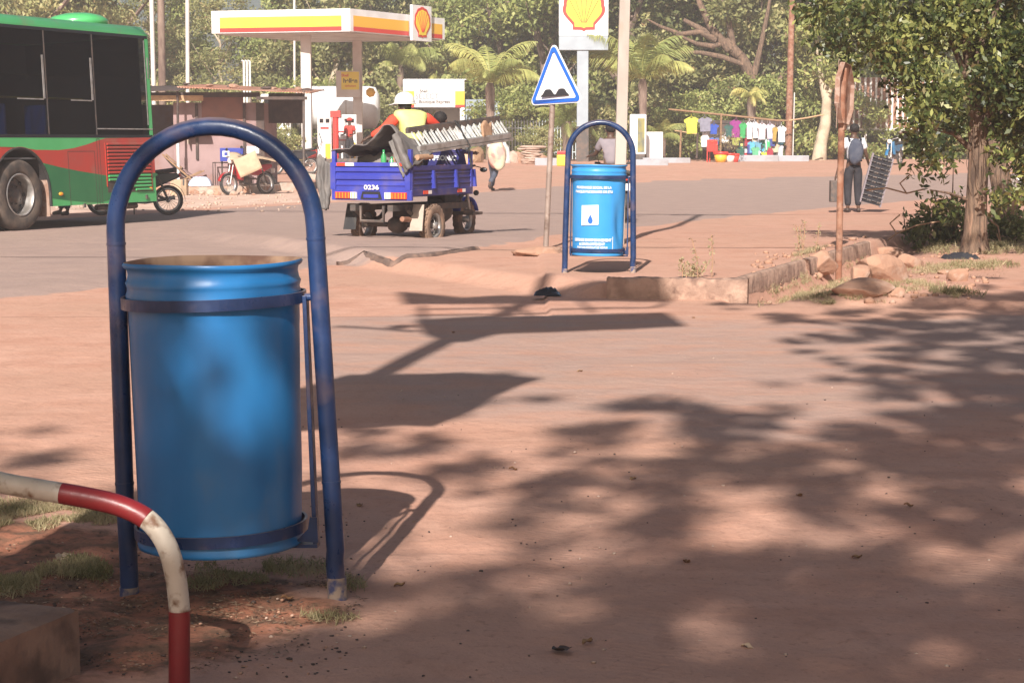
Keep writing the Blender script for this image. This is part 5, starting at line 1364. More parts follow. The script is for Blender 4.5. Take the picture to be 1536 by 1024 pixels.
for i, px in enumerate((282, 312, 340, 352, 398, 405, 428, 446, 458)):
    st = rock_mesh(40 + i, rg.uniform(.09, .2), .12, rg.uniform(.04, .075))
    o = st.build('roof_stone', ['stone' if i % 2 else 'wood_dark'], sh); o.location = (sx_(px, sy), 0.1 + (i % 3) * 0.4, zr0 + 0.13 - 0.16 * (px - 268) / 200)
# shack surroundings
def furn(px, py, Y): return A(px, py, Y)
Yf = 42.6
tb = thing('side_table', 'bare dark metal table frame standing against the mauve wall', 'table frame', (on(331, 50.9).x, 50.9, 0.20))
MB().tube([(-0.20, 0, 0), (-0.20, 0, 0.62), (0.72, 0, 0.62), (0.72, 0, 0)], 0.018, 6).tube([(-0.20, 0.4, 0), (-0.20, 0.4, 0.62), (0.72, 0.4, 0.62), (0.72, 0.4, 0)], 0.018, 6).build('frame', ['wood_dark'], tb)
for yy in (0.0,): MB().tube([(-0.20, 0.0, 0.62), (-0.20, 0.4, 0.62)], 0.018, 6).build('cross_rail', ['wood_dark'], tb)
solo('wall_shelf', MB().box(sx_(282), -0.35, sz_(204), sx_(318), 0.0, sz_(201)).prism([(sx_(285), sz_(216)), (sx_(285), sz_(204)), (sx_(285) + 0.03, sz_(204)), (sx_(285) + 0.03, sz_(216))], -0.3, 0.0), ['concrete'], 'pale shelf fixed to the mauve shack wall', 'shelf', (ox, sy, 0))
b = on(353, 50.7)
bx = thing('blue_counter', 'blue painted counter with a white emblem in front of the mauve wall', 'counter', (b.x, 50.7, 0.20))
MB().box(-0.40, 0, 0.66, 0.22, 0.3, 1.02).build('panel', ['blue_box'], bx, bevel=0.01)
MB().box(-0.33, -0.006, 0.78, -0.14, 0, 0.94, 0).box(-0.28, -0.012, 0.82, -0.19, -0.006, 0.90, 1).build('emblem', ['white_paint', 'blue_box'], bx)
for x in (-0.37, 0.19): MB().box(x - 0.02, 0.12, 0, x + 0.02, 0.16, 0.66).build('leg', ['wood_dark'], bx)
solo('white_carton', MB().box(-0.17, -0.1, 0, 0.17, 0.15, 0.2), ['white_paint'], 'small white carton on the right of the blue counter', 'carton', A(380, 225, 50.8) + Vector((0, 0, -0.1)), 0, bevel=0.01)
# deck chair
b = on(272, 50.8)
dc = thing('deck_chair', 'dark deck chair with a pinkish cloth, leaning back beside the shack post', 'chair', (b.x, 50.8, 0.20), R(0))
MB().beam((-0.5, 0, 0.85), (0.30, 0, 0.16), 0.05, 0.04).beam((-0.5, 0.5, 0.85), (0.30, 0.5, 0.16), 0.05, 0.04).beam((-0.30, 0, 0.0), (0.55, 0, 0.40), 0.04, 0.04).beam((-0.30, 0.5, 0), (0.55, 0.5, 0.40), 0.04, 0.04).build('frame', ['wood'], dc)
MB().grid(lambda u, v: Vector((-0.47 + 0.75 * u, 0.04 + 0.42 * v, 0.80 - 0.64 * u - 0.10 * math.sin(math.pi * u))), 10, 4).build('sling', ['wood_dark'], dc, solid=0.01)
MB().grid(lambda u, v: Vector((0.05 + 0.42 * u, -0.02 + 0.42 * v, 0.43 - 0.30 * u + 0.05 * noise.noise(Vector((u * 5, v * 5, 0))))), 10, 6).build('cloth', ['mauve'], dc, solid=0.015)
solo('water_sachet_pack', MB().grid(lambda u, v: Vector(((u - 0.5) * 0.62, (v - 0.5) * 0.4, 0.24 * min(1, 5 * u * (1 - u)) ** 0.5 * min(1, 5 * v * (1 - v)) ** 0.5 + 0.02 * noise.noise(Vector((u * 9, v * 9, 0)))))  , 22, 14), ['bag_plastic'], 'pale blue plastic pack lying on the step in front of the deck chair', 'pack', (on(301, 50.72).x, 50.72, 0.20), 0)
solo('wooden_block', MB().lathe([(0, 0), (0.24, 0), (0.24, 0.40), (0.235, 0.41), (0, 0.41)], 9, smooth=False), ['card'], 'squat tan timber block at the foot of the shack post', 'block', G(269, 293), R(10), bevel=0.01)
for i, (px, py, r_) in enumerate(((292, 291, .14), (303, 292, .13), (314, 292, .16), (327, 293, .12), (336, 291, .17), (350, 293, .13), (298, 284, .1), (322, 285, .12), (362, 292, .1), (380, 293, .07))):
    g = G(px, py); o = solo('rubble_stone', rock_mesh(60 + i, r_, r_ * .8, r_ * .65), ['stone_pale' if i % 3 else 'stone'], 'stone in the low rubble row along the front of the shack', 'stone', (g.x, g.y, g.z + r_ * 0.3), i * 1.3, 'rubble stones before the shack')
for nm, px, py, w_, h_, d_, lb in (('concrete_step', 428, 286, 1.5, .22, .8, 'low earthen step to the right of the red motorbike'), ('concrete_slab', 478, 270, 1.1, .16, 1.4, 'tilted pale slab lying between the shack and the fuel pumps')):
    g = G(px, py); o = solo(nm, MB().box(-w_ / 2, 0, -0.1, w_ / 2, d_, h_), ['concrete'], lb, 'slab', g, R(4), bevel=0.03)
    if 'slab' in nm: o.rotation_euler = (R(-6), R(8), R(-20))
# cardboard on the red motorbike
cbm = MB().grid(lambda u, v: Vector(((u - 0.5) * 0.62, 0.06 * math.sin(u * 3), (v - 0.5) * 0.50 + 0.03 * u)), 8, 6)
cb = solo('cardboard_sheet', cbm, ['card'], 'large cardboard sheet hung over the front of the red motorbike', 'cardboard', A(372, 247, red_bike_loc.y - 0.55), 0, solid=0.02); cb.rotation_euler = (R(-12), R(-22), R(10))
cb = solo('cardboard_sheet', MB().grid(lambda u, v: Vector(((u - 0.5) * 0.5, (v - 0.5) * 0.4, 0.05 * math.sin(u * 4))), 8, 6), ['card'], 'folded cardboard piece lying over the handlebars of the red motorbike', 'cardboard', A(358, 238, red_bike_loc.y - 0.3), 0, solid=0.02); cb.rotation_euler = (R(30), R(15), R(20))
cb = solo('cardboard_sheet', MB().grid(lambda u, v: Vector(((u - 0.5) * 0.8, (v - 0.5) * 0.4, 0.03 * math.sin(u * 5))), 8, 6), ['card'], 'flat cardboard lying on the seat of the red motorbike', 'cardboard', A(396, 238, red_bike_loc.y + 0.2), 0, solid=0.02); cb.rotation_euler = (R(10), R(4), R(25))
# ---------------------------------------------------------------- fuel station
YC = 73.7
cC, cL, cR = A(525, 13, YC), A(317, 17, 75.2), A(667, 29, 79.7)
zt, zf = cC.z, cC.z - 0.88
org = Vector((cC.x, cC.y, 0)); l2 = Vector((cL.x, cL.y, 0)) - org; r2 = Vector((cR.x, cR.y, 0)) - org
far = l2 + r2
cn = thing('station_canopy', 'white fuel station canopy with yellow and red stripes on two columns', 'canopy', org)
def slab(mb, z0, z1, inset=0.0, m=0):
    c = far * 0.5; q = [Vector((0, 0, 0)), r2, far, l2]
    q = [p + (c - p).normalized() * inset for p in q]
    return mb.add([(p.x, p.y, z) for z in (z0, z1) for p in q], [(3, 2, 1, 0), (4, 5, 6, 7)] + [(i, (i + 1) % 4, 4 + (i + 1) % 4, 4 + i) for i in range(4)], m)
slab(MB(), zf, zt).build('fascia', ['canopy_white'], cn)
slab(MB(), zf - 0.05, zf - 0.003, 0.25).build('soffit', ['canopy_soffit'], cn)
def strip(name, d, a, b, z0, z1, m_, out):
    n = Vector((d.y, -d.x, 0)).normalized()
    if n.y > 0: n = -n
    L = d.normalized(); D = d.length
    p, q = L * (a * D) + n * out, L * (b * D) + n * out
    p0, q0 = p - n * out, q - n * out
    mb = MB().add([(p.x, p.y, z0), (q.x, q.y, z0), (q.x, q.y, z1), (p.x, p.y, z1), (p0.x, p0.y, z0), (q0.x, q0.y, z0), (q0.x, q0.y, z1), (p0.x, p0.y, z1)], [(0, 1, 2, 3), (0, 4, 5, 1), (2, 6, 7, 3)])
    return mb.build(name, [m_], cn)
for d, a, b, cm in ((l2, 0.06, 0.94, 'shell_yellow'), (r2, 0.03, 0.60, 'shell_orange'), (r2, 0.80, 0.97, 'shell_orange')):
    strip('yellow_stripe', d, a, b, zf + 0.20, zf + 0.62, cm, 0.012); strip('red_stripe', d, a, b, zf + 0.03, zf + 0.195, 'shell_red', 0.012)
def shell_poly(r, n=7):
    pts = []
    for i in range(n * 4 + 1):
        a = R(205) - R(230) * i / (n * 4); k = abs(math.sin(math.pi * (i / 4)))
        pts.append((r * math.cos(a) * (0.96 + 0.05 * k), r * (0.10 + math.sin(a)) * (0.96 + 0.05 * k)))
    pts += [(r * 0.52, -r * 0.70), (r * 0.52, -r * 0.92), (r * 0.12, -r * 0.93), (0, -r * 0.99), (-r * 0.12, -r * 0.93), (-r * 0.52, -r * 0.92), (-r * 0.52, -r * 0.70)]
    return pts
def shell(r, M, parent, yel='shell_yellow', red='shell_red'):
    MB().prism(shell_poly(r), -0.02, 0, M=M).build('emblem_border', [red], parent)
    e = MB().prism([(x * 0.84, z * 0.84 - 0.02 * r) for x, z in shell_poly(r)], -0.03, -0.015, M=M).build('emblem_shell', [yel], parent)
    g = MB()
    for i in range(-3, 4):
        a = R(90) + i * R(21.5) + (R(9) if i < 0 else -R(9) if i > 0 else 0) * 0
        if i == 0: a0 = a
        for s in ((0,) if True else ()):
            a2 = R(90) + (i) * R(23)
            d_ = Vector((math.cos(a2 + R(11.5)), 0, math.sin(a2 + R(11.5))))
            if i == 3: continue
            g.beam(Vector((d_.x * r * 0.12, -0.033, -r * 0.60)) , Vector((d_.x * r * 0.80, -0.033, r * 0.05 + d_.z * r * 0.74)), 0.028 * r, 0.028 * r)
    for v in g.v: v[:] = M @ v
    g.build('emblem_rib', [red], parent)
dn = r2.normalized(); nrm = Vector((dn.y, -dn.x, 0)); nrm = nrm if nrm.y < 0 else -nrm
pc = dn * (r2.length * 0.70) + nrm * 0.15
ang = math.atan2(dn.y, dn.x)
BM_ = Matrix.Translation(pc + Vector((0, 0, (zf + zt) / 2 + 0.12))) @ Matrix.Rotation(ang, 4, 'Z')
bd = MB().box(-0.72, -0.06, -0.72, 0.72, 0.06, 0.72, M=BM_).build('badge_panel', ['canopy_white'], cn)
shell(0.60, BM_ @ Matrix.Translation((0, -0.065, 0)), bd)
def stn(px, Y): return on(px, Y)
for px, Y in ((461, 75.6), (537.5, 79.5)):
    p = stn(px, Y) - org; w_ = 0.20 if px < 500 else 0.19
    MB().box(p.x - w_, p.y - w_, 0.4, p.x + w_, p.y + w_, zf - 0.04).build('column', ['column_grey'], cn, bevel=0.01)
ps = stn(537, 79.0)
yb = thing('price_board', 'white board with a yellow and dark lettered poster on the right canopy column', 'sign', A(522, 126, 78.9))
MB().box(-0.50, 0, -0.56, 0.50, 0.12, 0.54).build('frame', ['column_grey'], yb, bevel=0.01)
yp = MB().box(-0.28, -0.01, -0.24, 0.46, 0, 0.50).build('poster', ['shell_yellow'], yb)
text('Shell', 0.16, M=Matrix.Translation((-0.12, -0.014, 0.30)), bold=0.004).build('lettering', ['shell_red'], yp)
text('hellen', 0.25, M=Matrix.Translation((0.10, -0.014, 0.05)), bold=0.008).build('lettering', ['wood_dark'], yp)
text('carburant', 0.12, M=Matrix.Translation((0.10, -0.014, -0.12)), bold=0.002).build('lettering', ['shell_red'], yp)
solo('round_badge', MB().lathe([(0, 0), (0.19, 0), (0.21, 0.06), (0, 0.06)], 7, M=Matrix.Rotation(R(90), 4, 'X')), ['shell_orange'], 'small orange flag-like badge on the right side of the right column', 'badge', A(556, 139, 79.0), 0)
# pumps
def pump(px, Y, label, w_=0.55, h_=1.9):
    p = on(px, Y); t = thing('fuel_pump', label, 'fuel pump', p, R(8), 'fuel pumps on the forecourt')
    MB().box(-w_ / 2, -0.22, 0, w_ / 2, 0.22, h_).build('cabinet', ['canopy_white'], t, bevel=0.02)
    d = MB().box(-w_ * 0.42, -0.235, h_ * 0.78, w_ * 0.42, -0.22, h_ * 0.95).build('display', ['column_grey'], t)
    for x in (-0.12, 0.12): MB().box(x - 0.07, -0.245, h_ * 0.83, x + 0.07, -0.235, h_ * 0.91).build('screen', ['bus_black'], d)
    MB().box(-w_ * 0.3, -0.235, h_ * 0.70, w_ * 0.3, -0.22, h_ * 0.74).build('red_label', ['shell_red'], t)
    MB().box(0.02, -0.235, 0.05, w_ * 0.42, -0.22, 0.75).build('yellow_panel', ['shell_orange'], t)
    MB().tube([(-w_ / 2 - 0.02, -0.2, h_ * 0.72), (-w_ / 2 - 0.10, -0.3, h_ * 0.6), (-w_ / 2 + 0.02, -0.35, h_ * 0.28), (-w_ / 2 + 0.16, -0.3, h_ * 0.45), (-w_ / 2 + 0.05, -0.25, h_ * 0.62)], 0.018, 6).build('hose', ['rubber'], t)
    return t
pump(487, 75.0, 'white fuel pump with a hanging hose beside the left canopy column')
pump(524, 78.0, 'second fuel pump, left of the right canopy column, behind the red-shirted attendant', 0.6)
p = on(504, 74.8); solo('red_post', MB().tube([(0, 0, 0), (0, 0, 1.8)], 0.12, 12).box(-0.20, -0.15, 1.8, 0.20, 0.15, 2.05), ['shell_red'], 'red-orange post with a square head between the fuel pumps', 'post', p)
rkk = thing('oil_display', 'white curved oil bottle display stand between the two fuel pumps', 'display', on(512, 76.5))
MB().tube([(0, 0.1, 0), (0, 0.1, 1.4), (0, 0.05, 1.75)], [0.27, 0.27, 0.12], 14).build('shell', ['canopy_white'], rkk)
for z in (0.5, 0.85, 1.2): MB().box(-0.24, -0.2, z, 0.24, 0.1, z + 0.04).build('shelf', ['shell_red'], rkk)
solo('red_bucket', MB().lathe([(0, 0), (0.22, 0), (0.30, 0.5), (0.31, 0.52), (0.28, 0.5), (0.2, 0.04), (0, 0.04)], 16), ['shell_red'], 'red bucket at the foot of the left canopy column', 'bucket', on(465, 74.9))
solo('island_kerb', MB().box(-2.2, 0, -0.2, 3.0, 2.0, 0.16), ['steel_dark'], 'dark pump island kerb under the fuel pumps', 'kerb', on(490, 74.6), R(4), bevel=0.02)
at_ = on(525, 76.0); person('station attendant in a red shirt and red cap between the pumps', at_, R(160), dict(lw=(-.2, .25, 1.1), rw=(.2, .25, 1.1)), 'red_cloth', 'dark_cloth', .6)
cap = solo('baseball_cap', MB().ell((0, 0, 0), .115, .12, .085, n=16).ell((0, .11, -.03), .08, .09, .015, n=12), ['red_cloth'], 'red cap on the head of the station attendant', 'cap', at_ + Vector((0, 0, 1.70)), R(160))
# tanker lorry
tkr = thing('tanker_lorry', 'white tanker lorry parked behind the fuel pumps', 'lorry', on(500, 86), 0)
s_ = F / 86; x0, x1 = (440 - 500) / s_, (568 - 500) / s_
tb_ = MB(); tb_.lathe([(0, x0), (0.7, x0 + 0.03), (0.95, x0 + 0.2), (0.98, x0 + 0.5), (0.98, x1 - 0.5), (0.93, x1 - 0.2), (0.6, x1 - 0.03), (0, x1)], 28, M=Matrix.Translation((0, 1.0, 2.35)) @ Matrix.Rotation(R(90), 4, 'Y'))
tb_.build('tank', ['canopy_white'], tkr)
for x in (x0 + 0.9, 0.6, x1 - 1.0): MB().lathe([(1.0, -0.03), (1.0, 0.03)], 28, M=Matrix.Translation((x, 1.0, 2.35)) @ Matrix.Rotation(R(90), 4, 'Y')).build('tank_band', ['column_grey'], tkr)
MB().box(x0 - 1.2, 0.2, 0.75, x1 - 0.2, 1.8, 1.0).build('chassis', ['steel_dark'], tkr)
for x in (x0 + 0.6, x1 - 1.4, x1 - 0.4): wheel_parts(tkr, (x, 0.25, 0.5), 0.5, 0.3, 'y', 0.55, 'tyre', 'column_grey', side=-1)
MB().box(x1 - 0.35, 0.3, 0.9, x1 - 0.1, 1.7, 1.25).build('rear_bumper', ['red_cloth'], tkr)
cb = MB().prism([(x0 - 1.75, 0.55), (x0 - 0.1, 0.55), (x0 - 0.1, 2.95), (x0 - 1.45, 2.95), (x0 - 1.75, 1.9)], 0.1, 2.1).build('cab', ['canopy_white'], tkr, bevel=0.05)
MB().prism([(x0 - 1.45, 1.9), (x0 - 0.75, 1.9), (x0 - 0.75, 2.75), (x0 - 1.3, 2.75)], 0.085, 0.095).build('side_window', ['bus_black'], cb)
MB().box(x0 - 1.45, 0.02, 0.30, x0 - 0.55, 0.4, 1.25).build('wheel_housing', ['dark_void'], cb)
wheel_parts(tkr, (x0 - 1.0, 0.2, 0.5), 0.5, 0.3, 'y', 0.55, 'tyre', 'column_grey', side=-1)
# shop with the lit-looking white sign
YK = 88.0
ks = thing('shop_kiosk', 'white station shop front with yellow and red corner blocks', 'shop', on(651, YK))
def kx(px): return on(px, YK).x - ks.location.x
def kz(py): return HC + (HOR - py) * YK / F - ks.location.z
MB().box(kx(605), 0, kz(162), kx(697), 0.6, kz(121)).build('sign_fascia', ['canopy_white'], ks, bevel=0.02)
for a, b in ((605, 622), (683, 697)):
    MB().box(kx(a), -0.012, kz(158), kx(b), 0, kz(138)).build('yellow_block', ['shell_yellow'], ks)
    MB().box(kx(a), -0.012, kz(162), kx(b), 0, kz(158)).build('red_block', ['shell_red'], ks)
text('Shell', 0.20, M=Matrix.Translation((kx(636), -0.02, kz(140))), bold=0.003).build('lettering', ['steel_dark'], ks)
text('SELECT !', 0.34, M=Matrix.Translation((kx(644), -0.02, kz(149))), bold=0.004).build('lettering', ['grey_ink'], ks)
text('Boutique Express', 0.24, M=Matrix.Translation((kx(652), -0.02, kz(156))), bold=0.004, sx=0.86).build('lettering', ['steel_dark'], ks)
MB().box(kx(615), 1.6, 0, kx(692), 1.7, kz(158)).box(kx(605), 0.1, 0, kx(612), 1.7, kz(158)).box(kx(690), 0.05, 0, kx(694), 1.7, kz(158)).build('wall', ['column_grey'], ks)
MB().box(kx(692), 0.0, 0, kx(697), 0.1, kz(162)).build('white_post', ['canopy_white'], ks)
MB().box(kx(606), 0.2, kz(121), kx(700), 4, kz(120)).build('roof', ['canopy_white'], ks)
pn = MB(); n_ = 60
pn.grid(lambda u, v: Vector((kx(697) + (kx(760) - kx(697)) * u, 0.3 + 0.03 * math.cos(u * 2 * math.pi * 24), -0.1 + v * (kz(150) + 0.1))), 240, 1)
solo('corrugated_wall', pn, ['pylon_grey'], 'pale vertical corrugated wall behind the palm, right of the station shop', 'wall', ks.location, solid=0.01)
# pylon sign
py_ = on(874, 76.5); pg = thing('pylon_sign', 'tall white pylon sign with a yellow and red scallop shell', 'sign', py_)
sP = F / 76.5; zz = lambda py: HC + (HOR - py) / sP - py_.z
MB().box(-36 / sP, -0.12, zz(57), 37 / sP, 0.25, zz(-85)).build('white_panel', ['sign_white'], pg, bevel=0.02)
MB().box(-36 / sP, -0.11, zz(78), 37 / sP, 0.24, zz(57.6)).build('grey_panel', ['pylon_grey'], pg, bevel=0.02)
shell(31.5 / sP, Matrix.Translation((0.02, -0.125, zz(19))), pg)
MB().box(-9 / sP, -0.05, 0, 8 / sP, 0.2, zz(78)).build('post', ['pylon_grey'], pg, bevel=0.02)
MB().box(-9.6 / sP, -0.07, -0.1, 8.6 / sP, 0.22, zz(190)).build('dark_base', ['steel_dark'], pg)
# display case, cabinet, kerbs and clutter beyond the far bin
q = on(957, 75.0); dcs = thing('display_case', 'white framed glass display case on a low foot beyond the far bin', 'display case', q)
sD = F / 75.0; zd = lambda py: HC + (HOR - py) / sD - q.z
MB().box(-12.5 / sD, 0, zd(232), 12.5 / sD, 0.3, zd(172)).build('frame', ['canopy_white'], dcs, bevel=0.06)
MB().box(-1 / sD, -0.02, zd(228), 9.5 / sD, 0, zd(178)).build('glass', ['case_inside'], dcs)
MB().box(-10 / sD, 0.03, -0.05, 10 / sD, 0.28, zd(232)).build('foot', ['steel_dark'], dcs)
q = on(982, 76.5); cbn = thing('white_cabinet', 'white street cabinet right of the glass display case', 'cabinet', q)
MB().box(-0.33, 0, 0, 0.33, 0.35, 1.2).build('case', ['canopy_white'], cbn, bevel=0.02)
MB().box(-0.01, -0.006, 0.05, 0.01, 0, 1.15).build('door_seam', ['column_grey'], cbn)
for i, (px, Y, w_, d_, h_, m_, lb) in enumerate(((822, 71.5, 1.0, .5, .28, 'kerb_grey', 'grey painted kerb block left of the yellow can'), (975, 71.5, 1.4, .7, .22, 'kerb_grey', 'grey kerb edging of the bed in front of the white cabinet'),
      (1000, 74.5, 1.9, .3, .2, 'kerb_grey', 'far grey kerb strip behind the white cabinet'), (1134, 76.6, 1.85, .3, .26, 'kerb_grey', 'left grey kerb stone in front of the clothes stall'), (1190, 76.8, 1.3, .3, .24, 'kerb_grey', 'right grey kerb stone at the foot of the rust-brown pole'))):
    solo('kerb_block', MB().box(-w_ / 2, 0, -0.1, w_ / 2, d_, h_), [m_], lb, 'kerb', on(px, Y), 0, 'grey kerb blocks beyond the road', bevel=0.03)
cn_ = thing('yellow_can', 'yellow can with a red top standing beside the grey kerb block', 'can', on(843, 71.0)); MB().box(-0.2, -0.15, 0, 0.2, 0.15, 0.42).build('body', ['shell_yellow'], cn_, bevel=0.04); MB().box(-0.18, -0.13, 0.42, 0.18, 0.13, 0.56).build('red_top', ['shell_red'], cn_, bevel=0.03)
rg = random.Random(11)
for i in range(9):
    lay, col = i // 2, i % 2
    st = rock_mesh(80 + i, rg.uniform(.38, .55), .35, .085); z = 0.07 + i * 0.075
    lb = ['bottom', 'second', 'third', 'fourth', 'fifth', 'sixth', 'seventh', 'eighth', 'top'][i] + ' flat stone of the stack right of the sack carrier'
    q = on(797 + rg.uniform(-3, 3), 73.0); solo('flat_stone', st, ['stone_pale'], lb, 'stone', (q.x, q.y, q.z + z), 0, 'stacked flat stones across the road')
for i, (px, m_, w_, h_) in enumerate(((757, 'cloth_light', .3, .6), (768, 'stone_pale', .35, .4), (777, 'stone', .4, .32), (700, 'card', .5, .35), (712, 'wood', .5, .5), (690, 'wood', .5, .35), (815, 'stone', .3, .25))):
    st = rock_mesh(100 + i, w_, .3, h_); q = on(px, 74.5 + i * .1); lb = ['pale', 'light tan', 'reddish', 'tan', 'brown', 'low brown', 'small reddish'][i] + ' lump in the rubbish row along the far kerb' + ['', '', '', ' near the sack carrier', ' left of the sack carrier', ' behind the tricycle', ' near the sign post'][i]
    solo('rubble_heap', st, [m_], lb, 'rubble', (q.x, q.y, q.z + h_ * .4), 0, 'rubbish lumps along the far kerb')
# picket fence
fx0, fx1 = on(745, 83).x, on(890, 83).x
fn = thing('picket_fence', 'pale metal picket fence behind the palms across the road', 'fence', (fx0, 83, 0.6))
nW = int((fx1 - fx0) / 0.13)
for i in range(min(nW, 60)):
    x = i * (fx1 - fx0) / nW
    MB().box(x, 0, 0, x + 0.035, 0.03, 1.62).prism([(x - 0.02, 1.62), (x + 0.055, 1.62), (x + 0.0175, 1.75)], 0, 0.03).build('picket', ['fence_paint'], fn)
for z in (0.3, 1.35): MB().box(0, 0.03, z, fx1 - fx0, 0.07, z + 0.05).build('rail', ['fence_paint'], fn)
# ---------------------------------------------------------------- clothes stall
YS_ = 77.0; sS = F / YS_
stl = thing('clothes_stall', 'clothes stall frame of long bent roof poles and thin wooden uprights', 'stall', on(1090, YS_))
O_ = stl.location
def S3(px, py, Y=YS_): return A(px, py, Y) - O_
MB().tube([S3(1003, 164), S3(1060, 170), S3(1120, 176), S3(1165, 181), S3(1182, 181)], [0.035, 0.045, 0.045, 0.045, 0.03], 8).build('roof_pole', ['wood'], stl)
MB().tube([S3(1183, 181), S3(1210, 177), S3(1236, 172)], 0.035, 6).build('guy_pole', ['wood_pale'], stl)
MB().tube([S3(1012, 196, 78), S3(1045, 201, 78)], 0.03, 6).build('side_pole', ['wood_pale'], stl)
for px, a, b, m_ in ((1020, 195, 238, 'wood'), (1080.5, 170, 236, 'wood'), (1115, 185, 240, 'steel_dark'), (1135, 180, 238, 'wood'), (1150, 180, 238, 'steel_dark'), (1165, 182, 240, 'wood_dark'), (1045, 200, 238, 'wood_dark')):
    MB().tube([S3(px, b), S3(px + 1.5, a)], 0.045, 6).build('upright', [m_], stl)
for py, Y in ((186, 77.3), (205, 77.6), (214, 77.0)):
    MB().tube([S3(1068, py - 1, Y), S3(1175, py + 3, Y)], 0.02, 5).build('hanging_rail', ['cable'], stl)
bk = MB().grid(lambda u, v: Vector((S3(1060 + 120 * u, 180).x, 1.6 + 0.1 * math.sin(u * 30), S3(1100, 180 + 58 * v).z)), 40, 2).build('backing_cloth', ['wood_dark'], stl, solid=0.02)
CL = {}
def cmat(c):
    k = 'fabric_%02d_%02d_%02d' % tuple(int(x * 50) for x in c)
    mat(k, c, tuple(x * 0.8 for x in c), 9, 0.9); return k
def shirt_mb(w_, h_, sl, vneck=0.0):
    hw_ = w_ / 2
    P = [(-hw_ * .95, -h_), (-hw_, -h_ * .35), (-hw_ - sl, -h_ * .30), (-hw_ - sl * .9 - .02, -h_ * .16), (-hw_ * .5, 0), (-hw_ * .25, -0.03), (0, -0.06 - vneck), (hw_ * .25, -0.03), (hw_ * .5, 0), (hw_ + sl * .9 + .02, -h_ * .16), (hw_ + sl, -h_ * .30), (hw_, -h_ * .35), (hw_ * .95, -h_)]
    if sl == 0: P = [(-hw_ * .95, -h_), (-hw_, -h_ * .4), (-hw_ * .6, -h_ * .2), (-hw_ * .55, 0), (-hw_ * .35, 0), (0, -h_ * .16), (hw_ * .35, 0), (hw_ * .55, 0), (hw_ * .6, -h_ * .2), (hw_, -h_ * .4), (hw_ * .95, -h_)]
    m = MB().prism(P, -0.03, 0.03)
    m.tube([(-hw_ * .45, 0, -0.02), (0, 0, 0.05), (hw_ * .45, 0, -0.02)], 0.008, 5).tube([(0, 0, 0.05), (0, 0, 0.14)], 0.006, 5)
    return m
items = [(1037, 176, 14, 24, 3, (.75, .72, .08), 'bright yellow T-shirt hung at the left end of the stall'), (1057, 176, 14, 21, 2.5, (.22, .22, .28), 'grey patterned T-shirt second from the left on the stall pole'),
 (1057, 198, 11, 22, 0, (.75, .77, .80), 'white sleeveless vest hanging below the patterned grey T-shirt'), (1071, 186, 9, 15, 2, (.03, .08, .40), 'small royal blue shirt left of the middle upright'), (1072, 206, 10, 11, 2, (.10, .17, .45), 'faded blue shirt hanging low above the red chair'),
 (1093, 187, 8, 18, 2, (.03, .10, .09), 'dark teal shirt with pale sleeves right of the middle upright'), (1104, 180, 12, 26, 2.5, (.28, .04, .22), 'purple striped football shirt hung high'), (1088, 203, 10, 11, 2, (.7, .72, .74), 'white top hanging low beside the flower pot plant'),
 (1115, 184, 7, 23, 1.5, (.04, .32, .10), 'plain green shirt next to the purple one'), (1124, 183, 7, 25, 1.5, (.76, .78, .80), 'first white shirt right of the green one'), (1132, 183, 7, 24, 1.5, (.72, .74, .78), 'second white shirt right of the green one'),
 (1143, 185, 9, 24, 2, (.70, .62, .66), 'pinkish white shirt in the middle right of the stall'), (1155, 186, 9, 22, 2, (.55, .50, .60), 'lilac grey shirt on the right of the stall'), (1172, 189, 9, 24, 2, (.74, .76, .80), 'white shirt with a dark print at the right end'),
 (1163, 190, 5, 22, 1, (.36, .25, .06), 'mustard narrow shirt before the right end'), (1115, 206, 9, 13, 2, (.68, .66, .22), 'pale yellow shirt in the lower row'), (1104, 206, 9, 12, 2, (.34, .38, .08), 'olive green shirt in the lower row'),
 (1128, 212, 8, 17, 2, (.10, .38, .60), 'turquoise patterned shirt in the lower row'), (1137, 212, 7, 14, 1.5, (.12, .30, .42), 'teal patterned shirt right of the turquoise one'), (1145, 208, 7, 14, 1.5, (.03, .22, .13), 'dark green shirt in the lower right row'),
 (1153, 211, 7, 15, 1.5, (.06, .40, .16), 'mid green shirt in the lower right row'), (1169, 212, 9, 12, 1, (.10, .45, .65), 'sky blue top low at the right end'), (1147, 228, 7, 11, 1, (.75, .55, .05), 'yellow garment lying low by the kerb'), (1121, 230, 6, 8, 1, (.55, .03, .04), 'small red garment low by the kerb'),
 (1137, 226, 6, 11, 1, (.68, .70, .72), 'small white garment hanging near the ground'), (1110, 222, 9, 14, 1, (.02, .10, .07), 'black and green garment hanging near the ground'), (1156, 226, 6, 12, 1, (.05, .20, .10), 'narrow dark green trousers near the ground')]
rq_ = random.Random(77); pal = [((.03, .04, .05), 'black'), ((.05, .22, .12), 'bottle green'), ((.08, .34, .52), 'light blue'), ((.6, .62, .64), 'off-white'), ((.30, .03, .05), 'maroon'), ((.05, .07, .25), 'navy'), ((.5, .42, .3), 'beige'), ((.12, .40, .22), 'leaf green'), ((.45, .45, .50), 'pale grey')]
for i in range(18):
    c, nm_ = pal[i % 9]; px = 1107 + i * 3.7; lowr = i % 2
    items.append((px, (206 if not lowr else 219) + rq_.uniform(-3, 3), rq_.uniform(5, 9), rq_.uniform(12, 19), rq_.choice((0, 1, 1.5)), c, '%s garment, %s from the left in the crowded lower rows of the stall' % (nm_, ['first', 'second', 'third', 'fourth', 'fifth', 'sixth', 'seventh', 'eighth', 'ninth', 'tenth', 'eleventh', 'twelfth', 'thirteenth', 'fourteenth', 'fifteenth', 'sixteenth', 'seventeenth', 'eighteenth'][i])))
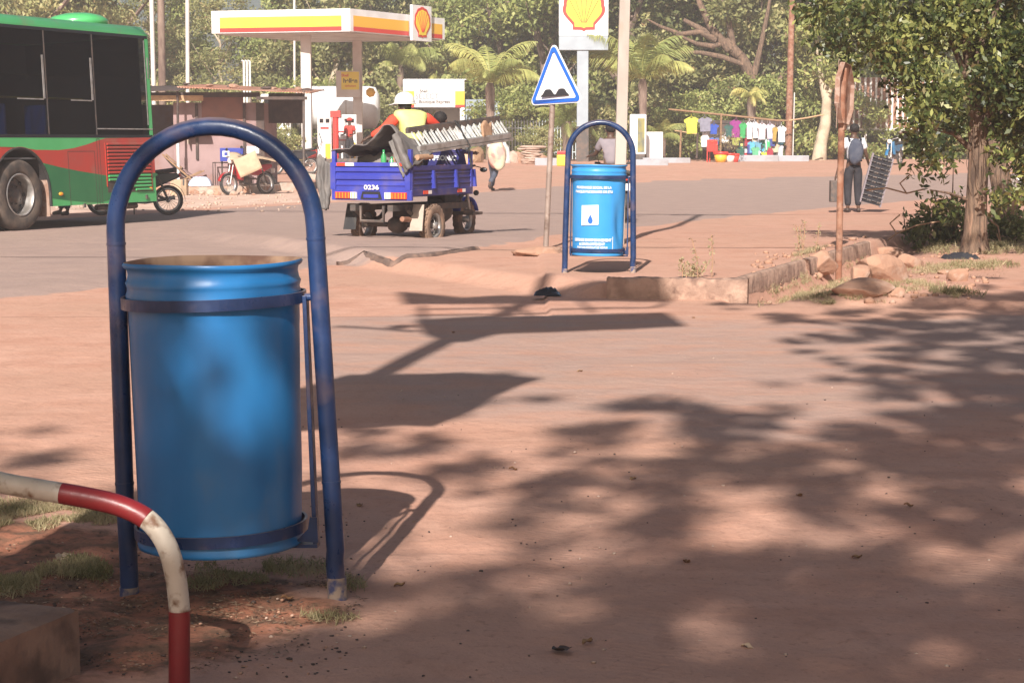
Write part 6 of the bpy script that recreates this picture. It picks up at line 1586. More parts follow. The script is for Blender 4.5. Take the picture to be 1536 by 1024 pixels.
for px, py, w_, h_, sl, c, lb in items:
    k = cmat(c); Y = YS_ - 0.25 + (py > 195) * 0.2 + rg.uniform(-.1, .12)
    o = solo('hanging_shirt', shirt_mb(w_ / sS * 1.12, h_ / sS, sl / sS), [k], lb, 'shirt', A(px, py, Y), R(rg.uniform(-14, 14)), 'clothes hung on the stall')
    o.rotation_euler[1] = R(rg.uniform(-4, 4))
ch = thing('red_chair', 'red plastic chair left of the flower pots at the stall', 'chair', on(1070, 75.6), R(160))
MB().box(-.22, -.22, .42, .22, .22, .46).build('seat', ['shell_red'], ch, bevel=.01); MB().box(-.22, .19, .46, .22, .23, .9).build('backrest', ['shell_red'], ch, bevel=.01)
for x in (-.2, .2):
    for y in (-.2, .2): MB().box(x - .02, y - .02, 0, x + .02, y + .02, .42).build('leg', ['shell_red'], ch)
for i, (px, r_, h_, c1, lb) in enumerate(((1081, .28, .42, 'shell_orange', 'large yellow flower pot with a red rim in front of the stall'), (1095, .2, .36, 'lamp_white', 'cream flower pot with a red rim in front of the stall'), (1103, .16, .34, 'red_cloth', 'small red flower pot at the right of the pots'))):
    ft = thing('flower_pot', lb, 'flower pot', on(px, 75.4 + .1 * i), 0, 'flower pots before the stall')
    MB().lathe([(0, 0), (r_ * .7, 0), (r_, h_ * .75), (r_ * .8, h_ * .75), (0, h_ * .7)], 16).build('pot', [c1], ft); MB().lathe([(r_ * .95, h_ * .74), (r_ * 1.1, h_ * .76), (r_ * 1.1, h_), (r_ * .9, h_), (r_ * .9, h_ * .74)], 16).build('rim', ['shell_red'], ft)
    P_, t_ = clump_points([(0, 0, h_ + .45, .42, .42)], 1500, 50 + i); leaf_mesh('foliage', P_, .12, .25, i, 'grass', ft, tint=t_)
# striped board far right
bdY = 84.0; q = on(1325, bdY)
bo_ = thing('striped_board', 'large rust and white striped corrugated board on thin posts, far right', 'board', q)
zB = lambda py: HC + (HOR - py) * bdY / F - q.z; xB_ = lambda px: on(px, bdY).x - q.x
g_ = MB(); nst = 17
for i in range(nst):
    a, b = xB_(1262 + 138 * i / nst), xB_(1262 + 138 * (i + 1) / nst)
    m = a + (b - a) * .38; g_.box(a, 0, zB(193), m, .05, zB(118), 1).box(m, .015, zB(193), b, .05, zB(118), 0)
g_.build('striped_sheet', ['rust', 'white_paint'], bo_)
MB().box(xB_(1262), -.03, zB(196), xB_(1400), .08, zB(193)).build('bottom_rail', ['white_paint'], bo_)
for px in (1298, 1350, 1385): MB().box(xB_(px) - .05, .06, 0, xB_(px) + .05, .16, zB(193)).build('post', ['column_grey'], bo_)
# tall thin poles and pipes
for px0, px1, ytop, Y, r_, m_, lb, nm in ((234, 227, -10, 58, .07, 'column_grey', 'light grey metal lamp pole immediately right of the bus roof', 'lamp_pole'), (246, 241, -10, 57, .11, 'bark_grey', 'thick brown wooden pole right of the bus', 'wooden_pole'), (282, 281, -10, 66, .07, 'column_grey', 'slim pale pole behind the shack roof', 'lamp_pole'), (442, 441.5, -8, 90, .06, 'column_grey', 'slim pale mast left of the left canopy column', 'mast')):
    q = on(px0, Y); t_ = A(px1, ytop, Y) - q
    solo(nm, MB().tube([(0, 0, -.1), t_ * 1.15], r_, 10), [m_], lb, 'pole', q)
for i, px in enumerate((365.5, 370, 374.5)):
    q = on(px + 2, 80); a = A(px, 92, 80) - q
    solo('vent_pipe', MB().tube([(0, 0, 0), a, a + Vector((-.08, 0, .02))], .05, 8), ['white_paint'], ['left', 'middle', 'right'][i] + ' of the three white tank vent pipes above the shack roof', 'pipe', q, 0, 'white vent pipes')
solo('white_hut_roof', MB().box(-.4, 0, 0, .4, 1, 2.6), ['canopy_white'], 'small white structure behind the shack roof by the brown pole', 'hut', on(247, 64), bevel=.02) if False else None
# ---------------------------------------------------------------- palms
def palm(px, py, Y, L, n, label, seed, matn='leaf_palm', trunk_r=0.16, droop=1.0, tilt0=(15, 75), tmean=0.5):
    rg = random.Random(seed); g = on(px, Y); c = A(px, py, Y) - g
    t = thing('palm_tree', label, 'palm', g)
    MB().tube([(0, 0, -.1), (0.03, 0, c.z * .5), (0, 0, c.z - .15), (0, 0, c.z + .1)], [trunk_r * 1.15, trunk_r, trunk_r * 1.3, trunk_r * .7], 10).build('trunk', ['bark_grey'], t)
    for k in range(n):
        az = 2 * math.pi * (k + rg.uniform(-.3, .3)) / n; e = R(rg.uniform(*tilt0)); Lk = L * rg.uniform(.8, 1.1)
        N = 26; p = Vector((c.x, c.y, c.z)); pts = [p.copy()]; el = e
        for i in range(N):
            el -= droop * R(rg.uniform(3.0, 4.8)) * (0.4 + i / N)
            d = Vector((math.cos(az) * math.cos(el), math.sin(az) * math.cos(el), math.sin(el)))
            p = p + d * Lk / N; pts.append(p.copy())
        V, tnt = [], []
        base_t = tmean + rg.uniform(-.22, .22)
        mb = MB()
        for i in range(3, N + 1):
            d = (pts[i] - pts[i - 1]).normalized(); sd = d.cross(Vector((0, 0, 1))).normalized()
            f = i / N; ll = Lk * .30 * math.sin(math.pi * min(1, .12 + f * .86)) ** .7
            for s in (-1, 1):
                for h in (0, .5):
                    b0 = pts[i - 1].lerp(pts[i], h); dd = (sd * s * .75 + d * .75 + Vector((0, 0, -.35 - rg.uniform(0, .45)))).normalized()
                    wv = d * .018 * L / 2.2; m_ = b0 + dd * ll * .5 + Vector((0, 0, .02)); e_ = b0 + dd * ll + Vector((0, 0, -ll * .28))
                    k0 = len(mb.v); mb.add([b0 - wv, b0 + wv, m_ + wv, m_ - wv, e_], [(0, 1, 2, 3), (3, 2, 4)]); tnt += [base_t + rg.uniform(-.12, .12)] * 5
        nr = len(mb.v); mb.tube(pts, [.022 * (1 - .8 * i / N) for i in range(N + 1)], 4); tnt += [.8] * (len(mb.v) - nr)
        o = mb.build('frond', [matn], t); a = o.data.attributes.new('tint', 'FLOAT', 'POINT'); a.data.foreach_set('value', [max(0, min(1, x)) for x in tnt])
    return t
palm(735, 128, 79, 2.9, 11, 'palm with arching yellow-green fronds in front of the pale corrugated wall', 1, trunk_r=.17, droop=1.0, tilt0=(38, 86))
palm(963, 122, 77.5, 3.4, 12, 'tall palm with wide arching fronds right of the concrete pole', 2, trunk_r=.15, droop=1.0, tilt0=(40, 88))
palm(601, 100, 98, 3.2, 14, 'hazy drooping palm between the canopy and the station shop', 3, 'leaf_mid', droop=1.3)
palm(850, 186, 78, 1.6, 20, 'dark dense low palm behind the triangular sign post', 4, 'leaf_mid', .2, .9, (5, 85), .45)
palm(992, 205, 78.5, 1.3, 10, 'small young palm above the white cabinet', 5)
palm(1126, 148, 80.5, 1.1, 12, 'small yellow palm top rising behind the clothes stall pole', 6, droop=1.4, tmean=.75)
palm(665, 118, 99, 2.2, 12, 'yellowish palm crown peeking over the station shop roof', 8, droop=1.3, tmean=.8)
palm(548, 120, 97, 2.4, 12, 'faint green palm just right of the right canopy column', 9, 'leaf_mid', droop=1.3)
# ---------------------------------------------------------------- trees across the road
def crown_mesh(seed, r, z0, z1, matn, nleaf, leaf=.30, nclump=70, asp=.5):
    rg = random.Random(seed); cl = []
    for i in range(nclump):
        h = rg.random(); z = z0 + (z1 - z0) * h
        rr = r * (0.75 + .35 * math.sin(math.pi * min(1, h * 1.05)) ** .6) * (1 - .35 * h * h)
        a = rg.uniform(0, 2 * math.pi); q = rg.random() ** .55 * rr
        cl.append((q * math.cos(a), q * math.sin(a), z, rg.uniform(.55, 1.15) * r / 3.2, rg.uniform(.45, .85) * r / 3.2))
    vol = sum(c[3] ** 2 * c[4] for c in cl)
    P, t = clump_points(cl, nleaf / vol, seed, .45)
    o = leaf_mesh('crown', P, leaf, asp, seed, matn, tint=t, down=.4)
    m = o.data; C.objects.unlink(o); bpy.data.objects.remove(o); return m
def trunk_mesh(seed, h, r, matn, nl=7):
    rg = random.Random(seed); mb = MB()
    pts = [Vector((0, 0, -.2))]
    for i in range(1, 7): pts.append(Vector((rg.uniform(-.12, .12) * i, rg.uniform(-.12, .12) * i, h * i / 6)))
    mb.tube(pts, [r * (1.25 - .16 * i) for i in range(7)], 9)
    for i in range(nl):
        b = pts[2 + i % 4]; a = rg.uniform(0, 6.28); l = rg.uniform(1.5, 3)
        mb.tube([b, b + Vector((math.cos(a) * l * .5, math.sin(a) * l * .5, l * .5)), b + Vector((math.cos(a) * l, math.sin(a) * l, l * 1.1))], [r * .5, r * .3, r * .1], 6)
    o = mb.build('trunk', [matn]); m = o.data; C.objects.unlink(o); bpy.data.objects.remove(o); return m
CT = {'olive': crown_mesh(1, 3.6, .6, 11.5, 'leaf_olive', 15000), 'mid': crown_mesh(2, 3.6, .4, 12, 'leaf_mid', 15000), 'dark': crown_mesh(3, 3.8, .2, 12, 'leaf_dark', 15000),
      'pale': crown_mesh(4, 3.0, 2.2, 12, 'leaf_olive', 9000, .30, 55, .3), 'bush': crown_mesh(5, 2.2, .1, 3.4, 'leaf_mid', 7000, .20, 45), 'obush': crown_mesh(6, 2.2, .1, 3.2, 'leaf_olive', 7000, .20, 45)}
TT = {'b': trunk_mesh(1, 9, .26, 'bark_grey'), 'p': trunk_mesh(2, 10, .17, 'bark_pale', 5)}
def far_tree(kind, tr, px, Y, s, lb, rz, zs=1.0):
    g = on(px, Y); t = thing('tree', lb, 'tree', g, rz, 'trees across the road'); t.scale = (s, s, s * zs)
    for nm, me in (('trunk', TT[tr]), ('crown', CT[kind])):
        o = bpy.data.objects.new(nm, me); C.objects.link(o); o.parent = t
    return t
TL = [('olive', 'b', -40, 92, 1.0, 'leafy olive tree behind the bus roof, left end'), ('olive', 'b', 60, 84, .95, 'dense olive tree rising above the middle of the bus roof'), ('olive', 'b', 160, 88, .9, 'olive tree above the rear of the bus roof'),
 ('pale', 'p', 225, 96, 1.0, 'thin-leaved grey green tree behind the lamp poles'), ('mid', 'b', 290, 100, .70, 'green tree above the shack roof'), ('pale', 'p', 330, 92, .66, 'thin-leaved tree above the middle of the shack roof'),
 ('olive', 'b', 395, 104, .66, 'low olive tree left of the canopy with sky above'), ('mid', 'b', 440, 98, .72, 'green tree behind the left canopy column'), ('olive', 'p', 500, 96, .97, 'olive tree with pale stems between the canopy columns'),
 ('olive', 'p', 560, 101, 1.02, 'olive tree with pale stems above the canopy'), ('dark', 'b', 620, 106, 1.0, 'dark tree behind the station shop'), ('olive', 'b', 690, 101, .88, 'hazy olive tree above the palm, gap of sky over it'),
 ('mid', 'b', 755, 96, .95, 'light green tree left of the pylon sign'), ('mid', 'b', 815, 92, 1.0, 'bright green tree just left of the pylon sign'), ('dark', 'b', 880, 95, 1.05, 'dark tree behind the pylon sign'), ('dark', 'b', 945, 90, 1.0, 'dark tree behind the concrete pole'),
 ('olive', 'b', 1010, 94, 1.05, 'olive tree behind the leaning limbs, left part'), ('dark', 'b', 1075, 90, 1.05, 'dark tree behind the clothes stall'), ('olive', 'b', 1140, 87, 1.05, 'sunlit olive tree above the clothes stall'),
 ('mid', 'b', 1205, 90, 1.05, 'green tree right of the rust-brown pole'), ('mid', 'b', 1270, 98, 1.05, 'green tree above the striped board'), ('dark', 'b', 1345, 100, 1.0, 'dark tree behind the right end of the striped board'), ('mid', 'b', 1420, 92, 1.0, 'green tree behind the near right tree'), ('dark', 'b', 1500, 90, 1.0, 'dark tree at the right edge, far side of the road'), ('mid', 'b', 1590, 84, 1.0, 'green tree beyond the right edge of the photo')]
rg = random.Random(5)
for k, tr, px, Y, s, lb in TL: far_tree(k, tr, px, Y, s, lb, rg.uniform(0, 6.28))
for i, (px, Y, kd) in enumerate([(-20, 112, 'olive'), (110, 112, 'mid'), (250, 116, 'dark'), (470, 114, 'dark'), (590, 116, 'mid'), (745, 112, 'dark'), (850, 110, 'mid'), (980, 108, 'mid'), (1110, 106, 'dark'), (1240, 110, 'dark'), (1400, 108, 'mid'), (1560, 104, 'dark')]):
    far_tree(kd, 'b', px, Y, 1.0 if i not in (2, 3) else .62, 'second-row tree whose foliage fills the gaps ' + ['at the far left', 'above the bus', 'behind the brown pole', 'under the canopy left half', 'under the canopy right end', 'above the arching palm', 'behind the triangular sign', 'right of the concrete pole', 'over the clothes stall', 'behind the rusty sign', 'behind the near right trunk', 'at the far right'][i], rg.uniform(0, 6.28))
BL_ = [('obush', 420, 72, .42, 'pale shrub seen through the open side of the shack'), ('obush', 268, 68, .7, 'olive bush behind the shack roof'), ('bush', 455, 88, 1.0, 'green bush behind the left canopy column'), ('obush', 590, 90, .9, 'olive bush behind the worker'),
 ('bush', 770, 86, .9, 'leafy bush behind the picket fence'), ('obush', 808, 75.5, .42, 'yellowish shrub right of the stacked stones'), ('bush', 830, 86, 1.0, 'dark bush left of the pylon base'), ('obush', 905, 80, .7, 'olive bush behind the seated rider'),
 ('bush', 1030, 82, .8, 'green bush at the left end of the stall'), ('bush', 1100, 84, 1.0, 'bush in the shade behind the hanging clothes'), ('bush', 1165, 84, 1.0, 'bush at the right end of the hanging clothes'), ('bush', 1210, 83, 1.1, 'dark bush between the brown pole and the pale trunk'),
 ('bush', 1262, 84, .9, 'bush right of the pale leaning trunk'), ('bush', 1320, 90, 1.2, 'bush under the striped board'), ('bush', 1395, 86, 1.2, 'bush right of the striped board'), ('bush', 1475, 84, 1.2, 'bush behind the near right trunk, across the road'), ('obush', 340, 84, 1.0, 'bush behind the shack, middle'), ('bush', 520, 93, 1.0, 'bush behind the fuel pumps')]
for k, px, Y, s, lb in BL_:
    g = on(px, Y); t = thing('bush', lb, 'bush', g, rg.uniform(0, 6.28), 'bushes across the road'); t.scale = (s,) * 3
    o = bpy.data.objects.new('foliage', CT[k]); C.objects.link(o); o.parent = t
# leaning tree with bare limbs above the stall
Yl = 84; lt = thing('leaning_tree', 'old tree with thick bare limbs leaning left above the clothes stall', 'tree', on(1175, Yl)); O2 = lt.location
def T3(px, py, dy=0): return A(px, py, Yl + dy) - O2
tm = MB(); tm.tube([Vector((0, 0, -.2)), T3(1160, 190), T3(1140, 140), T3(1112, 88), T3(1080, 62), T3(1045, 40), T3(1025, 30)], [.40, .34, .31, .26, .19, .12, .07], 9)
for pts, rr in (([(1095, 75), (1068, 40), (1050, 5), (1040, -30)], [.2, .16, .12, .08]), ([(1108, 84), (1090, 62), (1070, 70), (1045, 66), (1010, 50)], [.22, .17, .13, .1, .05]), ([(1075, 60), (1050, 48), (1020, 52), (990, 40), (970, 30)], [.18, .14, .11, .08, .04]), ([(1120, 100), (1085, 85), (1050, 80), (1010, 78)], [.15, .12, .1, .05]), ([(1130, 120), (1142, 70), (1150, 30), (1158, -20)], [.2, .13, .09, .05]), ([(1100, 78), (1092, 30), (1075, -20)], [.16, .12, .08]), ([(1145, 150), (1180, 110), (1215, 60)], [.2, .14, .08])):
    tm.tube([T3(x, y, -.1) for x, y in pts], rr, 8)
for v in tm.v: v += Vector((1, 1, .6)) * .14 * noise.noise(v * 1.3)
tm.build('trunk', ['bark'], lt)
rg2 = random.Random(9); cl = []
for i in range(110):
    px, py = rg2.uniform(960, 1230), rg2.uniform(-60, 150)
    if abs((py - 30) - (px - 1020) * .5) < 26 and px < 1150: continue
    v = T3(px, py, rg2.uniform(.2, 2.8) - (1.2 if i % 3 == 0 else 0)); cl.append((v.x, v.y, v.z, rg2.uniform(.4, .85)))
P_, t_ = clump_points(cl, 620, 77, .45); leaf_mesh('crown', P_, .24, .5, 77, 'leaf_olive', lt, tint=t_)
# pale trunk right of the brown pole
pt = thing('pale_tree', 'tree with a pale curved trunk left of the rusty sign', 'tree', on(1228, 80)); O3 = pt.location
MB().tube([Vector((0, 0, -.2)), A(1231, 215, 80) - O3, A(1238, 185, 80) - O3, A(1240, 150, 80) - O3, A(1232, 120, 80) - O3, A(1225, 60, 80.4) - O3, A(1215, 0, 80.4) - O3], [.34, .27, .24, .20, .13, .08, .05], 10).tube([A(1240, 150, 80) - O3, A(1252, 110, 80) - O3, A(1275, 60, 80) - O3], [.15, .12, .06], 8).build('trunk', ['bark_pale'], pt)
cl = []
for i in range(44):
    v = A(rg2.uniform(1190, 1330), rg2.uniform(-50, 140), 80 + rg2.uniform(-.9, 2.0)) - O3; cl.append((v.x, v.y, v.z, rg2.uniform(.45, .8)))
P_, t_ = clump_points(cl, 600, 78, .45); leaf_mesh('crown', P_, .24, .5, 78, 'leaf_mid', pt, tint=t_ + .08)
# ---------------------------------------------------------------- near right trees
Y1 = G(1462, 380).y
nt_ = thing('roadside_tree', 'leafy tree with a slanting grey trunk nearest the right edge', 'tree', G(1462, 380)); O4 = nt_.location
def N3(px, py, dy=0.0, Y=None): return A(px, py, (Y or Y1) + dy) - O4
tm = MB(); tm.tube([Vector((0, 0, -.15)), N3(1463, 350), N3(1465, 290), N3(1468, 240), N3(1466, 190), N3(1462, 130), N3(1450, 60), N3(1430, -20), N3(1410, -120)], [.21, .14, .125, .118, .11, .09, .07, .055, .04], 14)
for v in tm.v: v += Vector((1, 1, 0)) * 0.02 * noise.noise(v * 3)
for pts, rr in (([(1465, 175), (1452, 120), (1430, 70), (1410, 30)], [.06, .045, .03, .02]), ([(1466, 200), (1500, 140), (1540, 90)], [.08, .06, .03]), ([(1462, 130), (1470, 70), (1500, 0)], [.06, .05, .03]), ([(1464, 230), (1430, 200), (1390, 190), (1350, 200)], [.04, .03, .02, .01]), ([(1452, 300), (1425, 290), (1395, 285)], [.02, .015, .008])):
    tm.tube([N3(x, y, -.15 * i) for i, (x, y) in enumerate(pts)], rr, 8)
tm.build('trunk', ['bark'], nt_)
blobs = [(1225, 25, 34), (1210, 60, 16), (1255, 60, 34), (1290, 30, 44), (1335, 60, 48), (1275, 100, 24), (1335, 98, 26), (1370, 120, 44), (1380, 50, 55), (1440, 30, 60), (1500, 60, 60), (1390, 180, 36), (1375, 215, 26), (1350, 245, 14), (1400, 240, 24), (1420, 150, 40), (1440, 190, 22), (1365, 265, 12), (1390, 268, 14),
  (1500, 130, 50), (1510, 190, 44), (1535, 120, 50), (1495, 235, 24), (1525, 245, 30), (1515, 280, 20), (1490, 265, 12), (1580, 60, 60), (1600, 160, 60), (1590, 240, 40), (1400, -40, 60), (1300, -40, 50), (1490, -50, 70), (1240, -30, 36), (1580, -60, 70), (1425, 262, 18), (1440, 285, 12), (1470, 110, 30), (1200, 15, 14), (1190, 0, 12), (1410, 300, 12), (1395, 300, 16), (1425, 318, 18), (1500, 300, 24), (1540, 290, 30), (1480, 292, 12), (1390, 150, 30), (1350, 205, 14), (1430, 240, 20), (1375, 250, 16), (1405, 318, 12), (1422, 335, 14), (1440, 305, 14), (1492, 320, 14), (1385, 285, 12)]
cl = []; s1 = F / Y1
for px, py, r in blobs:
    for k in range(3 if r > 20 else 1):
        v = N3(px + rg2.uniform(-.3, .3) * r, py + rg2.uniform(-.25, .25) * r, rg2.uniform(-1.1, 1.1) if r > 20 else rg2.uniform(-.5, .3)); cl.append((v.x, v.y, v.z, r / s1 * (1.0 if k else 1.0), r / s1 * .85))
P_, t_ = clump_points(cl, 6800, 81, .5); leaf_mesh('crown', P_, .092, .46, 81, 'leaf_near', nt_, tint=t_ ** 1.05, down=.5)
print('near leaves', len(P_))
# dry hanging vines on the trunk
vn = MB()
for i in range(12):
    px = rg2.uniform(1448, 1480); py = rg2.uniform(120, 250); L = rg2.uniform(30, 110)
    vn.tube([N3(px, py, -.18), N3(px + rg2.uniform(-6, 6), py + L * .5, -.2), N3(px + rg2.uniform(-8, 8), py + L, -.18)], .0035, 4)
vn.build('hanging_vines', ['bark'], nt_)['kind'] = 'stuff'
Y2 = G(1512, 352).y; t2 = thing('roadside_tree', 'second near tree with a dark leaning trunk at the right edge', 'tree', G(1512, 352)); O5 = t2.location
MB().tube([Vector((0, 0, -.15)), A(1511, 320, Y2) - O5, A(1503, 280, Y2) - O5, A(1494, 240, Y2) - O5, A(1490, 150, Y2) - O5, A(1500, 20, Y2) - O5], [.27, .19, .16, .14, .12, .08], 12).build('trunk', ['bark'], t2)
cl = []
for i in range(40):
    v = A(rg2.uniform(1400, 1680), rg2.uniform(-60, 240), Y2 + rg2.uniform(-.6, 2.0)) - O5; cl.append((v.x, v.y, v.z, rg2.uniform(.35, .6)))
P_, t_ = clump_points(cl, 1400, 82, .5); leaf_mesh('crown', P_, .12, .5, 82, 'leaf_near', t2, tint=t_ * .6, down=.5)
# undergrowth below the near trees
Yu = 25.5
us = []
for nm, spots, lb, dens, sz, seed in (('shrub', [(1395, 330, 28), (1420, 345, 36), (1380, 352, 24), (1440, 320, 24), (1410, 310, 20), (1430, 300, 14), (1370, 335, 18), (1365, 345, 16), (1355, 322, 9), (1440, 360, 20)], 'dark green shrub between the drain and the right tree trunk', 15000, .10, 90), ('shrub', [(1500, 358, 30), (1530, 350, 32), (1484, 366, 18), (1560, 350, 34), (1545, 330, 26)], 'low dark weeds right of the leaning trunks', 15000, .09, 91), ('shrub', [(1430, 250, 9), (1402, 296, 12), (1425, 302, 11), (1450, 300, 8)], 'sparse twiggy branches hanging left of the trunk', 7000, .08, 92)):
    g = on(spots[0][0], Yu); t = thing(nm, lb, 'shrub', g); cl = []
    for px, py, r in spots:
        v = A(px, py, Yu + rg2.uniform(-.4, .5)) - g; cl.append((v.x, v.y, max(v.z, r / 110 * .6), r / 108, r / 118))
    P_, t_ = clump_points(cl, dens, seed, .55); leaf_mesh('foliage', P_, sz, .45, seed, 'leaf_dark' if seed < 92 else 'leaf_near', t, tint=t_ * .75)
    st = MB()
    for c in cl:
        st.tube([(c[0] * .5, c[1] * .5, 0), (c[0] * .9, c[1], c[2] * .6), (c[0], c[1], c[2] + c[3] * .5)], [.015, .01, .005], 5)
    st.build('stems', ['bark'], t)
g = G(1375, 372); bt = MB()
for pts in ([(1325, 365), (1345, 350), (1375, 338), (1410, 332)], [(1345, 350), (1335, 335), (1350, 322)], [(1300, 285), (1330, 282), (1360, 290), (1385, 284)], [(1360, 290), (1350, 275), (1365, 262)], [(1495, 350), (1503, 372), (1492, 362), (1480, 358)], [(1503, 372), (1497, 340), (1485, 330)]):
    bt.tube([A(x, y, Yu - .7) - g for x, y in pts], .011, 5)
solo('dry_branches', bt, ['rope'], 'bare dry twigs poking out of the shrub left of the right trunk', 'twigs', g)['kind'] = 'stuff'
# ---------------------------------------------------------------- grass, weeds, litter
def grass(name, spots, n, hgt_, lb, seed, tm=.5, kind='stuff', asp=.07):
    rg_ = np.random.default_rng(seed); P = []; tt = []
    tot = sum(r[2] * r[3] for r in spots)
    for px, py, rx, ry in spots:
        k = int(n * rx * ry / tot)
        a = rg_.uniform(0, 2 * math.pi, k); q = rg_.uniform(0, 1, k) ** .7
        for ai, qi in zip(a, q):
            g = G(px + rx * qi * math.cos(ai), py + ry * qi * math.sin(ai)); 
            if noise.noise(Vector((g.x * 4, g.y * 4, seed))) < -.12: continue
            P.append((g.x, g.y, g.z + hgt_ * .33)); tt.append(tm + .45 * noise.noise(Vector((g.x * 5, g.y * 5, 3))))
    P = np.array(P); tt = np.array(tt) + rg_.normal(size=len(P)) * .13
    o = leaf_mesh(name, P, hgt_, asp, seed, 'grass', down=-1.5, tint=tt, jitter=.5); tag(o, lb, None, None, kind); return o
grass('grass', [(60, 768, 130, 18), (30, 790, 60, 10), (140, 775, 50, 16)], 9000, .034, None, 1, .66)
grass('grass', [(50, 855, 110, 24), (130, 860, 40, 20), (10, 880, 50, 20)], 6000, .036, None, 2, .55)
grass('grass', [(400, 855, 110, 16), (350, 870, 60, 12), (520, 880, 30, 12), (300, 880, 40, 10), (480, 930, 60, 8)], 3000, .036, None, 3, .5)
grass('grass', [(1262, 432, 70, 13), (1200, 436, 26, 9), (1330, 437, 40, 8), (1215, 405, 30, 14), (1290, 405, 40, 10), (1400, 405, 50, 8), (1360, 430, 60, 8), (1250, 448, 80, 6), (1165, 452, 30, 6)], 14000, .065, None, 4, .66)
grass('grass', [(1470, 400, 60, 6), (1420, 440, 30, 5), (1450, 445, 30, 4), (1500, 372, 60, 12), (1400, 375, 60, 8)], 6000, .09, None, 5, .5)
def sprig(px, py, hpx, lb, seed, n=3):
    g = G(px, py); s_ = F / g.y; t = thing('dry_plant', lb, 'plant', g, 0, 'dry sprigs on the island'); r_ = random.Random(seed); st = MB(); P = []
    for i in range(n):
        x, h = r_.uniform(-.06, .06) * n / 2, hpx / s_ * r_.uniform(.6, 1); a, b = Vector((x, 0, 0)), Vector((x * 1.6 + r_.uniform(-.05, .05), r_.uniform(-.03, .03), h)); st.tube([a, a.lerp(b, .5) + Vector((.01, 0, 0)), b], .005, 5)
        for k in range(34):
            f = r_.uniform(.12, 1); p = a.lerp(b, f); P.append((p.x + r_.uniform(-.03, .03), p.y + r_.uniform(-.03, .03), p.z))
    st.build('stem', ['rope'], t); leaf_mesh('leaves', np.array(P), .035, .4, seed, 'grass', t, tint=np.full(len(P), .62))
sprig(1034, 416, 32, 'left low dry sprig on the island behind the kerb', 1, 3); sprig(1059, 416, 66, 'tall dry sprig on the island behind the kerb', 2, 2); sprig(1049, 417, 26, 'short sprig between the two on the island', 3, 3)
sprig(1212, 408, 62, 'tall pale weed standing in the drain left of the rusty post', 4, 4)
def pebbles(name, n, seed, region, r0, r1, mt, lo=None):
    r_ = random.Random(seed); mb = MB()
    for i in range(n):
        px, py = r_.uniform(region[0], region[2]), region[1] + (region[3] - region[1]) * r_.random() ** 1.3
        g = G(px, py); r = r_.uniform(r0, r1) * (1.6 if r_.random() < .06 else 1)
        mb.ell((g.x, g.y, g.z + r * .3), r, r * r_.uniform(.6, 1), r * .6, 0, n=6, k=3, wob=.5)
    o = mb.build(name, [mt]); o['kind'] = 'stuff'; return o
pebbles('gravel', 260, 1, (300, 560, 1536, 1023), .002, .005, 'wood_dark'); pebbles('gravel', 110, 2, (300, 520, 1536, 1023), .003, .008, 'stone_pale')
pebbles('gravel', 500, 3, (0, 770, 540, 1015), .002, .006, 'wood_dark'); pebbles('gravel', 200, 8, (0, 780, 520, 1015), .002, .008, 'stone'); pebbles('gravel', 260, 4, (1130, 380, 1480, 450), .012, .035, 'stone')
pebbles('gravel', 240, 6, (-20, 288, 500, 318), .02, .05, 'stone_pale')
lv = [(769, 705, 'curled yellow-brown leaf lying alone on the dirt, middle of the photo'), (843, 977, 'dark broken bark piece near the bottom middle'), (882, 965, 'small brown leaf beside the dark bark piece'), (1120, 973, 'pale dry leaf in the shade, bottom right'), (1030, 845, 'brown leaf in the shade right of middle'), (600, 880, 'thin dry leaf right of the near bin leg'), (95, 838, 'large pale dry leaf on the red soil left of the near bin'), (30, 897, 'pale dry leaf on the concrete block edge'), (1286, 838, 'tiny pale leaf in the shade, right part'), (540, 760, 'dry leaf inside the near bin shadow'), (430, 900, 'orange stone-like lump under the near bin'), (1200, 745, 'small leaf in a sunlit patch right'), (950, 720, 'small dark leaf in the middle distance'), (1362, 760, 'little dark leaf toward the right edge'), (680, 500, 'small dark leaf on the road near the sign shadow'), (870, 558, 'small twig leaf on the road'), (1040, 478, 'small dark leaf right of the shadow tip')]
for i, (px, py, lb) in enumerate(lv):
    g = G(px, py); sz = .026 if i not in (6, 7, 1) else .055
    if i == 7: g = Vector((c0.x - .30, c0.y + .02, cz))
    o = solo('dry_leaf', MB().grid(lambda u, v: Vector(((u - .5) * sz * 1.4, (v - .5) * sz * math.sin(math.pi * (.1 + .8 * u)), .006 * math.sin(u * 4 + i) ** 2 + .006 * (v - .5) ** 2 * 4 + .003)), 8, 4), ['dry_leaf' if i not in (1,) else 'wood_dark'], lb, 'leaf', g, i * 1.9, 'dry leaves on the ground'); o.rotation_euler[1] = R(10)
    if i in (6, 7, 3): o.data.materials[0] = MATS['card']
def litter(name, spots, n, sz, seed):
    rg_ = np.random.default_rng(seed); P = []
    for px, py, rx, ry in spots:
        for k in range(n):
            a, q = rg_.uniform(0, 6.28), rg_.uniform(0, 1) ** .6; g = G(px + rx * q * math.cos(a), py + ry * q * math.sin(a))
            if noise.noise(Vector((g.x * 5, g.y * 5, seed))) > -.15: P.append((g.x, g.y, g.z + .004))
    o = leaf_mesh(name, np.array(P), sz, .3, seed, 'litter', tint=rg_.beta(1.3, 2, len(P)), jitter=.7)
    m = o.data; n4 = len(m.vertices); co_ = np.empty(n4 * 3); m.vertices.foreach_get('co', co_); co_ = co_.reshape(-1, 4, 3)
    c_ = co_.mean(1, keepdims=True); co_[:, :, 2] = c_[:, :, 2] + (co_[:, :, 2] - c_[:, :, 2]) * .22; m.vertices.foreach_set('co', co_.reshape(-1)); m.update()
    o['kind'] = 'stuff'
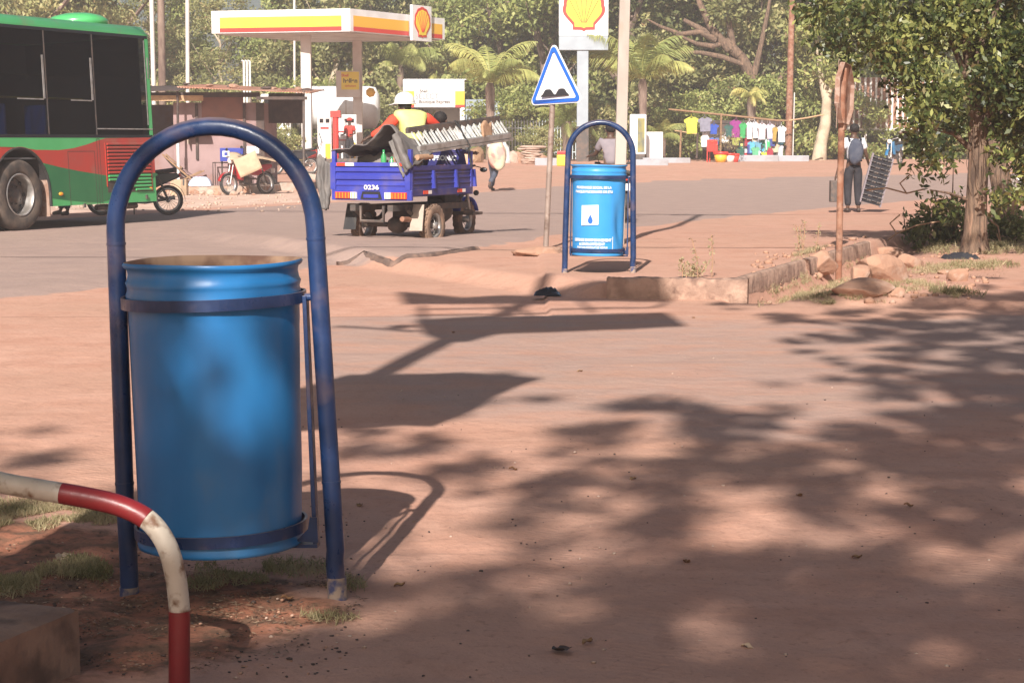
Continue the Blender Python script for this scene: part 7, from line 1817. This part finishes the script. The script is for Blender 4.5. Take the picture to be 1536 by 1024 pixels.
litter('leaf_litter', [(250, 850, 260, 70), (120, 900, 130, 60), (400, 900, 150, 40), (260, 960, 200, 50), (430, 870, 110, 24)], 1700, .017, 31)
litter('leaf_litter', [(1280, 425, 150, 22), (1420, 400, 110, 22)], 700, .03, 32)
# ---------------------------------------------------------------- what stands behind the camera and shades the ground
GR = [(440, '0000000000000001'), (470, '0000000000013567'), (510, '0000000000001356'), (560, '0000000000001246'), (600, '0000000121224568'), (640, '0000012334576778'), (680, '2100033345776577'), (720, '3100021445745887'), (760, '5555521465435768'), (800, '6778410257852545'),
      (840, '7888531036999989'), (880, '8899972237999999'), (930, '9874511579999999'), (980, '9863532568999999'), (1024, '9975553688999999'), (1200, '9999999999999999')]
GY = [g[0] for g in GR]; GA = np.array([[int(c) / 9 for c in g[1]] for g in GR])
def dens(px, py):
    i = max(0, min(len(GY) - 2, sum(y <= py for y in GY) - 1)); f = min(1, max(0, (py - GY[i]) / (GY[i + 1] - GY[i])))
    u = min(14.999, max(0, (px - 48) / 96)); j = int(u); k = u - j
    return (GA[i, j] * (1 - k) + GA[i, j + 1] * k) * (1 - f) + (GA[i + 1, j] * (1 - k) + GA[i + 1, j + 1] * k) * f
def proj(x, y, z=0):
    dz = z - HC; d = y * CP - dz * SP
    return 768 + F * x / d, 512 - F * (y * SP + dz * CP) / d
rs_ = random.Random(21); clus = {0: [], 1: [], 2: []}
for i in range(9000):
    gx, gy = rs_.uniform(-3.4, 6.5), rs_.uniform(4.2, 19)
    px, py = proj(gx, gy)
    D = dens(px, py) if -150 < px < 1750 else .8
    if gy < 5.2: D = .9
    D = D ** .82
    if gx > 5.3 and gy > 9: D *= .4
    if rs_.random() > -math.log(1 - .985 * min(D, .999)) / 4.1: continue
    z = rs_.uniform(7.2, 11.5)
    x, y = gx - SUNX * z, gy - SUNY * z
    if y > 0 and z < HC + .09 * y + .5: continue
    k = 0 if x < -2.9 else (1 if x < 1.4 or y < -8 else 2)
    clus[k].append((x, y, z, rs_.uniform(.10, .22)))
for px, py, r in ((240, 590, .10), (222, 500, .06), (420, 515, .09), (432, 620, .07), (325, 560, .045), (300, 640, .05), (420, 705, .09), (228, 700, .08), (268, 468, .045), (370, 670, .04), (260, 650, .05), (400, 470, .05)):
    q = A(px, py, Yb - .24)
    for k in range(2):
        z = rs_.uniform(7.4, 10.5); clus[0 if q.x - SUNX * z < -2.9 else 1].append((q.x - SUNX * (z - q.z), q.y - SUNY * (z - q.z), z, r * .92))
tb = [(-4.6, -9.5), (0.6, -10.5), (3.8, -3.5)]
print('shade clumps', [len(v) for v in clus.values()])
for k, (tx, ty) in enumerate(tb):
    cl = [(a - tx, b - ty, c, r, r * .8) for a, b, c, r in clus[k]]
    t = thing('shade_tree', ['leafy tree left of the camera whose shade dapples the near bin', 'leafy tree behind the camera whose shade covers the lower right dirt', 'leafy tree right of the camera whose shade crosses the right side road'][k], 'tree', (tx, ty, 0))
    P_, t_ = clump_points(cl, 5900, 200 + k, .6); leaf_mesh('crown', P_, .17, .5, 200 + k, 'leaf_near', t, tint=t_)
    tm = MB(); tm.tube([(0, 0, -.1), (.05, 0, 2.5), (0, .1, 5), (.1, .1, 8.6)], [.32, .26, .2, .13], 12)
    for c in cl[::max(1, len(cl) // 14)]:
        tm.tube([(0, .1, 5 + rs_.random()), (c[0] * .5, c[1] * .5, 6 + (c[2] - 6) * .6), (c[0], c[1], c[2])], [.10, .06, .015], 6)
    tm.build('trunk', ['bark'], t)
    print('shade leaves', len(P_))
# tall sign post left of the camera, whose shadow crosses the dirt
YP = 4.0; g1 = G(655, 517); PX = g1.x - (SUNX / SUNY) * (g1.y - YP)
def inv(px, py):
    g = G(px, py); z = (g.y - YP) / SUNY; return (g.x - SUNX * z - PX, z)
sp = thing('direction_sign_post', 'tall sign post left of the camera, its board shadows lying across the dirt', 'road sign', (PX, YP, 0))
MB().tube([(0, 0, -.1), (0, 0, 9.4)], .085, 12).build('post', ['steel'], sp)
for nm, pl in (('lower_board', [(440, 585), (520, 562), (600, 562), (690, 560), (812, 568), (745, 592), (715, 612), (650, 637), (600, 635), (440, 645)]), ('middle_board', [(622, 481), (690, 477), (1000, 470), (1030, 489), (900, 495), (745, 500), (700, 512), (660, 510), (635, 500)]), ('upper_board', [(594, 432), (640, 436), (690, 441), (760, 438), (912, 435), (1000, 437), (1000, 452), (905, 451), (740, 450), (605, 452)])):
    MB().prism([inv(*p) for p in pl], -.03, .03).build(nm, ['pylon_grey'], sp)
for a, b in (((620, 461), (770, 458)), ((612, 470), (800, 466)), ((745, 452), (770, 474)), ((800, 474), (770, 452)), ((800, 466), (985, 462)), ((985, 462), (1010, 448)), ((500, 490), (625, 498)), ((600, 497), (590, 491)), ((630, 455), (640, 500)), ((870, 452), (890, 470))):
    p, q_ = inv(*a), inv(*b); MB().beam((p[0], .06, p[1]), (q_[0], .06, q_[1]), .05, .05).build('brace', ['steel'], sp)
p = inv(602, 491); MB().ell((p[0], .06, p[1]), .12, .06, .07).build('lamp_head', ['steel_dark'], sp)
# overhead cables
def cable(a, b, sag, r, lb, nm='overhead_cable'):
    a, b = Vector(a), Vector(b); pts = [a.lerp(b, i / 30) + Vector((0, 0, -sag * 4 * (i / 30) * (1 - i / 30))) for i in range(31)]
    solo(nm, MB().tube([p - a for p in pts], r, 6), ['cable'], lb, 'cable', a, 0, 'overhead cables')
e0 = pole_top
for i, (dx, lb) in enumerate(((-.48, 'left overhead cable on the concrete pole cross arm'), (0, 'middle overhead cable on the concrete pole cross arm'), (.48, 'right overhead cable on the concrete pole cross arm'))):
    cable(e0 + Vector((dx, 0, -.1)), e0 + Vector((-34, 10 + dx * 2, .6)), .7, .022, lb + ', running left'); cable(e0 + Vector((dx, 0, -.1)), e0 + Vector((36, 7 + dx * 2, .6)), .7, .022, lb + ', running right')
cable((-30, 11.3, 8.2), (32, 11.0, 8.0), .5, .03, 'thick overhead cable crossing above the frame, its shadow on the island')
